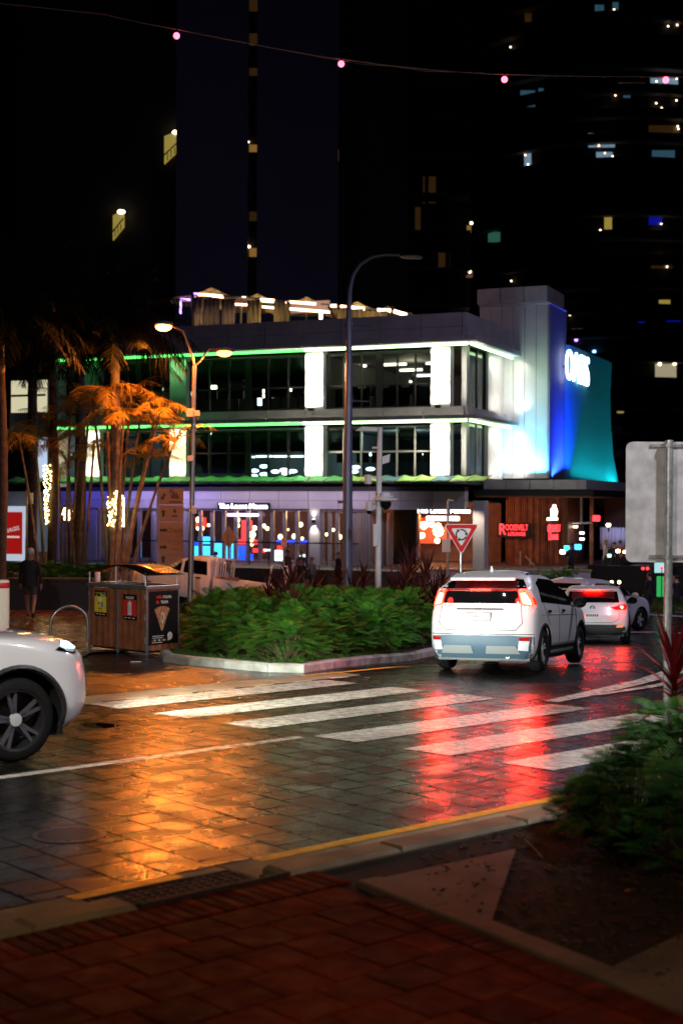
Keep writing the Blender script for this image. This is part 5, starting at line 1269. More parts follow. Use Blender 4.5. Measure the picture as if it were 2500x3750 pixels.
    def line(s, name, pts, side, m, r=.004, parent=None, off=.001):
        P = []
        for (a, b), (c, d) in zip(pts[:-1], pts[1:]):
            k = max(2, int(math.hypot(c-a, d-b)/.06))
            for i in range(k): P.append((a+(c-a)*i/k, b+(d-b)*i/k))
        P.append(pts[-1]); Q = []
        for a, b in P:
            if side == 'rear': Q.append((a, s.yr(a, b)-off, b))
            elif side == 'front': Q.append((a, s.yf(a, b)+off, b))
            else: sg = 1 if side == 'right' else -1; Q.append((sg*(s.xs(a, b)+off), a, b))
        return MB().tube(Q, r, 5).build(name, m, parent or s.t)
    def wheel(s, x, y, rim_r, spokes=5, m=None, twist=0.0):
        sg = 1 if x > 0 else -1; r = s.wr; w_ = .115
        ty = MB().lathe([(rim_r, -w_), (r-.045, -w_), (r-.012, -w_*.8), (r, -w_*.5), (r, w_*.5), (r-.012, w_*.8), (r-.045, w_), (rim_r, w_), (rim_r-.01, w_*.7)], (x, y, r), (sg, 0, 0), 36).build('wheel', M['rubber'], s.t, True)
        rm = MB().lathe([(rim_r, w_*.92), (rim_r-.022, w_*.86), (rim_r-.03, -w_*.3), (.0, -w_*.35)], (x, y, r), (sg, 0, 0), 36)
        rm.build('rim', M['rimdark'], ty, True)
        for k in range(spokes):
            a = 2*math.pi*k/spokes + twist
            for da in (-.16, .16):
                mb = MB(); u = Vector((0, math.cos(a), math.sin(a))); u2 = Vector((0, math.cos(a+da), math.sin(a+da))); n_ = Vector((0, -math.sin(a), math.cos(a)))
                p0 = Vector((x+sg*w_*.62, y, r)) + u*.05; p1 = Vector((x+sg*w_*.72, y, r)) + u2*(rim_r-.012)
                t_ = Vector((-sg*.03, 0, 0)); h0, h1 = n_*.018, n_*.013
                mb.hexa([p0-h0+t_, p1-h1+t_, p1+h1+t_, p0+h0+t_], [p0-h0, p1-h1, p1+h1, p0+h0]); mb.build('spoke', m or M['rim'], ty)
        MB().lathe([(.055, w_*.4), (.055, w_*.7), (.03, w_*.74), (0, w_*.74)], (x, y, r), (sg, 0, 0), 14).build('hub', M['rim'], ty, True)
    def wheels(s, rim_r=.24, **k):
        for ya in s.ax:
            for sg in (-1, 1): s.wheel(sg*s.track, ya, rim_r, **k)
    def mirror(s, y, z, m):
        W = s.xs(y, z)
        for sg in (-1, 1):
            o = MB().sphere((sg*(W+.13), y, z+.06), .12, 12, 8, (1.05, .55, .78)).build('wing_mirror', m, s.t, True)
            MB().hexa([(sg*(W-.02), y-.02, z-.02), (sg*(W+.1), y-.02, z-.01), (sg*(W+.1), y+.05, z-.01), (sg*(W-.02), y+.06, z-.02)], [(sg*(W-.02), y-.02, z+.02), (sg*(W+.1), y-.02, z+.02), (sg*(W+.1), y+.05, z+.02), (sg*(W-.02), y+.06, z+.02)]).build('mirror_arm', M['black'], o)
SUV = [(.20,-2.05,1.95,.78,.35,3,.5,2.5),(.30,-2.13,2.10,.85,.35,3,.55,2.5),(.45,-2.19,2.18,.89,.38,3,.6,2.4),(.62,-2.20,2.20,.90,.38,2.8,.65,2.3),(.80,-2.19,2.18,.90,.38,2.7,.7,2.3),(.95,-2.16,2.05,.895,.38,2.7,.75,2.3),
  (1.03,-2.13,1.80,.885,.38,2.7,.8,2.3),(1.10,-2.11,1.10,.87,.36,2.7,.7,2.6),(1.20,-2.10,.86,.845,.34,2.7,.5,3),(1.33,-2.08,.54,.80,.32,2.7,.4,3),(1.36,-2.03,.46,.79,.32,2.7,.4,3),(1.45,-1.88,.22,.735,.36,2.4,.4,3),(1.53,-1.74,-.02,.685,.36,2.4,.4,3),(1.59,-1.64,-.30,.62,.36,2.3,.45,3),(1.63,-1.5,-.62,.52,.35,2.2,.5,2.6),(1.655,-1.3,-.9,.36,.3,2.2,.08,2.5)]
# ---------------- the white SUV braking at the crossing
c = Car('compact_suv', 'white compact SUV braking just past the crossing, red tail lights lit', SUV, (-1.425, 1.245), .345, (3.05, 25.0), R(22))
c.body(M['carwhite'], .41); c.wheels(.235, m=M['rim'], twist=.3)
lb = c.patch('lower_bumper', [(-.86,.22),(.86,.22),(.87,.58),(.5,.60),(-.5,.60),(-.87,.58)], 'rear', mat('lit_cladding', (.085, .15, .21), .5))  # blue-white light on the bumper is put into its base colour
for sg in (-1, 1):
    q = lambda P: [(sg*a, b) for a, b in P]
    c.patch('skid_pad', q([(.10,.30),(.66,.30),(.60,.43),(.13,.43)]), 'rear', M['silver'], .022, parent=lb)
    rf = c.patch('reflector', q([(.63,.36),(.78,.35),(.82,.57),(.66,.56)]), 'rear', mat('fog_lens', (.75, .75, .78), .2) if sg < 0 else bpy.data.materials['fog_lens'], .020)
    c.patch('red_cap', q([(.655,.515),(.805,.51),(.82,.57),(.66,.565)]), 'rear', M['red_lens'], .027, parent=rf)
    tl = c.patch('tail_light', q([(.61,1.33),(.73,1.345),(.81,1.22),(.86,1.06),(.665,1.09)]), 'rear', E['tail'], .016)
    c.patch('light_core', q([(.655,1.27),(.715,1.28),(.785,1.17),(.81,1.095),(.70,1.12)]), 'rear', E['tailhot'], .024, parent=tl)
    sd_ = 'right' if sg > 0 else 'left'
    c.patch('tail_light', [(-2.02,1.08),(-1.80,1.10),(-1.86,1.20),(-2.0,1.24)], sd_, E['taildim'], .010)
    c.patch('window_surround', [(-1.52,1.13),(.80,1.04),(.46,1.30),(.10,1.47),(-.35,1.505),(-1.05,1.525),(-1.42,1.44)], sd_, M['blackgloss'], .004)
    c.patch('window', [(-1.44,1.17),(-.43,1.12),(-.43,1.475),(-1.05,1.495),(-1.36,1.42)], sd_, M['darkglass'], .009)
    c.patch('window', [(-.35,1.115),(.68,1.075),(.42,1.28),(.08,1.44),(-.35,1.475)], sd_, M['darkglass'], .009)
    sl = c.patch('sill_cladding', [(-.98,.20),(.80,.20),(.84,.40),(-1.02,.40)], sd_, M['black'], .012)
    c.patch('sill_strip', [(-.85,.27),(.70,.27),(.74,.315),(-.88,.315)], sd_, M['silver'], .024, parent=sl)
    for ya in c.ax:
        pts = [(ya+.425*math.cos(a), .345+.425*math.sin(a)) for a in [R(-15+210*k/24) for k in range(25)]]
        c.line('arch_trim', pts, sd_, M['black'], .022)
    for P in ([(.88,.45),(.90,.8),(.84,1.03)], [(-.39,.42),(-.39,1.1)], [(-1.05,.75),(-1.30,.95),(-1.40,1.13)], [(-1.0,.42),(.84,.42)]): c.line('panel_gap', P, sd_, M['black'], .005)
    c.line('crease', [(-1.6,.93),(.9,.90)], sd_, M['carwhite'], .012, off=-.004)
    for yh in (-1.12, -.12): c.patch('door_handle', [(yh-.11,.965),(yh+.11,.955),(yh+.11,.99),(yh-.11,1.0)], sd_, M['chrome'], .022)
    c.line('roof_rail', [(-1.45,1.585),(-1.3,1.60),(-.5,1.60),(-.3,1.585)], sd_, M['black'], .022, off=.01)
c.patch('lower_window', [(-.76,1.115),(.76,1.115),(.72,1.315),(-.72,1.315)], 'rear', M['darkglass'], .008)
c.patch('upper_window', [(-.73,1.35),(.73,1.35),(.60,1.51),(-.60,1.51)], 'rear', M['darkglass'], .008)
br = c.patch('brake_bar', [(-.62,1.318),(.62,1.318),(.62,1.345),(-.62,1.345)], 'rear', M['red_lens'], .018)
c.patch('bar_glow', [(-.17,1.322),(.17,1.322),(.17,1.342),(-.17,1.342)], 'rear', E['tail'], .024, parent=br)
c.line('panel_gap', [(-.66,1.10),(-.70,.80),(-.60,.685),(.60,.685),(.70,.80),(.66,1.10)], 'rear', M['black'], .005)
c.line('panel_gap', [(-.87,.615),(.87,.615)], 'rear', M['black'], .006)
c.patch('handle_trim', [(-.40,1.012),(.40,1.012),(.38,1.032),(-.38,1.032)], 'rear', M['rimdark'], .012)
MB().box(-.20, .20, c.yr(0, .9)-.014, c.yr(0, .9)+.01, .835, .965).build('plate_frame', M['black'], c.t)
pl = MB().box(-.19, .19, c.yr(0, .9)-.022, c.yr(0, .9)+.01, .845, .955).build('number_plate', mat('plate_white', (.8, .78, .78), .4), c.t, bevel=.004)
text('plate_text', '644\u00b7BD7', .088, mat('plate_maroon', (.18, .01, .02), .5), pl, (0, c.yr(0, .9)-.026, .90), extrude=.002, sx=.95)
for (dx, dz, a) in ((0, .028, 0), (-.024, -.012, 0), (.024, -.012, 0)):
    MB().prism([(0, .028), (.014, 0), (0, -.028), (-.014, 0)] if dz > 0 else [(-.028*(1 if dx < 0 else -1)*.9, -.016), (.0, -.016), (.028*(1 if dx < 0 else -1)*.9, .016), (.0, .016)], 0, .01, lambda a_, b_, h, dx=dx, dz=dz: (a_+dx, c.yr(0, 1.07)-.004-h, b_+1.068+dz)).build('emblem', M['chrome'], c.t)
text('badge', 'ECLIPSE CROSS', .042, M['rimdark'], c.t, (-.47, c.yr(-.5, 1.065)-.006, 1.065), (R(90), 0, R(-4)), extrude=.003)
sp = MB(); S_ = [(-.54,-1.68,1.575),(.54,-1.68,1.575),(.55,-1.98,1.525),(-.55,-1.98,1.525)]
sp.hexa([(x, y, z-.045) for x, y, z in S_], [(x, y, z+.03 if y > -1.9 else z+.005) for x, y, z in S_]).build('spoiler', M['carwhite'], c.t, bevel=.015)
MB().hexa([(-.03,-1.42,1.63),(.03,-1.42,1.63),(.02,-1.22,1.64),(-.02,-1.22,1.64)], [(-.008,-1.45,1.73),(.008,-1.45,1.73),(.005,-1.28,1.66),(-.005,-1.28,1.66)]).build('antenna_fin', M['carwhite'], c.t, bevel=.006)
MB().tube([(-.6,-2.0,.24),(-.2,-1.98,.21),(.2,-1.98,.21),(.6,-2.0,.24)], .03, 6).build('rear_beam', M['silver'], c.t); MB().cyl((.45,-1.9,.25),(.45,-2.08,.25), .035, n=10).build('exhaust', M['chrome'], c.t)
c.mirror(.66, 1.04, M['blackgloss'])
c.patch('windscreen', [(-.6,1.14),(.6,1.14),(.5,1.5),(-.5,1.5)], 'front', M['darkglass'], .008)
for sg in (-1, 1): c.patch('headlight', [(sg*.45,.80),(sg*.75,.82),(sg*.70,.92),(sg*.42,.90)], 'front', E['head'], .012)
light('brake_glow', 'POINT', c.t, (.72, -2.3, 1.2), 6, (1, .05, .03), size=.08); light('brake_glow', 'POINT', c.t, (-.72, -2.3, 1.2), 6, (1, .05, .03), size=.08)
light('number_lamp', 'SPOT', c.t, (0, -2.25, 1.03), .5, (1, .95, .9), (0, -2.17, .85), .03, spot=120, blend=1)
# ---------------- white hatchback ahead of it
HB = [(.19,-2.0,1.95,.76,.35,3,.5,2.5),(.30,-2.12,2.12,.85,.36,3,.55,2.5),(.48,-2.18,2.2,.885,.40,2.8,.6,2.4),(.66,-2.17,2.2,.895,.42,2.6,.65,2.3),(.80,-2.12,2.05,.89,.42,2.5,.7,2.3),(.90,-2.08,1.75,.88,.42,2.5,.75,2.3),(.97,-2.04,1.15,.865,.40,2.5,.7,2.5),(1.08,-1.92,.82,.82,.36,2.6,.5,3),(1.22,-1.72,.50,.75,.34,2.7,.4,3),(1.36,-1.55,.12,.67,.32,2.7,.4,3),(1.42,-1.48,-.12,.62,.32,2.6,.4,2.8),(1.455,-1.3,-.5,.5,.3,2.5,.4,2.6),(1.47,-1.1,-.7,.3,.2,2.5,.2,2.5)]
h = Car('hatchback', 'white hatchback ahead of the SUV with its tail lights on', HB, (-1.38, 1.32), .32, (6.74, 37.7), R(12))
h.body(M['carwhite'], .38); h.wheels(.22, m=M['rim'])
h.patch('rear_window', [(-.66,1.02),(.66,1.02),(.60,1.30),(-.60,1.30)], 'rear', M['darkglass'], .006)
h.patch('lower_bumper', [(-.83,.20),(.83,.20),(.86,.36),(.72,.47),(-.72,.47),(-.86,.36)], 'rear', mat('bumper_grey', (.06, .06, .065), .5), .008)
pl = MB().box(-.19, .19, h.yr(0, .70)-.02, h.yr(0, .70)+.01, .645, .755).build('number_plate', bpy.data.materials['plate_white'], h.t)
for k in range(6): box('plate_mark', bpy.data.materials['plate_maroon'], pl, -.15+k*.052, -.115+k*.052, h.yr(0, .70)-.023, h.yr(0, .70)-.02, .67, .73)
MB().lathe([(.045, 0), (.055, .006), (.065, 0)], (0, h.yr(0, .88)-.004, .88), (0, -1, 0), 20).build('emblem', M['chrome'], h.t)
MB().tube([(-.04, h.yr(0, .88)-.008, .895), (0, h.yr(0, .88)-.012, .872), (.04, h.yr(0, .88)-.008, .895)], .007, 5).build('emblem_wing', M['chrome'], h.t)
for sg in (-1, 1):
    q = lambda P: [(sg*a, b) for a, b in P]; sd_ = 'right' if sg > 0 else 'left'
    tl = h.patch('tail_light', q([(.44,.90),(.78,.99),(.84,.94),(.83,.84),(.58,.84)]), 'rear', M['red_lens'], .010)
    P_ = Vector((sg*.715, h.yr(.715, .905)-.022, .905)); MB().lathe([(.030, 0), (.045, .012), (.058, 0)], P_, (0, -1, 0), 18).build('ring_lamp', E['tail'], tl); MB().lathe([(0, .004), (.024, 0)], P_, (0, -1, 0), 12).build('lamp_core', E['tailhot'], tl)
    h.patch('light_bar', q([(.48,.905),(.66,.955),(.66,.935),(.52,.90)]), 'rear', E['taildim'], .016, parent=tl)
    h.patch('reflector', q([(.58,.40),(.74,.40),(.78,.47),(.60,.46)]), 'rear', emis('amber_reflector', (1, .3, .1), 1.0) if sg < 0 else bpy.data.materials['amber_reflector'], .016)
    h.patch('window', [(-1.30,1.06),(.72,1.0),(.36,1.22),(.0,1.345),(-.9,1.345),(-1.2,1.25)], sd_, M['darkglass'], .006)
    MB().lathe([(.035, 0), (.045, .04), (.05, 0)], (sg*.5, -2.09, .24), (0, -1, 0), 14).build('exhaust', M['chrome'], h.t)
h.patch('brake_bar', [(-.20,1.325),(.20,1.325),(.20,1.345),(-.20,1.345)], 'rear', E['tail'], .03)
h.line('panel_gap', [(-.64,1.0),(-.66,.62),(-.5,.52),(.5,.52),(.66,.62),(.64,1.0)], 'rear', M['black'], .005)
MB().hexa([(-.56,-1.5,1.385),(.56,-1.5,1.385),(.58,-1.75,1.34),(-.58,-1.75,1.34)], [(-.56,-1.5,1.42),(.56,-1.5,1.42),(.58,-1.75,1.36),(-.58,-1.75,1.36)]).build('spoiler', M['carwhite'], h.t)
MB().hexa([(-.03,-1.35,1.43),(.03,-1.35,1.43),(.02,-1.2,1.44),(-.02,-1.2,1.44)], [(-.006,-1.36,1.50),(.006,-1.36,1.50),(.005,-1.25,1.46),(-.005,-1.25,1.46)]).build('antenna_fin', M['carwhite'], h.t)
h.mirror(.62, 1.0, M['blackgloss'])
h.patch('windscreen', [(-.6,1.02),(.6,1.02),(.45,1.36),(-.45,1.36)], 'front', M['darkglass'], .006)
light('brake_glow', 'POINT', h.t, (.72, -2.25, .9), 7, (1, .05, .03), size=.08)
# ---------------- pale SUV further on
c3 = Car('wagon', 'white wagon turning right ahead of the hatchback, only roof and windows showing', SUV, (-1.425, 1.245), .345, (8.1, 45.5), R(42), scale=1.05)
c3.body(M['carwhite'], .41); c3.wheels(.235)
c3.patch('rear_window', [(-.68,1.18),(.68,1.18),(.58,1.50),(-.58,1.50)], 'rear', M['darkglass'], .008)
for sd_ in ('right', 'left'):
    c3.patch('window', [(-1.44,1.17),(-.43,1.12),(-.43,1.475),(-1.05,1.495),(-1.36,1.42)], sd_, M['darkglass'], .007); c3.patch('window', [(-.35,1.115),(.68,1.075),(.42,1.28),(.08,1.44),(-.35,1.475)], sd_, M['darkglass'], .007)
for sg in (-1, 1): c3.patch('tail_light', [(sg*.62,1.0),(sg*.80,1.0),(sg*.78,1.14),(sg*.64,1.12)], 'rear', M['red_lens'], .012)
c3.mirror(.66, 1.04, M['carwhite'])
# ---------------- large SUV entering at left
p = Vector(ST(7.55, 14.62))
c4 = Car('large_suv', 'nose of a large white SUV driving in from the left edge', SUV, (-1.5, 1.245), .36, p - Vector(A_)*1.75, math.atan2(A_.x, A_.y), scale=1.25)
c4.body(M['carwhite'], .435); c4.wheels(.265, spokes=5, m=mat('alloy_grey', (.14, .14, .17), .3, .6), twist=.5)
for sg in (-1, 1):
    sd_ = 'right' if sg > 0 else 'left'
    hl = c4.patch('headlight', [(1.62,.93),(1.80,.985),(1.90,.97),(2.02,.90),(1.86,.875)], sd_, M['blackgloss'], .010)
    c4.patch('lamp_strip', [(1.70,.955),(1.80,.985),(1.92,.965),(2.0,.905),(1.88,.925)], sd_, E['head'], .018, parent=hl)
    c4.patch('window', [(-.35,1.115),(.68,1.075),(.42,1.28),(.08,1.44),(-.35,1.475)], sd_, M['darkglass'], .007); c4.patch('window', [(-1.44,1.17),(-.43,1.12),(-.43,1.475),(-1.05,1.495),(-1.36,1.42)], sd_, M['darkglass'], .007)
    for ya in c4.ax:
        pts = [(ya+.45*math.cos(a), .36+.45*math.sin(a)) for a in [R(-15+210*k/24) for k in range(25)]]
        c4.line('arch_trim', pts, sd_, M['black'], .026)
    c4.line('panel_gap', [(.80,.42),(.78,.8),(.72,1.04)], sd_, M['black'], .005)
    c4.patch('sill_cladding', [(-.98,.20),(.76,.20),(.80,.36),(-1.02,.36)], sd_, M['black'], .012)
c4.patch('grille', [(-.48,.60),(.48,.60),(.52,.85),(-.52,.85)], 'front', M['black'], .012); c4.patch('bumper_intake', [(-.6,.26),(.6,.26),(.55,.42),(-.55,.42)], 'front', M['black'], .012)
c4.patch('windscreen', [(-.62,1.14),(.62,1.14),(.5,1.5),(-.5,1.5)], 'front', M['darkglass'], .008); c4.mirror(.66, 1.04, M['carwhite'])
for sg in (-1, 1): light('headlamp_beam', 'SPOT', c4.t, (sg*.62, 2.12, .80), 1000 if sg > 0 else 3600, (.90, 1, .90), (sg*.62 - (2.2 if sg < 0 else 0), 14, .45), .06, spot=62, blend=.7)
# ---------------- ute parked by the restaurant
UT = [(.45,-.40,2.5,.82,.1,4,.5,2.5),(.6,-.42,2.58,.86,.1,4,.5,2.5),(.9,-.42,2.6,.88,.1,4,.55,2.4),(1.05,-.42,2.4,.87,.1,4,.6,2.4),(1.16,-.40,1.55,.85,.1,4,.5,2.6),(1.45,-.34,1.02,.77,.12,4,.4,3),(1.68,-.28,.58,.70,.14,4,.4,3),(1.76,-.2,.30,.62,.15,3,.35,3),(1.79,-.05,.1,.4,.05,3,.05,3)]
p = at(748, 2100, 44.5)
u = Car('ute', 'white tray back ute parked before the restaurant, behind the hedge', UT, (-1.55, 1.65), .37, (p.x, p.y), R(-74)); u.track = .74
u.body(M['carwhite'], .43); u.wheels(.22)
for sd_ in ('right', 'left'):
    u.patch('window', [(.62,1.20),(1.32,1.20),(1.0,1.46),(.70,1.60),(.62,1.60)], sd_, M['darkglass'], .006); u.patch('window', [(-.28,1.20),(.52,1.20),(.52,1.61),(-.18,1.61)], sd_, M['darkglass'], .006)
    u.line('panel_gap', [(.57,.55),(.57,1.18)], sd_, M['black'], .006)
    u.patch('door_handle', [(-.1,1.08),(.1,1.08),(.1,1.11),(-.1,1.11)], sd_, M['black'], .02)
tr = box('tray', M['carwhite'], u.t, -.88, .88, -3.0, -.50, .82, .92); 
for sg in (-1, 1): box('tray_side', M['carwhite'], tr, sg*.88-.02, sg*.88+.02, -3.0, -.5, .92, 1.14)
box('tail_gate', M['carwhite'], tr, -.86, .86, -3.02, -2.98, .92, 1.14); box('toolbox', M['timber'], tr, -.84, .84, -.70, -.55, .93, 1.2)
for y_ in (-.52, -2.3):
    MB().tube([(-.80, y_, .92), (-.80, y_, 1.66), (-.74, y_, 1.74), (.74, y_, 1.74), (.80, y_, 1.66), (.80, y_, .92)], .028, 8).build('ladder_rack', M['white'], u.t)
for k in range(7): MB().cyl((-.6+k*.2, -.50, 1.18), (-.6+k*.2, -.50, 1.60), .012, n=5).build('rack_bar', M['darkframe'], u.t)
MB().cyl((-.62, -.50, 1.18), (-.62, -.50, 1.74), .025, n=6).build('rack_post', M['white'], u.t); MB().cyl((.62, -.50, 1.18), (.62, -.50, 1.74), .025, n=6).build('rack_post', M['white'], u.t)
# ---------------- far cars at the right edge: lamps between the trees
for i, (px, py, Y, lab) in enumerate([(2315, 2132, 66, 'far pale car with headlamps lit seen past the bar on the right')]):
    p = at(px, py, Y); cf = Car('far_car', lab, HB, (-1.38, 1.32), .32, (p.x+.6, p.y+1), R(205)); cf.body(M['carwhite'], .38, .06); cf.wheels(.22)
    cf.patch('windscreen', [(-.6,1.02),(.6,1.02),(.45,1.36),(-.45,1.36)], 'front', M['darkglass'], .006)
    for sg in (-1, 1): cf.patch('headlight', [(sg*.48,.66),(sg*.74,.68),(sg*.72,.78),(sg*.46,.76)], 'front', E['warm'], .012)
# ================================================================ STREET FURNITURE
# ---- twin bin enclosure
p0 = gnd(537, 2405); pl_ = gnd(325, 2382); fd = (pl_-p0); fd.z = 0
LW = 1.28; bdir = fd.normalized()
# near corner p0; front face runs to the left (bdir), side face runs back to the right
brz = math.atan2(bdir.y, bdir.x) - math.pi       # local x points right along the front face
bn = thing('bin_enclosure', 'twin bin enclosure with timber doors, posters and a curved steel roof', 'bin', (p0.x, p0.y, G(p0.x, p0.y)), brz)
LW = fd.length; DP = .78; H0, H1 = .10, 1.24
# local: x from -LW (left) to 0 (near right corner), y from 0 (front) to DP (back)
M['bintim'] = mat('bin_laminate', (.30, .11, .05), .4, var=.3, vscale=5); M['bintim2'] = mat('bin_laminate_dark', (.23, .08, .038), .4, var=.3, vscale=5)
for k in range(3):
    x = [-LW, -LW/2, 0][k]; MB().box(x-.035 if k else x, x+.035 if k < 2 else x, -.012, .05, .03, H1).build('corner_post', M['steel'], bn, bevel=.004)
    MB().cyl((x+(.02 if k == 0 else -.02 if k == 2 else 0), .02, -.0), (x+(.02 if k == 0 else -.02 if k == 2 else 0), .02, .05), .018, n=8).build('foot', M['steel'], bn)
for x, y in ((-LW, DP), (0, DP)): MB().box(x-(0 if x < -.1 else .05), x+(.05 if x < -.1 else 0), DP-.05, DP, .0, H1).build('corner_post', M['steel'], bn)
for d_ in range(2):
    x0, x1 = (-LW+.04, -LW/2-.037) if d_ == 0 else (-LW/2+.037, -.04); n = 9
    dr = MB().box(x0, x1, .008, .03, H0, H1-.02).build('door', M['bintim2'], bn)
    for k in range(n):
        a = x0+(x1-x0)*k/n; b = x0+(x1-x0)*(k+1)/n
        box('slat', M['bintim' if (k+d_) % 2 else 'bintim2'], dr, a+.003, b-.003, -.002, .010, H0, H1-.02)
    for z in (.3, .72, 1.1):
        xh = x0-.01 if d_ == 0 else x1+.01; MB().cyl((xh, -.016, z-.05), (xh, -.016, z+.05), .011, n=8).build('hinge', M['steel'], dr)
    xk = x1-.07 if d_ == 0 else x0+.07; MB().sphere((xk, -.008, .62), .012, 8, 5).build('lock', M['chrome'], dr)
n = 9
for k in range(n): box('side_slat', M['bintim' if k % 2 else 'bintim2'], bn, -.03, -.004, .06+(DP-.12)*k/n+.003, .06+(DP-.12)*(k+1)/n-.003, H0, H1)
box('inner_body', M['black'], bn, -LW+.06, -.05, .05, DP-.03, .06, H1-.02); box('back_panel', M['bintim2'], bn, -LW+.05, -.05, DP-.03, DP, H0, H1)
MB().box(-LW-.02, .02, -.03, .02, H1+.002, H1+.075).box(-LW-.02, -LW+.05, .02, DP+.02, H1+.002, H1+.075).box(-.05, .02, .02, DP+.02, H1+.002, H1+.075).box(-LW+.05, -.05, DP-.04, DP+.02, H1+.002, H1+.075).build('top_frame', M['steel'], bn, bevel=.006)
# curved roof on posts
rf = MB(); nn = 18; hr = 1.58
for j in range(2):
    y = -.06 if j == 0 else DP+.10
    for k in range(nn+1):
        f = k/nn; rf.v.append((-LW-.03+(LW+.08)*f, y, H1+.24+.20*math.sin(math.pi*(.06+.88*f))))
for k in range(nn): rf.f.append((k, k+1, nn+2+k, nn+1+k)); rf.m.append(0)
o = rf.build('roof', mat('bin_roof_metal', (.14, .09, .05), .22, .9), bn, True); s_m = o.modifiers.new('solid', 'SOLIDIFY'); s_m.thickness = .012
for x in (-LW+.03, -LW*.52, -.04):
    for y in (0.0, DP-.03):
        zt = H1+.24+.20*math.sin(math.pi*(.06+.88*(x+LW+.03)/(LW+.08))); MB().cyl((x, y, H1+.07), (x, y, zt), .014, n=8).build('roof_post', M['white'], bn)
# door notices
def notice(x0, x1, z0, z1, kind):
    o = MB().box(x0, x1, -.020, -.006, z0, z1).build('notice', M['black'], bn, bevel=.003); w_ = x1-x0; h = z1-z0; xc = (x0+x1)/2
    col = mat('notice_yellow', (.75, .58, .03), .5) if kind == 'y' else mat('notice_red', (.62, .03, .025), .5)
    MB().box(x0+.004, x1-.004, -.023, -.0205, z0+h*.15, z0+h*.78).build('colour_field', col, o)
    wt = bpy.data.materials.get('print_white') or mat('print_white', (.75, .72, .68), .6); gn = bpy.data.materials.get('print_lime') or mat('print_lime', (.45, .5, .05), .6)
    if kind == 'y':
        text('print', 'recycle', w_*.22, gn, o, (xc+w_*.14, -.0225, z0+h*.91), extrude=.001); text('print', 'here', w_*.22, wt, o, (xc+w_*.2, -.0225, z0+h*.835), extrude=.001)
        for k in range(3):
            a = 2.1*k+.5; MB().prism([(.0, .02), (.018, -.01), (-.018, -.01)], 0, .002, lambda a_, b_, h_, a=a: (x0+w_*.2+math.cos(a)*.028+a_*math.cos(a)-b_*math.sin(a), -.0222-h_, z0+h*.875+math.sin(a)*.028+a_*math.sin(a)+b_*math.cos(a))).build('print', gn, o)
        MB().prism([(-.06, .0), (-.01, .035), (.055, .02), (.04, -.04), (-.03, -.045)], 0, .002, lambda a_, b_, h_: (xc+a_-.01, -.0235-h_, z0+h*.66+b_)).build('picture', wt, o)
        box('picture', mat('print_grey', (.25, .22, .2), .6), o, xc-.075, xc-.015, -.0255, -.0235, z0+h*.45, z0+h*.54); box('picture', mat('print_blue', (.03, .2, .6), .6), o, xc+.025, xc+.08, -.0255, -.0235, z0+h*.36, z0+h*.55); box('picture', wt, o, xc-.02, xc+.02, -.0255, -.0235, z0+h*.40, z0+h*.46)
        for k in range(2): box('print_line', M['black'], o, xc-.07, xc+.06-.02*k, -.0248, -.0235, z0+h*(.31-.035*k), z0+h*(.325-.035*k))
        for k in (-1, 1): box('picture', mat('print_orange', (.7, .2, .03), .6) if k < 0 else bpy.data.materials['print_orange'], o, xc+k*.04-.02, xc+k*.04+.02, -.0248, -.0235, z0+h*.18, z0+h*.24)
    else:
        text('print', 'waste', w_*.26, wt, o, (xc, -.0225, z0+h*.88), extrude=.001)
        MB().prism([(-.05, -.11), (.05, -.11), (.052, .09), (-.052, .09)], 0, .002, lambda a_, b_, h_: (xc+a_, -.0235-h_, z0+h*.42+b_)).build('picture', wt, o)
        MB().prism([(-.062, .095), (.062, .095), (.05, .125), (.012, .14), (-.012, .14), (-.05, .125)], 0, .002, lambda a_, b_, h_: (xc+a_, -.0235-h_, z0+h*.42+b_)).build('picture', wt, o)
        for k in range(4): box('print_line', mat('print_pink', (.5, .2, .18), .6) if k == 0 else bpy.data.materials['print_pink'], o, xc-.034+k*.02, xc-.028+k*.02, -.0265, -.0256, z0+h*.26, z0+h*.56)
        box('print_line', wt, o, xc-.02, xc+.02, -.0248, -.0235, z0+h*.73, z0+h*.75)
    for k in range(3): box('print_line', wt, o, x0+w_*(.12+.28*k), x0+w_*(.30+.28*k), -.0215, -.0202, z0+h*.06, z0+h*.085)
wdoor = LW/2
notice(-LW+.04+wdoor*.20, -LW+.04+wdoor*.62, .68, 1.17, 'y'); notice(-LW/2+.037+wdoor*.20, -LW/2+.037+wdoor*.65, .66, 1.14, 'r')
# pizza poster on the side (plane x = const, facing +x)
po = MB().box(0.0, .016, .05, DP-.04, .22, H1-.03).build('poster', mat('poster_black', (.008, .007, .007), .35), bn)
pw = DP-.14; wt = bpy.data.materials['print_white']; rd = mat('print_scarlet', (.7, .05, .02), .6)
def ptext(s, size, m, y, z, al='LEFT', sx=.8): return text('print', s, size, m, po, (.0175, y, z), (R(90), 0, R(90)), extrude=.001, align=al, sx=sx, offset=.0015)
ptext('100%', .075, rd, .21, 1.095); ptext('ITALIAN.', .075, wt, .37, 1.095, sx=.72); ptext('0%', .075, rd, .21, 1.00); ptext('TRASH.', .075, wt, .32, 1.00, sx=.75)
cr_ = [(.17, .86), (.22, .90), (.32, .925), (.42, .925), (.50, .90), (.54, .865), (.50, .80), (.44, .66), (.375, .47), (.34, .46), (.28, .62), (.21, .78)]
MB().prism(cr_, 0, .002, lambda a_, b_, h_: (.0165+h_, a_, b_)).build('pizza_print', mat('pizza', (.55, .32, .14), .6, col2=(.28, .07, .025), vscale=22), po)
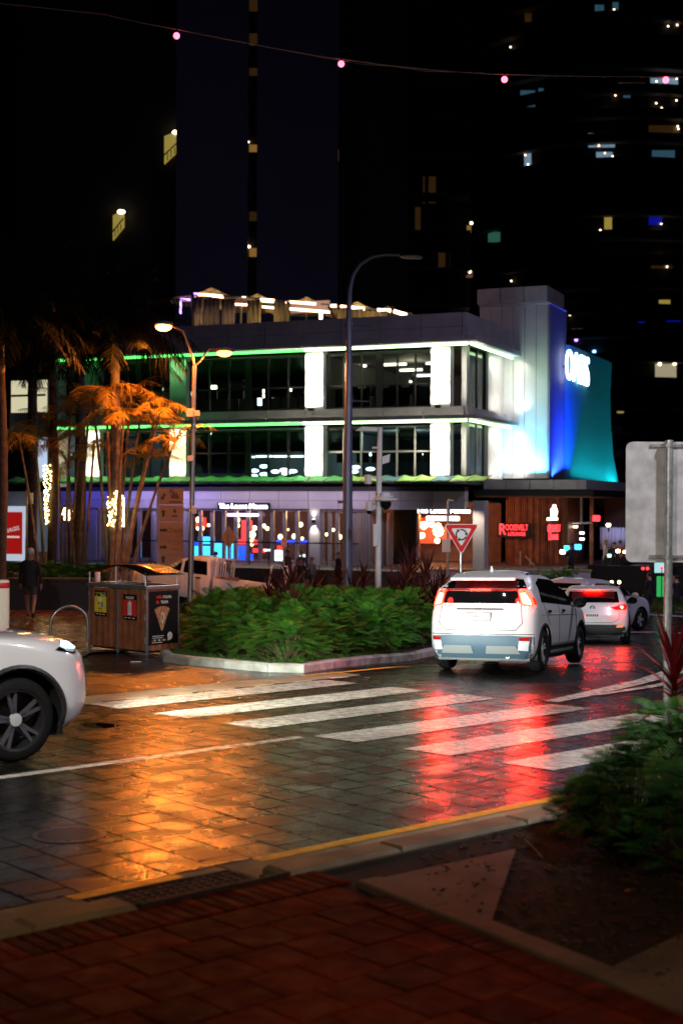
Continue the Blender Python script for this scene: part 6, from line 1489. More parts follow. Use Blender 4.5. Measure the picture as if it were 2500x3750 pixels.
MB().prism([(.33, .80), (.37, .82), (.405, .76), (.39, .66), (.36, .58), (.335, .68)], .0025, .004, lambda a_, b_, h_: (.0165+h_, a_, b_)).build('pizza_print', mat('pizza_cheese', (.75, .68, .58), .6, col2=(.5, .35, .25), vscale=25), po)
MB().prism([(.345, .75), (.365, .77), (.375, .70), (.36, .63), (.35, .66)], .0045, .005, lambda a_, b_, h_: (.0165+h_, a_, b_)).build('pizza_print', M['black'], po)
MB().prism([(.545+.062*math.cos(k*.449), .36+.075*math.sin(k*.449)) for k in range(14)], 0, .002, lambda a_, b_, h_: (.0165+h_, a_, b_)).build('logo_disc', mat('disc_cream', (.70, .66, .58), .6), po)
MB().prism([(.53, .39), (.56, .39), (.545, .41)], .0025, .0035, lambda a_, b_, h_: (.0165+h_, a_, b_)).build('print', rd, po); box('print_line', rd, po, .0185, .0195, .51, .58, .355, .362)
for k in range(2): box('print_line', wt, po, .0165, .0175, .12, .40-.03*k, .365-.035*k, .375-.035*k)
for k in range(8): box('flag_print', [rd, wt, mat('flag_green', (.05, .2, .03), .6) if k == 2 else rd, wt][k % 4], po, .0165, .0175, .11+k*.055, .14+k*.055, .275, .305)
box('print_line', wt, po, .0165, .0175, .11, .36, .245, .255)
p = gnd(498, 2425); t = thing('litter', 'flattened white paper scrap on the asphalt before the bins', 'litter', p, .3); MB().prism([(-.10, 0), (-.06, .03), (.03, .025), (.10, .0), (.03, -.02), (-.08, -.025)], .003, .015).build('paper', M['white'], t, bevel=.003)
# ---- bike hoop
a = gnd(186, 2350); b = gnd(322, 2350); t = thing('bike_hoop', 'arched steel bike rack left of the bins', 'bike rack', (a+b)/2, math.atan2(b.y-a.y, b.x-a.x))
hw = (b-a).length/2; hh = at(250, 2220, a.y).z - a.z
MB().tube([(-hw, 0, 0), (-hw, 0, hh-hw)] + [(-hw*math.cos(math.pi*k/16), 0, hh-hw+hw*math.sin(math.pi*k/16)) for k in range(1, 16)] + [(hw, 0, hh-hw), (hw, 0, 0)], .03, 10).build('hoop', M['steel'], t, True)
for s in (-1, 1): MB().lathe([(.08, 0), (.08, .012), (.03, .014)], (s*hw, 0, 0), (0, 0, 1), 14).build('base_plate', M['steel'], t)
# ---- bollard
p = at(8, 2310, 22.5); p.z = .03; zt = at(8, 2122, 22.5).z; t = thing('bollard', 'cream bollard with a red reflective band at the left edge', 'bollard', p)
h = zt-.03; MB().lathe([(.115, 0), (.115, h-.03), (.10, h-.008), (0, h)], (0, 0, 0), (0, 0, 1), 20).build('post', mat('bollard_cream', (.62, .60, .46), .45), t, True); MB().lathe([(.117, h-.135), (.119, h-.13), (.119, h-.05), (.117, h-.045)], (0, 0, 0), (0, 0, 1), 20).build('red_band', mat('bollard_red', (.5, .02, .03), .35), t, True)
for i, (px, Y) in enumerate([(357, 41), (530, 41)]):
    p = at(px, 2140, Y); g = G(p.x, p.y); t = thing('bollard', 'pale far bollard seen through the bin roof posts, %s one' % ('left', 'right')[i], 'bollard', (p.x, p.y, g)); h = at(px, 2092, Y).z-g
    MB().lathe([(.085, 0), (.085, h-.03), (.07, h-.008), (0, h)], (0, 0, 0), (0, 0, 1), 16).build('post', M['white'], t, True); MB().lathe([(.10, 0), (.10, .03), (.085, .04)], (0, 0, 0), (0, 0, 1), 16).build('collar', M['steel'], t)
# ---- sodium street lamp with two heads
E['sodium'] = emis('sodium_lamp', (1.0, .15, .015), 75); E['sodium2'] = emis('sodium_lamp_side', (1.0, .30, .07), 9)
LY = 42.0; b = at(697, 2070, LY); b.z = G(b.x, b.y); t = thing('street_lamp', 'slim street lamp with two glowing orange heads beside the palms', 'street lamp', b)
top = at(712, 1340, LY)-b; MB().tube([(0, 0, 0), (top.x*.5, 0, top.z*.5), top], [.085, .075, .06], 10).build('pole', M['steel'], t, True)
h1 = at(600, 1195, LY-1.0)-b; h2 = at(822, 1290, LY+.6)-b
MB().tube([top, Vector((top.x-.05, -.1, top.z+.25)), h1+Vector((.55, .1, -.10)), h1+Vector((.1, 0, .06))], .035, 8).build('arm', M['steel'], t, True)
MB().tube([top, Vector((top.x+.15, .1, top.z+.15)), h2+Vector((-.45, -.05, .10)), h2+Vector((-.15, 0, .08))], .035, 8).build('arm', M['steel'], t, True)
for i, (h_, m_, nm) in enumerate(((h1, E['sodium'], 'left'), (h2, E['sodium2'], 'right'))):
    o = MB().sphere(h_+Vector((0, 0, .06)), .26, 14, 8, (1.1, .7, .38)).build('lamp_head', M['grey_metal'], t, True); MB().sphere(h_+Vector((0, -.03, -.02)), .2, 14, 8, (1.15, .8, .62)).build('lens', m_, o, True)
    light('sodium_light', 'SPOT', t, h_+Vector((0, -.05, -.22)), (1700, 600)[i], (1, .24, .03), h_+Vector((-.6 if i == 0 else .2, -1.2, -6)), .15, spot=174, blend=.12)
for (py, dx, w_, hgt) in [(1513, 0, .12, .24), (1515, .17, .10, .16), (1680, 0, .09, .16), (1868, .1, .07, .22)]:
    q = at(700, py, LY)-b; MB().box(q.x+dx-w_, q.x+dx+w_, -.2, -.07, q.z-hgt/2, q.z+hgt/2).build('control_box', M['white'], t, bevel=.01); MB().cyl((q.x, -.1, q.z), (q.x+dx, -.1, q.z), .03, n=6).build('bracket', M['steel'], t)
# ---- tall curved lamp post, unlit
Y = 40.0; b = at(1272, 2060, Y); b.z = G(b.x, b.y); t = thing('lamp_post', 'tall blue grey lamp post with a curved arm, unlit', 'street lamp', b)
P = lambda x, y: at(x, y, Y)-b
m_ = mat('blue_grey_steel', (.20, .22, .34), .4, .5)
MB().tube([(0, 0, 0), P(1273, 1700), P(1277, 1330), P(1277, 1130)], [.15, .135, .095, .075], 14).build('pole', m_, t, True)
MB().tube([P(1277, 1130), P(1280, 1060), P(1292, 1010), P(1318, 968), P(1360, 942), P(1410, 933), P(1465, 934)], [.075, .07, .06, .055, .05, .045, .04], 10).build('arm', m_, t, True)
q = P(1505, 941); MB().sphere(q, .33, 14, 8, (1, .4, .16)).build('lamp_head', M['white'], t, True); MB().hexa([q+Vector((-.1,-.1,-.05)), q+Vector((.3,-.1,-.05)), q+Vector((.3,.1,-.05)), q+Vector((-.1,.1,-.05))], [q+Vector((-.1,-.1,-.02)), q+Vector((.3,-.1,-.02)), q+Vector((.3,.1,-.02)), q+Vector((-.1,.1,-.02))]).build('lens', M['grey_metal'], t)
for (py, l) in ((1190, .62), (1468, .56)):
    q = P(1277, py); MB().tube([q, q+Vector((l, -.1, -.05 if py < 1300 else -.02))], .022, 6).build('banner_arm', m_, t); MB().lathe([(.12, -.05), (.12, .05)], q, (0, 0, 1), 12).build('band', m_, t)
q = P(1262, 1838); MB().cyl(q, q+Vector((-.2, 0, 0)), .04, n=8).build('spigot', m_, t)
# ---- white CCTV pole
Y = 38.0; b = at(1384, 2100, Y); b.z = G(b.x, b.y); t = thing('camera_pole', 'white pole carrying dome cameras and a solar panel arm', 'camera pole', b); P = lambda x, y: at(x, y, Y)-b
MB().tube([(0, 0, 0), P(1386, 1830), P(1391, 1565)], [.085, .075, .065], 12).build('pole', M['white'], t, True)
MB().hexa([P(1300, 1577), P(1392, 1580), P(1392, 1578)+Vector((0, .5, 0)), P(1300, 1575)+Vector((0, .5, 0))], [P(1325, 1562), P(1392, 1566), P(1392, 1563)+Vector((0, .5, 0)), P(1325, 1559)+Vector((0, .5, 0))]).build('panel_head', M['white'], t, bevel=.01)
MB().hexa([P(1400, 1700), P(1425, 1692), P(1425, 1690)+Vector((0, .1, 0)), P(1400, 1700)+Vector((0, .1, 0))], [P(1400, 1672), P(1428, 1664), P(1428, 1662)+Vector((0, .1, 0)), P(1400, 1672)+Vector((0, .1, 0))]).build('equipment_box', M['white'], t)
MB().tube([P(1385, 1640), P(1362, 1640)], .03, 8).build('arm', M['white'], t); MB().tube([P(1382, 1748), P(1348, 1748)], .03, 8).build('arm', M['white'], t); MB().tube([P(1382, 1845), P(1352, 1845)], .03, 8).build('arm', M['white'], t); MB().tube([P(1388, 1826), P(1415, 1826)], .05, 8).build('arm', M['white'], t)
def dome(px, py, r_, big=False):
    q = P(px, py); MB().lathe([(0, .22), (.5*r_*2, .20), (r_, .12), (r_*1.05, 0), (r_*.95, -.03)], q, (0, 0, 1), 18).build('camera_housing', M['white'], t, True); MB().sphere(q+Vector((0, 0, -.04)), r_*.85, 14, 8).build('camera_dome', M['blackgloss'], t, True)
dome(1347, 1768, .095); dome(1352, 1866, .105)
q = P(1411, 1832); MB().lathe([(.0, .20), (.14, .20), (.14, .14), (.20, .13), (.20, .08), (.33, .05), (.33, .0), (.18, -.04)], q, (0, 0, 1), 24).build('camera_housing', M['white'], t, True); MB().sphere(q+Vector((0, 0, -.10)), .16, 14, 8).build('camera_dome', M['blackgloss'], t, True)
for k in range(3): MB().lathe([(.10, -.02), (.10, .02)], P(1385, 1810+k*14), (0, 0, 1), 12).build('band', M['steel'], t)
MB().hexa(*[[Vector((dx, dy, 0))+P(1376, 1960)+Vector((0, 0, z)) for dx, dy in ((-.08,-.14),(.06,-.14),(.06,-.02),(-.08,-.02))] for z in (-.3, .3)]).build('control_box', M['white'], t, bevel=.02)
# ---- give way sign with roundabout symbol
Y = 32.0; b = at(1687, 2095, Y); b.z = G(b.x, b.y)+.1; t = thing('give_way_sign', 'red bordered give way sign with a black roundabout arrow symbol', 'road sign', b); P = lambda x, y: at(x, y, Y)-b
MB().cyl((0, .05, 0), P(1688, 1960)+Vector((0, .05, 0)), .035, n=10).build('post', M['steel'], t)
cx, cz = P(1688, 1965).x, 0
def tri(k, inset):
    A = P(1623, 1919); B_ = P(1754, 1919); C_ = P(1688, 2033); ctr = (A+B_+C_)/3; pts = []
    for q, r1 in ((A, B_), (B_, C_), (C_, A)): pts.append(q)
    out = []
    for i in range(3):
        q, pv_, nx = pts[i], pts[i-1], pts[(i+1) % 3]; q = ctr+(q-ctr)*inset; pv_ = ctr+(pv_-ctr)*inset; nx = ctr+(nx-ctr)*inset
        r_ = .10*inset; a = q+(pv_-q).normalized()*r_; b2 = q+(nx-q).normalized()*r_
        for f in (0, .25, .5, .75, 1): w0 = a.lerp(q, f); w1 = q.lerp(b2, f); z = w0.lerp(w1, f); out.append((z.x, z.z))
    return out
fy = lambda a_, b_, h_: (a_, h_, b_)
pl = MB().prism(tri(0, 1.0), 0, .012, fy).build('plate', M['white'], t); MB().prism(tri(0, .94), -.003, -.0005, fy).build('red_border', mat('sign_red', (.62, .012, .016), .3), pl); MB().prism(tri(0, .58), -.006, -.0035, fy).build('white_field', M['white'], pl)
sc_ = P(1688, 1958); rad = .115
for k in range(3):
    a0 = R(100+120*k); arc = [a0-R(85)*j/8 for j in range(9)]
    poly = [(sc_.x+(rad+.016)*math.cos(a), sc_.z+(rad+.016)*math.sin(a)) for a in arc] + [(sc_.x+(rad-.016)*math.cos(a), sc_.z+(rad-.016)*math.sin(a)) for a in reversed(arc)]
    for j in range(8): MB().prism([poly[j], poly[j+1], poly[16-j], poly[17-j]], -.009, -.0065, fy).build('arrow', M['black'], pl)
    a1 = arc[-1]; c0 = Vector((sc_.x+rad*math.cos(a1), sc_.z+rad*math.sin(a1))); tv = Vector((math.sin(a1), -math.cos(a1))); nv = Vector((math.cos(a1), math.sin(a1)))
    MB().prism([tuple(c0+nv*.042), tuple(c0+tv*.065), tuple(c0-nv*.042)], -.009, -.0065, fy).build('arrow', M['black'], pl)
MB().box(-.05, .05, .012, .05, .75, .80).build('clamp', M['steel'], t)
# ---- second lamp post behind the give way sign
Y = 44; b = at(1639, 2100, Y); b.z = G(b.x, b.y); t = thing('sign_post', 'thin post with a small bent arm and parking plate behind the give way sign', 'post', b); P = lambda x, y: at(x, y, Y)-b
MB().tube([(0, 0, 0), P(1639, 1840), P(1641, 1832), P(1660, 1834)], [.05, .045, .045, .04], 10).build('post', M['trim'], t, True); q = P(1636, 1998); MB().box(q.x-.16, q.x+.10, -.08, -.05, q.z-.2, q.z+.2).build('plate', M['white'], t, bevel=.01)
# ---- large sign seen from behind, right foreground
p = gnd(2440, 2665); t = thing('sign_board', 'back of a large grey metal road sign on a steel post at right', 'road sign', p); Y = p.y; P = lambda x, y: at(x, y, Y)-p
MB().tube([(0, 0, -.05), P(2449, 1612)], .052, 16).build('post', M['steel'], t, True)
z1, z0 = P(2449, 1617).z, P(2443, 2060).z; x0 = P(2294, 1800).x; x1 = -x0+.05; r_ = .085; pts = []
for (cx_, cz_, a0) in ((x1-r_, z1-r_, 0), (x0+r_, z1-r_, 90), (x0+r_, z0+r_, 180), (x1-r_, z0+r_, 270)):
    for k in range(7): a = R(a0+15*k); pts.append((cx_+r_*math.cos(a), cz_+r_*math.sin(a)))
MB().prism(pts, .075, .083, fy).build('plate', M['grey_metal'], t)
for z in (z1-.05, z0+.07): MB().box(x0+.3, x1-.3, .055, .075, z-.02, z+.02).build('bracket', M['steel'], t); 
for z in (z1-.05, z0+.07): MB().lathe([(.056, -.022), (.060, -.022), (.060, .022), (.056, .022)], (0, 0, z), (0, 0, 1), 16).build('clamp', M['steel'], t)
# ---- wayfinding pylon
Y = 47; b = at(622, 2075, Y); b.z = G(b.x, b.y); t = thing('direction_pylon', 'tall brown direction pylon with black arrows beside the slim street lamp', 'sign', b, R(9)); h = at(622, 1788, Y).z-b.z; w_ = at(674, 1900, Y).x-at(577, 1900, Y).x
pm = mat('pylon_brown', (.34, .20, .13), .6, var=.12, vscale=2)
zs = [0, h-(2034-1788)/2034*0 - (at(622,1788,Y).z-at(622,2034,Y).z)]
lv = [b.z] + [at(622, y, Y).z for y in (2034, 1972, 1911, 1849, 1788)]
for k in range(5): box('panel', pm, t, -w_/2+.10, w_/2, -.12, .12, lv[k]-b.z+.006, lv[k+1]-b.z-.006)
box('side_panel', mat('pylon_grey', (.30, .27, .38), .5), t, -w_/2, -w_/2+.095, -.13, .13, 0, h)
def arrow(x, z, ang, s=.11):
    sh = [(0, 1.2), (.75, .35), (.38, .35), (.38, -1.0), (-.38, -1.0), (-.38, .35), (-.75, .35)]; c_, s1 = math.cos(ang), math.sin(ang)
    MB().prism([(x+s*(a*c_-b_*s1), z+s*(a*s1+b_*c_)) for a, b_ in sh], -.126, -.121, fy).build('arrow', M['black'], t)
zc = [(lv[k]+lv[k+1])/2-b.z for k in range(5)]
arrow(-.22, zc[4], R(150)); arrow(-.22, zc[3], 0); arrow(-.22, zc[2], R(-90)); arrow(-.22, zc[1], R(-90)); arrow(-.22, (at(622, 2048, Y).z-b.z), 0)
pt = mat('pylon_print', (.10, .05, .03), .6)
text('lettering', 'Oracle', .24, pt, t, (.14, -.124, zc[2]), extrude=.002, shear=.4, sx=.8)
MB().prism([(-.05, .12), (.0, .22), (.06, .10), (.1, .16), (.16, .02), (.22, -.05), (-.08, -.05), (-.10, .04)], -.126, -.121, lambda a_, b_, h_: (a_+.12, h_, b_+zc[4]-.02)).build('picture', pt, t); box('picture', mat('pylon_blue', (.08, .08, .22), .5), t, -.02, .08, -.127, -.121, zc[4]+.12, zc[4]+.24); box('print_line', pt, t, -.02, .36, -.126, -.121, zc[4]-.20, zc[4]-.15)
MB().prism([(-.03, .12), (.03, .10), (.07, -.02), (.0, -.03), (-.03, .05)], -.126, -.121, lambda a_, b_, h_: (a_+.14, h_, b_+zc[3]+.04)).build('picture', M['black'], t); box('print_line', pt, t, .05, .25, -.126, -.121, zc[3]-.12, zc[3]-.06); box('print_line', pt, t, .02, .30, -.126, -.121, zc[1]-.08, zc[1]-.06)
# ---- diamond sign back, small no parking plate
Y = 48; b = at(838, 2090, Y); b.z = G(b.x, b.y); t = thing('warning_sign', 'back of a diamond warning sign standing above the ute cab', 'road sign', b); P = lambda x, y: at(x, y, Y)-b
MB().cyl((0, 0, 0), P(838, 1930), .04, n=8).build('post', M['steel'], t); q = P(838, 1968); s = .36; MB().prism([(q.x-.25, q.z), (q.x, q.z-.40), (q.x+.25, q.z), (q.x, q.z+.40)], .045, .06, fy).build('plate', mat('sign_brown', (.28, .15, .06), .5, .3), t)
Y = 50; b = at(1040, 2100, Y); b.z = G(b.x, b.y); t = thing('parking_sign', 'small pale parking plate on a thin post in front of the doors', 'road sign', b); P = lambda x, y: at(x, y, Y)-b
MB().cyl((0, 0, 0), P(1040, 1940), .03, n=8).build('post', M['trim'], t); q = P(1040, 1987); MB().box(q.x-.10, q.x+.10, -.045, -.03, q.z-.16, q.z+.16).build('plate', mat('plate_pink', (.6, .42, .40), .5), t, bevel=.008); box('print', rd, t, q.x-.04, q.x+.04, -.048, -.0455, q.z+.02, q.z+.09)
# ---- round neon sign left
Y = 52; c_ = at(254, 1882, Y); b = c_.copy(); b.z = G(c_.x, c_.y); t = thing('round_sign', 'round sign with white hot neon scribble, glowing among the left palms', 'sign', b); q = c_-b
MB().lathe([(0, -.06), (.36, -.06), (.36, .06), (0, .06)], q, (0, 1, 0), 28).build('disc', M['black'], t); MB().cyl((0, 0, 0), (0, 0, q.z-.35), .04, n=8).build('post', M['darkframe'], t)
nm = emis('neon_orange_white', (1, .55, .30), 7)
text('lettering', 'Bar', .36, nm, t, (-.02, -.07, q.z+.08), extrude=.02, shear=.3, offset=.012); text('lettering', 'Grill', .26, nm, t, (.02, -.07, q.z-.15), extrude=.02, shear=.3, offset=.012)
light('neon_glow', 'POINT', t, (0, -.4, q.z), 14, (1, .5, .25), size=.2)
# ---- thin post with box, left
Y = 47; b = at(98, 2085, Y); b.z = G(b.x, b.y); t = thing('meter_post', 'thin pale post with a small box near the walker', 'post', b); P = lambda x, y: at(x, y, Y)-b
MB().cyl((0, 0, 0), P(100, 1792), .035, n=8).build('post', M['trim'], t); q = P(112, 1825); MB().box(q.x-.09, q.x+.09, -.06, .06, q.z-.18, q.z+.18).build('box', M['white'], t, bevel=.01)
a = at(118, 2020, 47); b2 = at(178, 2110, 47); g = G(a.x, a.y); t = thing('glass_screen', 'pale reflective glass screen behind the walker', 'screen', (a.x, a.y, g)); MB().box(0, b2.x-a.x, 0, .03, .15, a.z-g).build('pane', mat('frosted', (.42, .34, .31), .25), t)
for x in (0, b2.x-a.x): MB().cyl((x, .015, 0), (x, .015, a.z-g+.05), .025, n=8).build('post', M['steel'], t)
# ---- festoon cable with pink globes high over the street
FYp = 30.0
cpx = [(380, 52), (520, 84), (650, 108), (900, 157), (1150, 203), (1255, 217), (1400, 237), (1600, 258), (1800, 271), (2000, 277), (2200, 280), (2520, 282)]
p_ = [at(x, y, FYp) for x, y in cpx]; t = thing('festoon_cable', 'thin sagging cable strung high across the street', 'cable', p_[0])
MB().tube([q-p_[0] for q in p_], .012, 6).build('cable', M['trim'], t); lo = [at(x, y, FYp-.02) for x, y in [(1150, 206), (1190, 212), (1330, 236), (1440, 243), (1560, 262), (1700, 265)]]; MB().tube([q-p_[0] for q in lo], .006, 5).build('slack_wire', M['trim'], t)
# poles that hold the cable, beyond the frame
for i, (sx, px, py) in enumerate(((-1, 380, 52), (1, 2520, 282))):
    q = at(px, py, FYp)
    e = q + Vector((sx*(9 if sx < 0 else 4.5), 0, .9 if sx < 0 else .25)); MB().tube([q-p_[0], e-p_[0]], .012, 5).build('cable', M['trim'], t)
    tp = thing('cable_pole', 'steel pole holding the festoon cable beyond the %s edge' % ('left', 'right')[i], 'pole', (e.x, e.y, G(e.x, e.y))); MB().tube([(0, 0, 0), (0, 0, e.z-G(e.x, e.y)+.1)], [.12, .08], 12).build('shaft', M['steel'], tp)
    MB().lathe([(.2, 0), (.2, .02), (.12, .03)], (0, 0, 0), (0, 0, 1), 14).build('base_plate', M['steel'], tp)
E['pinkglobe'] = emis('pink_globe', (1.0, .10, .16), 6)
for i, (px, py) in enumerate([(647, 131), (1249, 234), (1846, 291), (2436, 293)]):
    q = at(px, py, FYp); t = thing('festoon_globe', 'pink glowing globe hanging from the overhead cable, %s from the left' % ORD[i], 'lamp', q, 0, 'pink globes on the overhead cable')
    MB().sphere((0, 0, 0), .068, 14, 10).build('globe', E['pinkglobe'], t, True); MB().cyl((0, 0, .06), (0, 0, .14), .02, n=8).build('cap', M['black'], t); MB().sphere((0, -.03, .01), .034, 8, 6).build('filament', emis('globe_core', (1, .5, .5), 9) if i == 0 else bpy.data.materials['globe_core'], t)
# ---- unseen street lamps added to light crossing, footpath, cars and building
def added_lamp(label, x, y, h, power, col, tgt, cone):
    t = thing('added_lamp', label, 'street lamp', (x, y, .1)); ang = math.atan2(tgt[1]-y, tgt[0]-x); ax, ay = math.cos(ang), math.sin(ang)
    MB().tube([(0, 0, 0), (0, 0, h-.6), (ax*.15, ay*.15, h-.2), (ax*.6, ay*.6, h), (ax*1.5, ay*1.5, h+.05)], [.10, .08, .07, .06, .05], 10).build('pole', M['steel'], t, True)
    o = MB().sphere((ax*1.8, ay*1.8, h), .36, 12, 8, (1, .6, .25)).build('lamp_head', M['grey_metal'], t, True); MB().lathe([(0, -.10), (.16, -.09)], (ax*1.8, ay*1.8, h), (0, 0, 1), 14).build('lens', emis('led_lens', col, 12), o)
    light('lamp_light', 'SPOT', t, (ax*1.8, ay*1.8, h-.2), power, col, (tgt[0]-x, tgt[1]-y, 0), .25, spot=cone, blend=.8)
added_lamp('added unseen street lamp behind the viewer lighting the crossing', -5.5, 4.0, 8.0, 6500, (1, .94, .86), (-.5, 21.5), 62)
added_lamp('added unseen street lamp beyond the right edge lighting the crossing', 9.0, 13.0, 8.0, 2600, (.90, .88, .96), (2.5, 17.5), 94)
added_lamp('added unseen warm street lamp far behind the viewer over the footpath', 3.0, -7.0, 9.0, 1900, (1, .72, .42), (0.5, 8.0), 100)
added_lamp('added unseen tall cool street lamp beyond the right edge near the building', 18.0, 46.0, 12.0, 3600, (.66, .60, 1), (3.0, 60.0), 150)
added_lamp('added unseen street lamp beyond the right edge beside the white cars', 9.5, 28.0, 8.5, 2200, (.86, .80, 1), (2.0, 30.0), 150)
# ================================================================ PEOPLE
def skin_body(nodes, bones, parent, mats, name='body', sub=1):
    # nodes: {name: (pos, radius)}, bones: [(a, b, mat_index)]
    names = list(nodes); me = bpy.data.meshes.new(name)
    me.from_pydata([nodes[n][0] for n in names], [(names.index(a), names.index(b)) for a, b, _ in bones], [])
    o = bpy.data.objects.new(name, me); C.objects.link(o)
    md = o.modifiers.new('skin', 'SKIN'); md.use_smooth_shade = True
    for i, n in enumerate(names):
        sv = me.skin_vertices[0].data[i]; r_ = nodes[n][1]; sv.radius = (r_, r_) if not isinstance(r_, tuple) else r_; sv.use_root = (n == 'pelvis')
    sb = o.modifiers.new('sub', 'SUBSURF'); sb.levels = sub; sb.render_levels = sub
    dg = bpy.context.evaluated_depsgraph_get(); m2 = bpy.data.meshes.new_from_object(o.evaluated_get(dg)); bpy.data.objects.remove(o)
    m2.name = name; m2.materials.clear()
    for m in mats: m2.materials.append(m)
    seg = [(Vector(nodes[a][0]), Vector(nodes[b][0]), mi) for a, b, mi in bones]
    for f in m2.polygons:
        c = f.center; best = (9e9, 0)
        for a, b, mi in seg:
            e = b-a; k = max(0, min(1, (c-a).dot(e)/max(1e-9, e.length_squared))); d = (c-a-e*k).length
            if d < best[0]: best = (d, mi)
        f.material_index = best[1]; f.use_smooth = True
    return link(name, m2, parent)
SK = [mat('skin_tone', (.42, .24, .17), .55), mat('skin_tone_tan', (.30, .16, .10), .55)]
HAIR = [mat('hair_dark', (.02, .014, .01), .5), mat('hair_grey', (.5, .48, .45), .6), mat('hair_fair', (.28, .17, .07), .5)]
def person(label, loc, rz, top, bottom, skin=0, hair=0, pose='stand', height=1.74, short=False, sub=1, hands=True, sleeves=True, group=None):
    t = thing('person', label, 'person', loc, rz, group); s = height/1.74; N = {}
    # facing +y; x to the person's right... left is -x
    def add(n, x, y, z, r): N[n] = ((x*s, y*s, z*s), r*s if not isinstance(r, tuple) else tuple(q*s for q in r))
    sit = pose == 'sit'; dz = -.42 if sit else 0
    add('pelvis', 0, 0, .94+dz, (.155, .115)); add('waist', 0, .01, 1.10+dz, (.135, .10)); add('chest', 0, 0, 1.30+dz, (.16, .115)); add('upper', 0, -.015, 1.42+dz, (.12, .09))
    add('neck', 0, .0, 1.50+dz, .055); add('skull', 0, .02, 1.60+dz, (.075, .09)); add('crown', 0, .01, 1.70+dz, (.06, .075)); add('nose', 0, .115, 1.605+dz, .014); add('chin', 0, .07, 1.535+dz, .035)
    B = [('pelvis', 'waist', 1), ('waist', 'chest', 1), ('chest', 'upper', 1), ('upper', 'neck', 0), ('neck', 'skull', 0), ('skull', 'crown', 3), ('skull', 'nose', 0), ('skull', 'chin', 0)]
    for sg, S in ((-1, 'l'), (1, 'r')):
        ph = sg if pose == 'walk' else 0
        add(S+'ear', sg*.085, .0, 1.60+dz, .016); B.append(('skull', S+'ear', 0))
        add(S+'sh', sg*.185, -.01, 1.40+dz, .068); 
        if pose in ('sit', 'lean'): add(S+'el', sg*.25, .10, 1.13+dz, .047); add(S+'wr', sg*.17, .34, 1.10+dz, .030); hd_ = Vector((-sg*.2, .8, .05)).normalized()
        else: add(S+'el', sg*.25, -.03+.10*ph*-1, 1.12+dz, .047); add(S+'wr', sg*.27, .06-.14*ph, .88+dz, .030); hd_ = Vector((0, .25-.3*ph, -1)).normalized()
        B += [('upper', S+'sh', 1), (S+'sh', S+'el', 1 if sleeves else 0), (S+'el', S+'wr', 1 if sleeves else 0)]
        w_ = Vector(N[S+'wr'][0])/s; pm_ = w_+hd_*.07; add(S+'pm', *pm_, (.036, .018)); B.append((S+'wr', S+'pm', 0))
        if hands:
            sd_ = Vector((0, 1, 0)) if abs(hd_.z) > .6 else Vector((1, 0, 0))
            for k, (off, ln) in enumerate(((-.030, .062), (-.010, .075), (.011, .07), (.031, .055))):
                q = pm_+hd_*.035+sd_*off; add(S+'f%d' % k, *(q+hd_*ln*.5), .009); add(S+'g%d' % k, *(q+hd_*ln+Vector((-sg*.015, 0, 0))), .0075); B += [(S+'pm', S+'f%d' % k, 0), (S+'f%d' % k, S+'g%d' % k, 0)]
            q = w_+hd_*.03+sd_*.045; add(S+'t0', *q, .011); add(S+'t1', *(q+hd_*.05+sd_*.012), .009); B += [(S+'wr', S+'t0', 0), (S+'t0', S+'t1', 0)]
        if sit:
            add(S+'hip', sg*.10, .03, .90+dz, .10); add(S+'kn', sg*.13, .44, .50, .062); add(S+'an', sg*.13, .40, .09, .042); add(S+'to', sg*.14, .58, .035, .035)
        elif pose == 'walk':
            if sg < 0: K = (sg*.10, .14, .52), (sg*.09, .34, .10), (sg*.10, .50, .05)
            else: K = (sg*.10, -.02, .50), (sg*.09, -.36, .17), (sg*.10, -.28, .04)
            add(S+'hip', sg*.095, 0, .88, .098); add(S+'kn', *K[0], .06); add(S+'an', *K[1], .04); add(S+'to', *K[2], .035)
        else:
            add(S+'hip', sg*.10, 0, .88, .098); add(S+'kn', sg*.11, .03, .49, .060); add(S+'an', sg*.115, -.02, .085, .040); add(S+'to', sg*.13, .15, .035, .034)
        kmid = tuple((Vector(N[S+'hip'][0])*.25+Vector(N[S+'kn'][0])*.75)/s); add(S+'th', *kmid, .072); cf = Vector(N[S+'kn'][0]).lerp(Vector(N[S+'an'][0]), .35)/s; add(S+'ca', *cf, .055)
        B += [('pelvis', S+'hip', 2), (S+'hip', S+'th', 2), (S+'th', S+'kn', 0 if short else 2), (S+'kn', S+'ca', 0 if short else 2), (S+'ca', S+'an', 0 if short else 2), (S+'an', S+'to', 4)]
    o = skin_body(N, B, t, [SK[skin], top, bottom, HAIR[hair], M['black']], sub=sub)
    c = Vector(N['crown'][0]); hm = MB().sphere(c+Vector((0, -.015, -.02))*s, .098*s, 14, 9, (.88, 1.05, .92)); hm.build('hair', HAIR[hair], t, True)
    for sg in (-1, 1): MB().sphere(Vector(N['skull'][0])+Vector((sg*.032, .088, .015))*s, .011*s, 6, 5).build('eye', M['black'], t)
    return t, N
cl = {'black': mat('cloth_black', (.012, .012, .014), .85), 'navy': mat('cloth_navy', (.02, .02, .04), .85), 'grey': mat('cloth_grey', (.15, .14, .15), .85), 'pale': mat('cloth_pale', (.5, .45, .5), .85), 'rose': mat('cloth_rose', (.4, .18, .18), .85), 'shorts': mat('cloth_shorts', (.06, .05, .05), .85), 'cream': mat('cloth_cream', (.5, .46, .4), .85)}
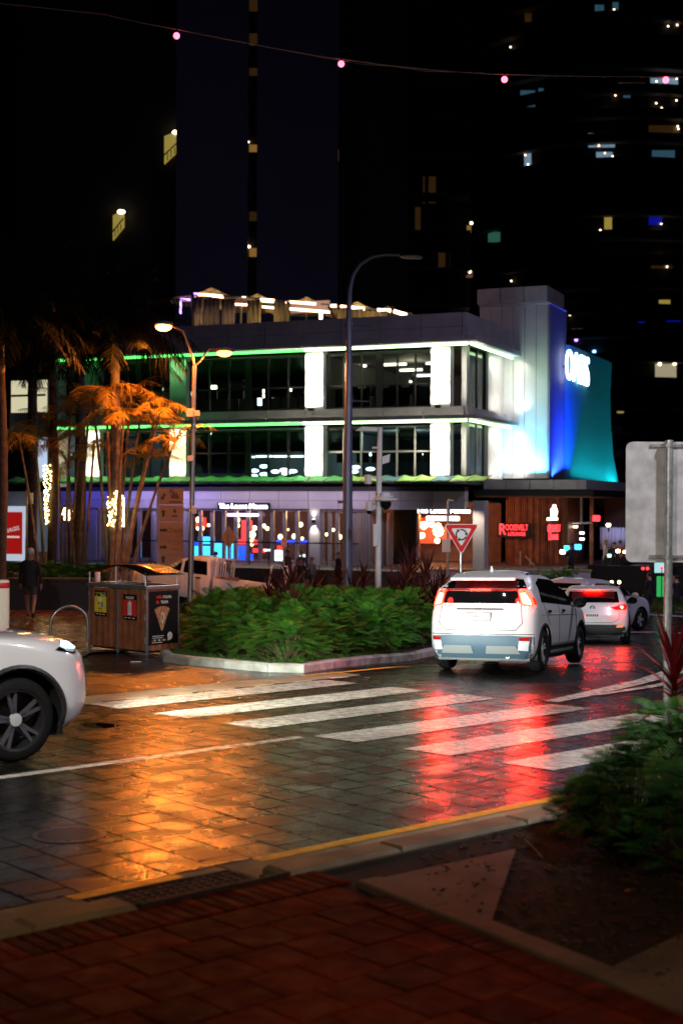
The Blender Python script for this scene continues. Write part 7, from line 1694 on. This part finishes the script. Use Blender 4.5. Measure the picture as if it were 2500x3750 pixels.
# walker seen from behind
b = gnd(112, 2270); t, N = person('person walking away in a black top and dark shorts, grey haired', (b.x, b.y, b.z+.03), 0.12, cl['black'], cl['shorts'], 1, 1, 'walk', 1.78, True, 2)
cap = Vector(N['crown'][0]); MB().sphere(cap+Vector((0, 0, .0)), .102, 14, 9, (.92, 1.08, .82)).build('cap', mat('cap_grey', (.42, .40, .40), .8), t, True)
S_ = 1.78/1.74
jk = MB().lathe([(.175, .80), (.19, .95), (.185, 1.1), (.20, 1.25), (.20, 1.36), (.12, 1.46)], (0, 0, 0), (0, 0, 1), 20); o = jk.build('jacket', cl['black'], t, True); o.scale = (1.05*S_, .78*S_, S_)
# restaurant guests on the terrace and street
def guest(px, py_head, Y, label, top, bottom, pose='stand', rz=0.0, hair=0, h=1.7, hands=False, **k):
    q = at(px, py_head, Y); z = q.z - h*(1.0 if pose != 'sit' else .757); return person(label, (q.x, q.y, z), rz, top, bottom, 0, hair, pose, h, sub=1, hands=hands, **k)
def gz(px, py_head, Y, h): return at(px, py_head, Y).z-h
guest(1053, 2012, 62.2, 'person in black standing by the folding doors left of the pier', cl['black'], cl['black'], rz=1.2)
guest(1104, 2018, 62.0, 'person in dark clothes standing just left of the pale pier', cl['navy'], cl['black'], rz=2.8)
guest(1064, 2058, 57.0, 'person in a pale rose top near the ute tray, facing the street', cl['pale'], cl['rose'], rz=3.0, sleeves=False)
guest(1100, 2044, 56.0, 'person with long dark hair in a black coat facing the street', cl['black'], cl['black'], rz=3.3)
guest(1142, 2040, 57.5, 'fair haired person in a dark jacket below the pier', cl['grey'], cl['black'], rz=1.0, hair=2)
guest(1238, 2022, 62, 'person in black by the right hand folding doors', cl['black'], cl['black'], rz=2.0)
guest(553, 2048, 50, 'person behind the bins with bare pinkish head near the pylon', cl['black'], cl['black'], rz=2.4, hair=2)
guest(478, 2066, 50, 'person in a rose top seen between the bin roof posts', cl['rose'], cl['black'], rz=1.0)
guest(790, 2022, 61, 'person standing before the bright blue bar counter', cl['navy'], cl['navy'], rz=1.7)
guest(2215, 1978, 66, 'person in a cream sun hat standing at the bar balustrade', cl['cream'], cl['black'], rz=1.2, hair=2)
guest(2248, 1986, 67, 'dark silhouetted person sitting at the bar, left of two', cl['black'], cl['black'], 'lean', 2.6)
guest(2270, 1980, 67.5, 'dark silhouetted person at the bar, right of two', cl['rose'], cl['black'], 'lean', 3.1)
guest(2375, 2098, 56, 'person dressed in black standing on the far island', cl['black'], cl['black'], rz=.6)
guest(2475, 2108, 56, 'person in black at the right edge behind the sign post', cl['black'], cl['black'], rz=.3)
guest(2462, 2112, 58, 'person in a pale top at the right edge by the sign post', cl['cream'], cl['black'], rz=1.8, hair=2)
guest(2090, 1990, 63, 'person at a table by the bar wall lit by a blue screen', cl['navy'], cl['black'], 'lean', 2.2)
# ---- bar furniture at the right, seen under the canopy
def bpos(px, py, yo): x, z = fac(px, py, yo); return x, yo, z
t = lampthing('curtain', 'pale hanging curtain lit blue at the back of the bar', 'curtain', bpos(2195, 2012, 12)); x0 = fac(2195, 1930, 12)[0]; x1 = fac(2330, 1930, 12)[0]; zc0 = fac(2195, 2012, 12)[1]; zc1 = fac(2195, 1930, 12)[1]
a = MB(); n = 40
for k in range(n+1): a.v.append(((x1-x0)*k/n, .08*math.sin(k*1.7), 0)); a.v.append(((x1-x0)*k/n, .08*math.sin(k*1.7), zc1-zc0))
for k in range(n): a.f.append((2*k, 2*k+2, 2*k+3, 2*k+1)); a.m.append(0)
o = a.build('cloth', mat('curtain_white', (.6, .6, .65), .8), t, True); s_m = o.modifiers.new('solid', 'SOLIDIFY'); s_m.thickness = .03; MB().tube([(0, 0, zc1-zc0), (x1-x0, 0, zc1-zc0)], .04, 6).build('rail', M['darkframe'], t)
light('curtain_wash', 'SPOT', t, ((x1-x0)*.5, -1.5, zc1-zc0+.4), 60, (.55, .55, 1), ((x1-x0)*.5, 0, .5), .2, spot=100, blend=1)
box('bar_back_wall', mat('bar_back', (.05, .025, .02), .7), b_root, xw1+.4, 13.5, 13.2, 13.4, .6, cz0-.36)
for (px, c_) in ((2082, M['trim']), (2165, M['timber'])): x, z = fac(px, 1950, 7.5); box('bar_post', c_, b_root, x-.09, x+.09, 7.4, 7.6, .6, cz0-.36)
x, z = fac(2126, 1915, 6.5); t = lampthing('hanging_frame', 'white T shaped hanging frame with amber lamps beside the bar wall', 'lamp', (x, 6.5, cz0-.36)); zz = z-(cz0-.36)
MB().cyl((0, 0, 0), (0, 0, zz), .05, n=8).build('stem', M['white'], t); MB().tube([(-.55, 0, zz), (.55, 0, zz)], .04, 8).build('cross_arm', M['white'], t)
for (px, py, m_) in ((2105, 1929, E['warmwhite']), (2129, 1952, E['warmwhite']), (2129, 1974, E['warmwhite'])):
    xx, zz2 = fac(px, py, 6.5); MB().box(xx-x-.10, xx-x+.10, -.08, .08, zz2-(cz0-.36)-.05, zz2-(cz0-.36)+.05).build('lamp', m_, t); MB().cyl((xx-x, 0, zz2-(cz0-.36)), (xx-x, 0, zz), .015, n=5).build('cord', M['darkframe'], t)
for i, (px, py, m_, r_, lab) in enumerate([(2182, 1898, E['red'], .18, 'small red neon sign deep inside the bar'), (2226, 1923, E['warm'], .10, 'amber ceiling lamp inside the bar'), (2058, 2021, emis('white_lamp', (1, .8, .75), 8), .12, 'small white lamp at the foot of the bar corner'), (2076, 2008, emis('cyan_lamp', (.05, .9, .8), 3), .16, 'cyan uplight at the foot of the bar post'), (2115, 2003, E['cyan'], .16, 'small blue screen on a bar table'), (2261, 2018, E['warm'], .09, 'left candle lamp on the bar balustrade'), (2286, 2021, E['warm'], .08, 'right candle lamp on the bar balustrade'), (2229, 2035, emis('teal_lamp', (.4, 1, .8), 2), .10, 'pale green lamp low before the bar balustrade')]):
    yo = 7.0 if i < 2 else 4.2; x, z = fac(px, py, yo); t = lampthing('bar_lamp', lab, 'lamp', (x, yo, z)); MB().box(-r_, r_, -.05, .05, -r_*.8, r_*.8).build('glow_face', m_, t, bevel=.03); MB().box(-.03, .03, .05, .12, -r_*.8-.25, r_).build('mount', M['darkframe'], t)
for i, (px, py) in enumerate([(2238, 2132), (2265, 2132), (2421, 2081), (2369, 2082), (2352, 2082)]):
    p = at(px, py, 60); t = thing('garden_light', 'tiny lit garden light in the planting right of the cars, %s from the left' % ORD[[0, 1, 4, 3, 2][i]], 'lamp', (p.x, p.y, G(p.x, p.y)), 0, 'garden lights by the bar'); MB().cyl((0, 0, 0), (0, 0, p.z-G(p.x, p.y)), .02, n=6).build('stake', M['darkframe'], t); MB().sphere((0, 0, p.z-G(p.x, p.y)), .07, 8, 6).build('bulb', E['warm'] if i < 2 else E['red'], t)
a = at(2412, 2085, 62); t = thing('vending_screen', 'green and white lit screen behind the sign post at right', 'screen', (a.x, a.y, G(a.x, a.y))); h_ = at(2412, 2060, 62).z-G(a.x, a.y)
box('cabinet', M['darkframe'], t, -.3, .6, .05, .5, 0, h_+.1); box('upper_screen', emis('screen_cyan', (.5, .95, 1), .8), t, -.2, .35, .02, .05, h_-.45, h_); box('lower_screen', emis('screen_green', (.05, .8, .2), .5), t, -.1, .35, .02, .05, .3, h_-.6)
# handrail and steel posts before the timber wall
x, z = fac(1905, 2045, 4.5); t = lampthing('handrail', 'steel handrail post and sloping rail before the timber wall', 'handrail', (x, 4.5, .3)); MB().cyl((0, 0, 0), (0, 0, z-.3+.35), .05, n=8).build('post', M['steel'], t); x2, z2 = fac(1940, 2045, 4.5); MB().cyl((x2-x, 0, 0), (x2-x, 0, z2-.3), .04, n=8).build('post', M['steel'], t)
xa_, za_ = fac(1922, 2036, 4.5); xb_, zb_ = fac(1975, 2090, 4.5); MB().tube([(xa_-x, -.05, za_-.3), (xb_-x, -.05, zb_-.3)], .04, 6).build('rail', mat('rail_brass', (.4, .3, .15), .4, .6), t)
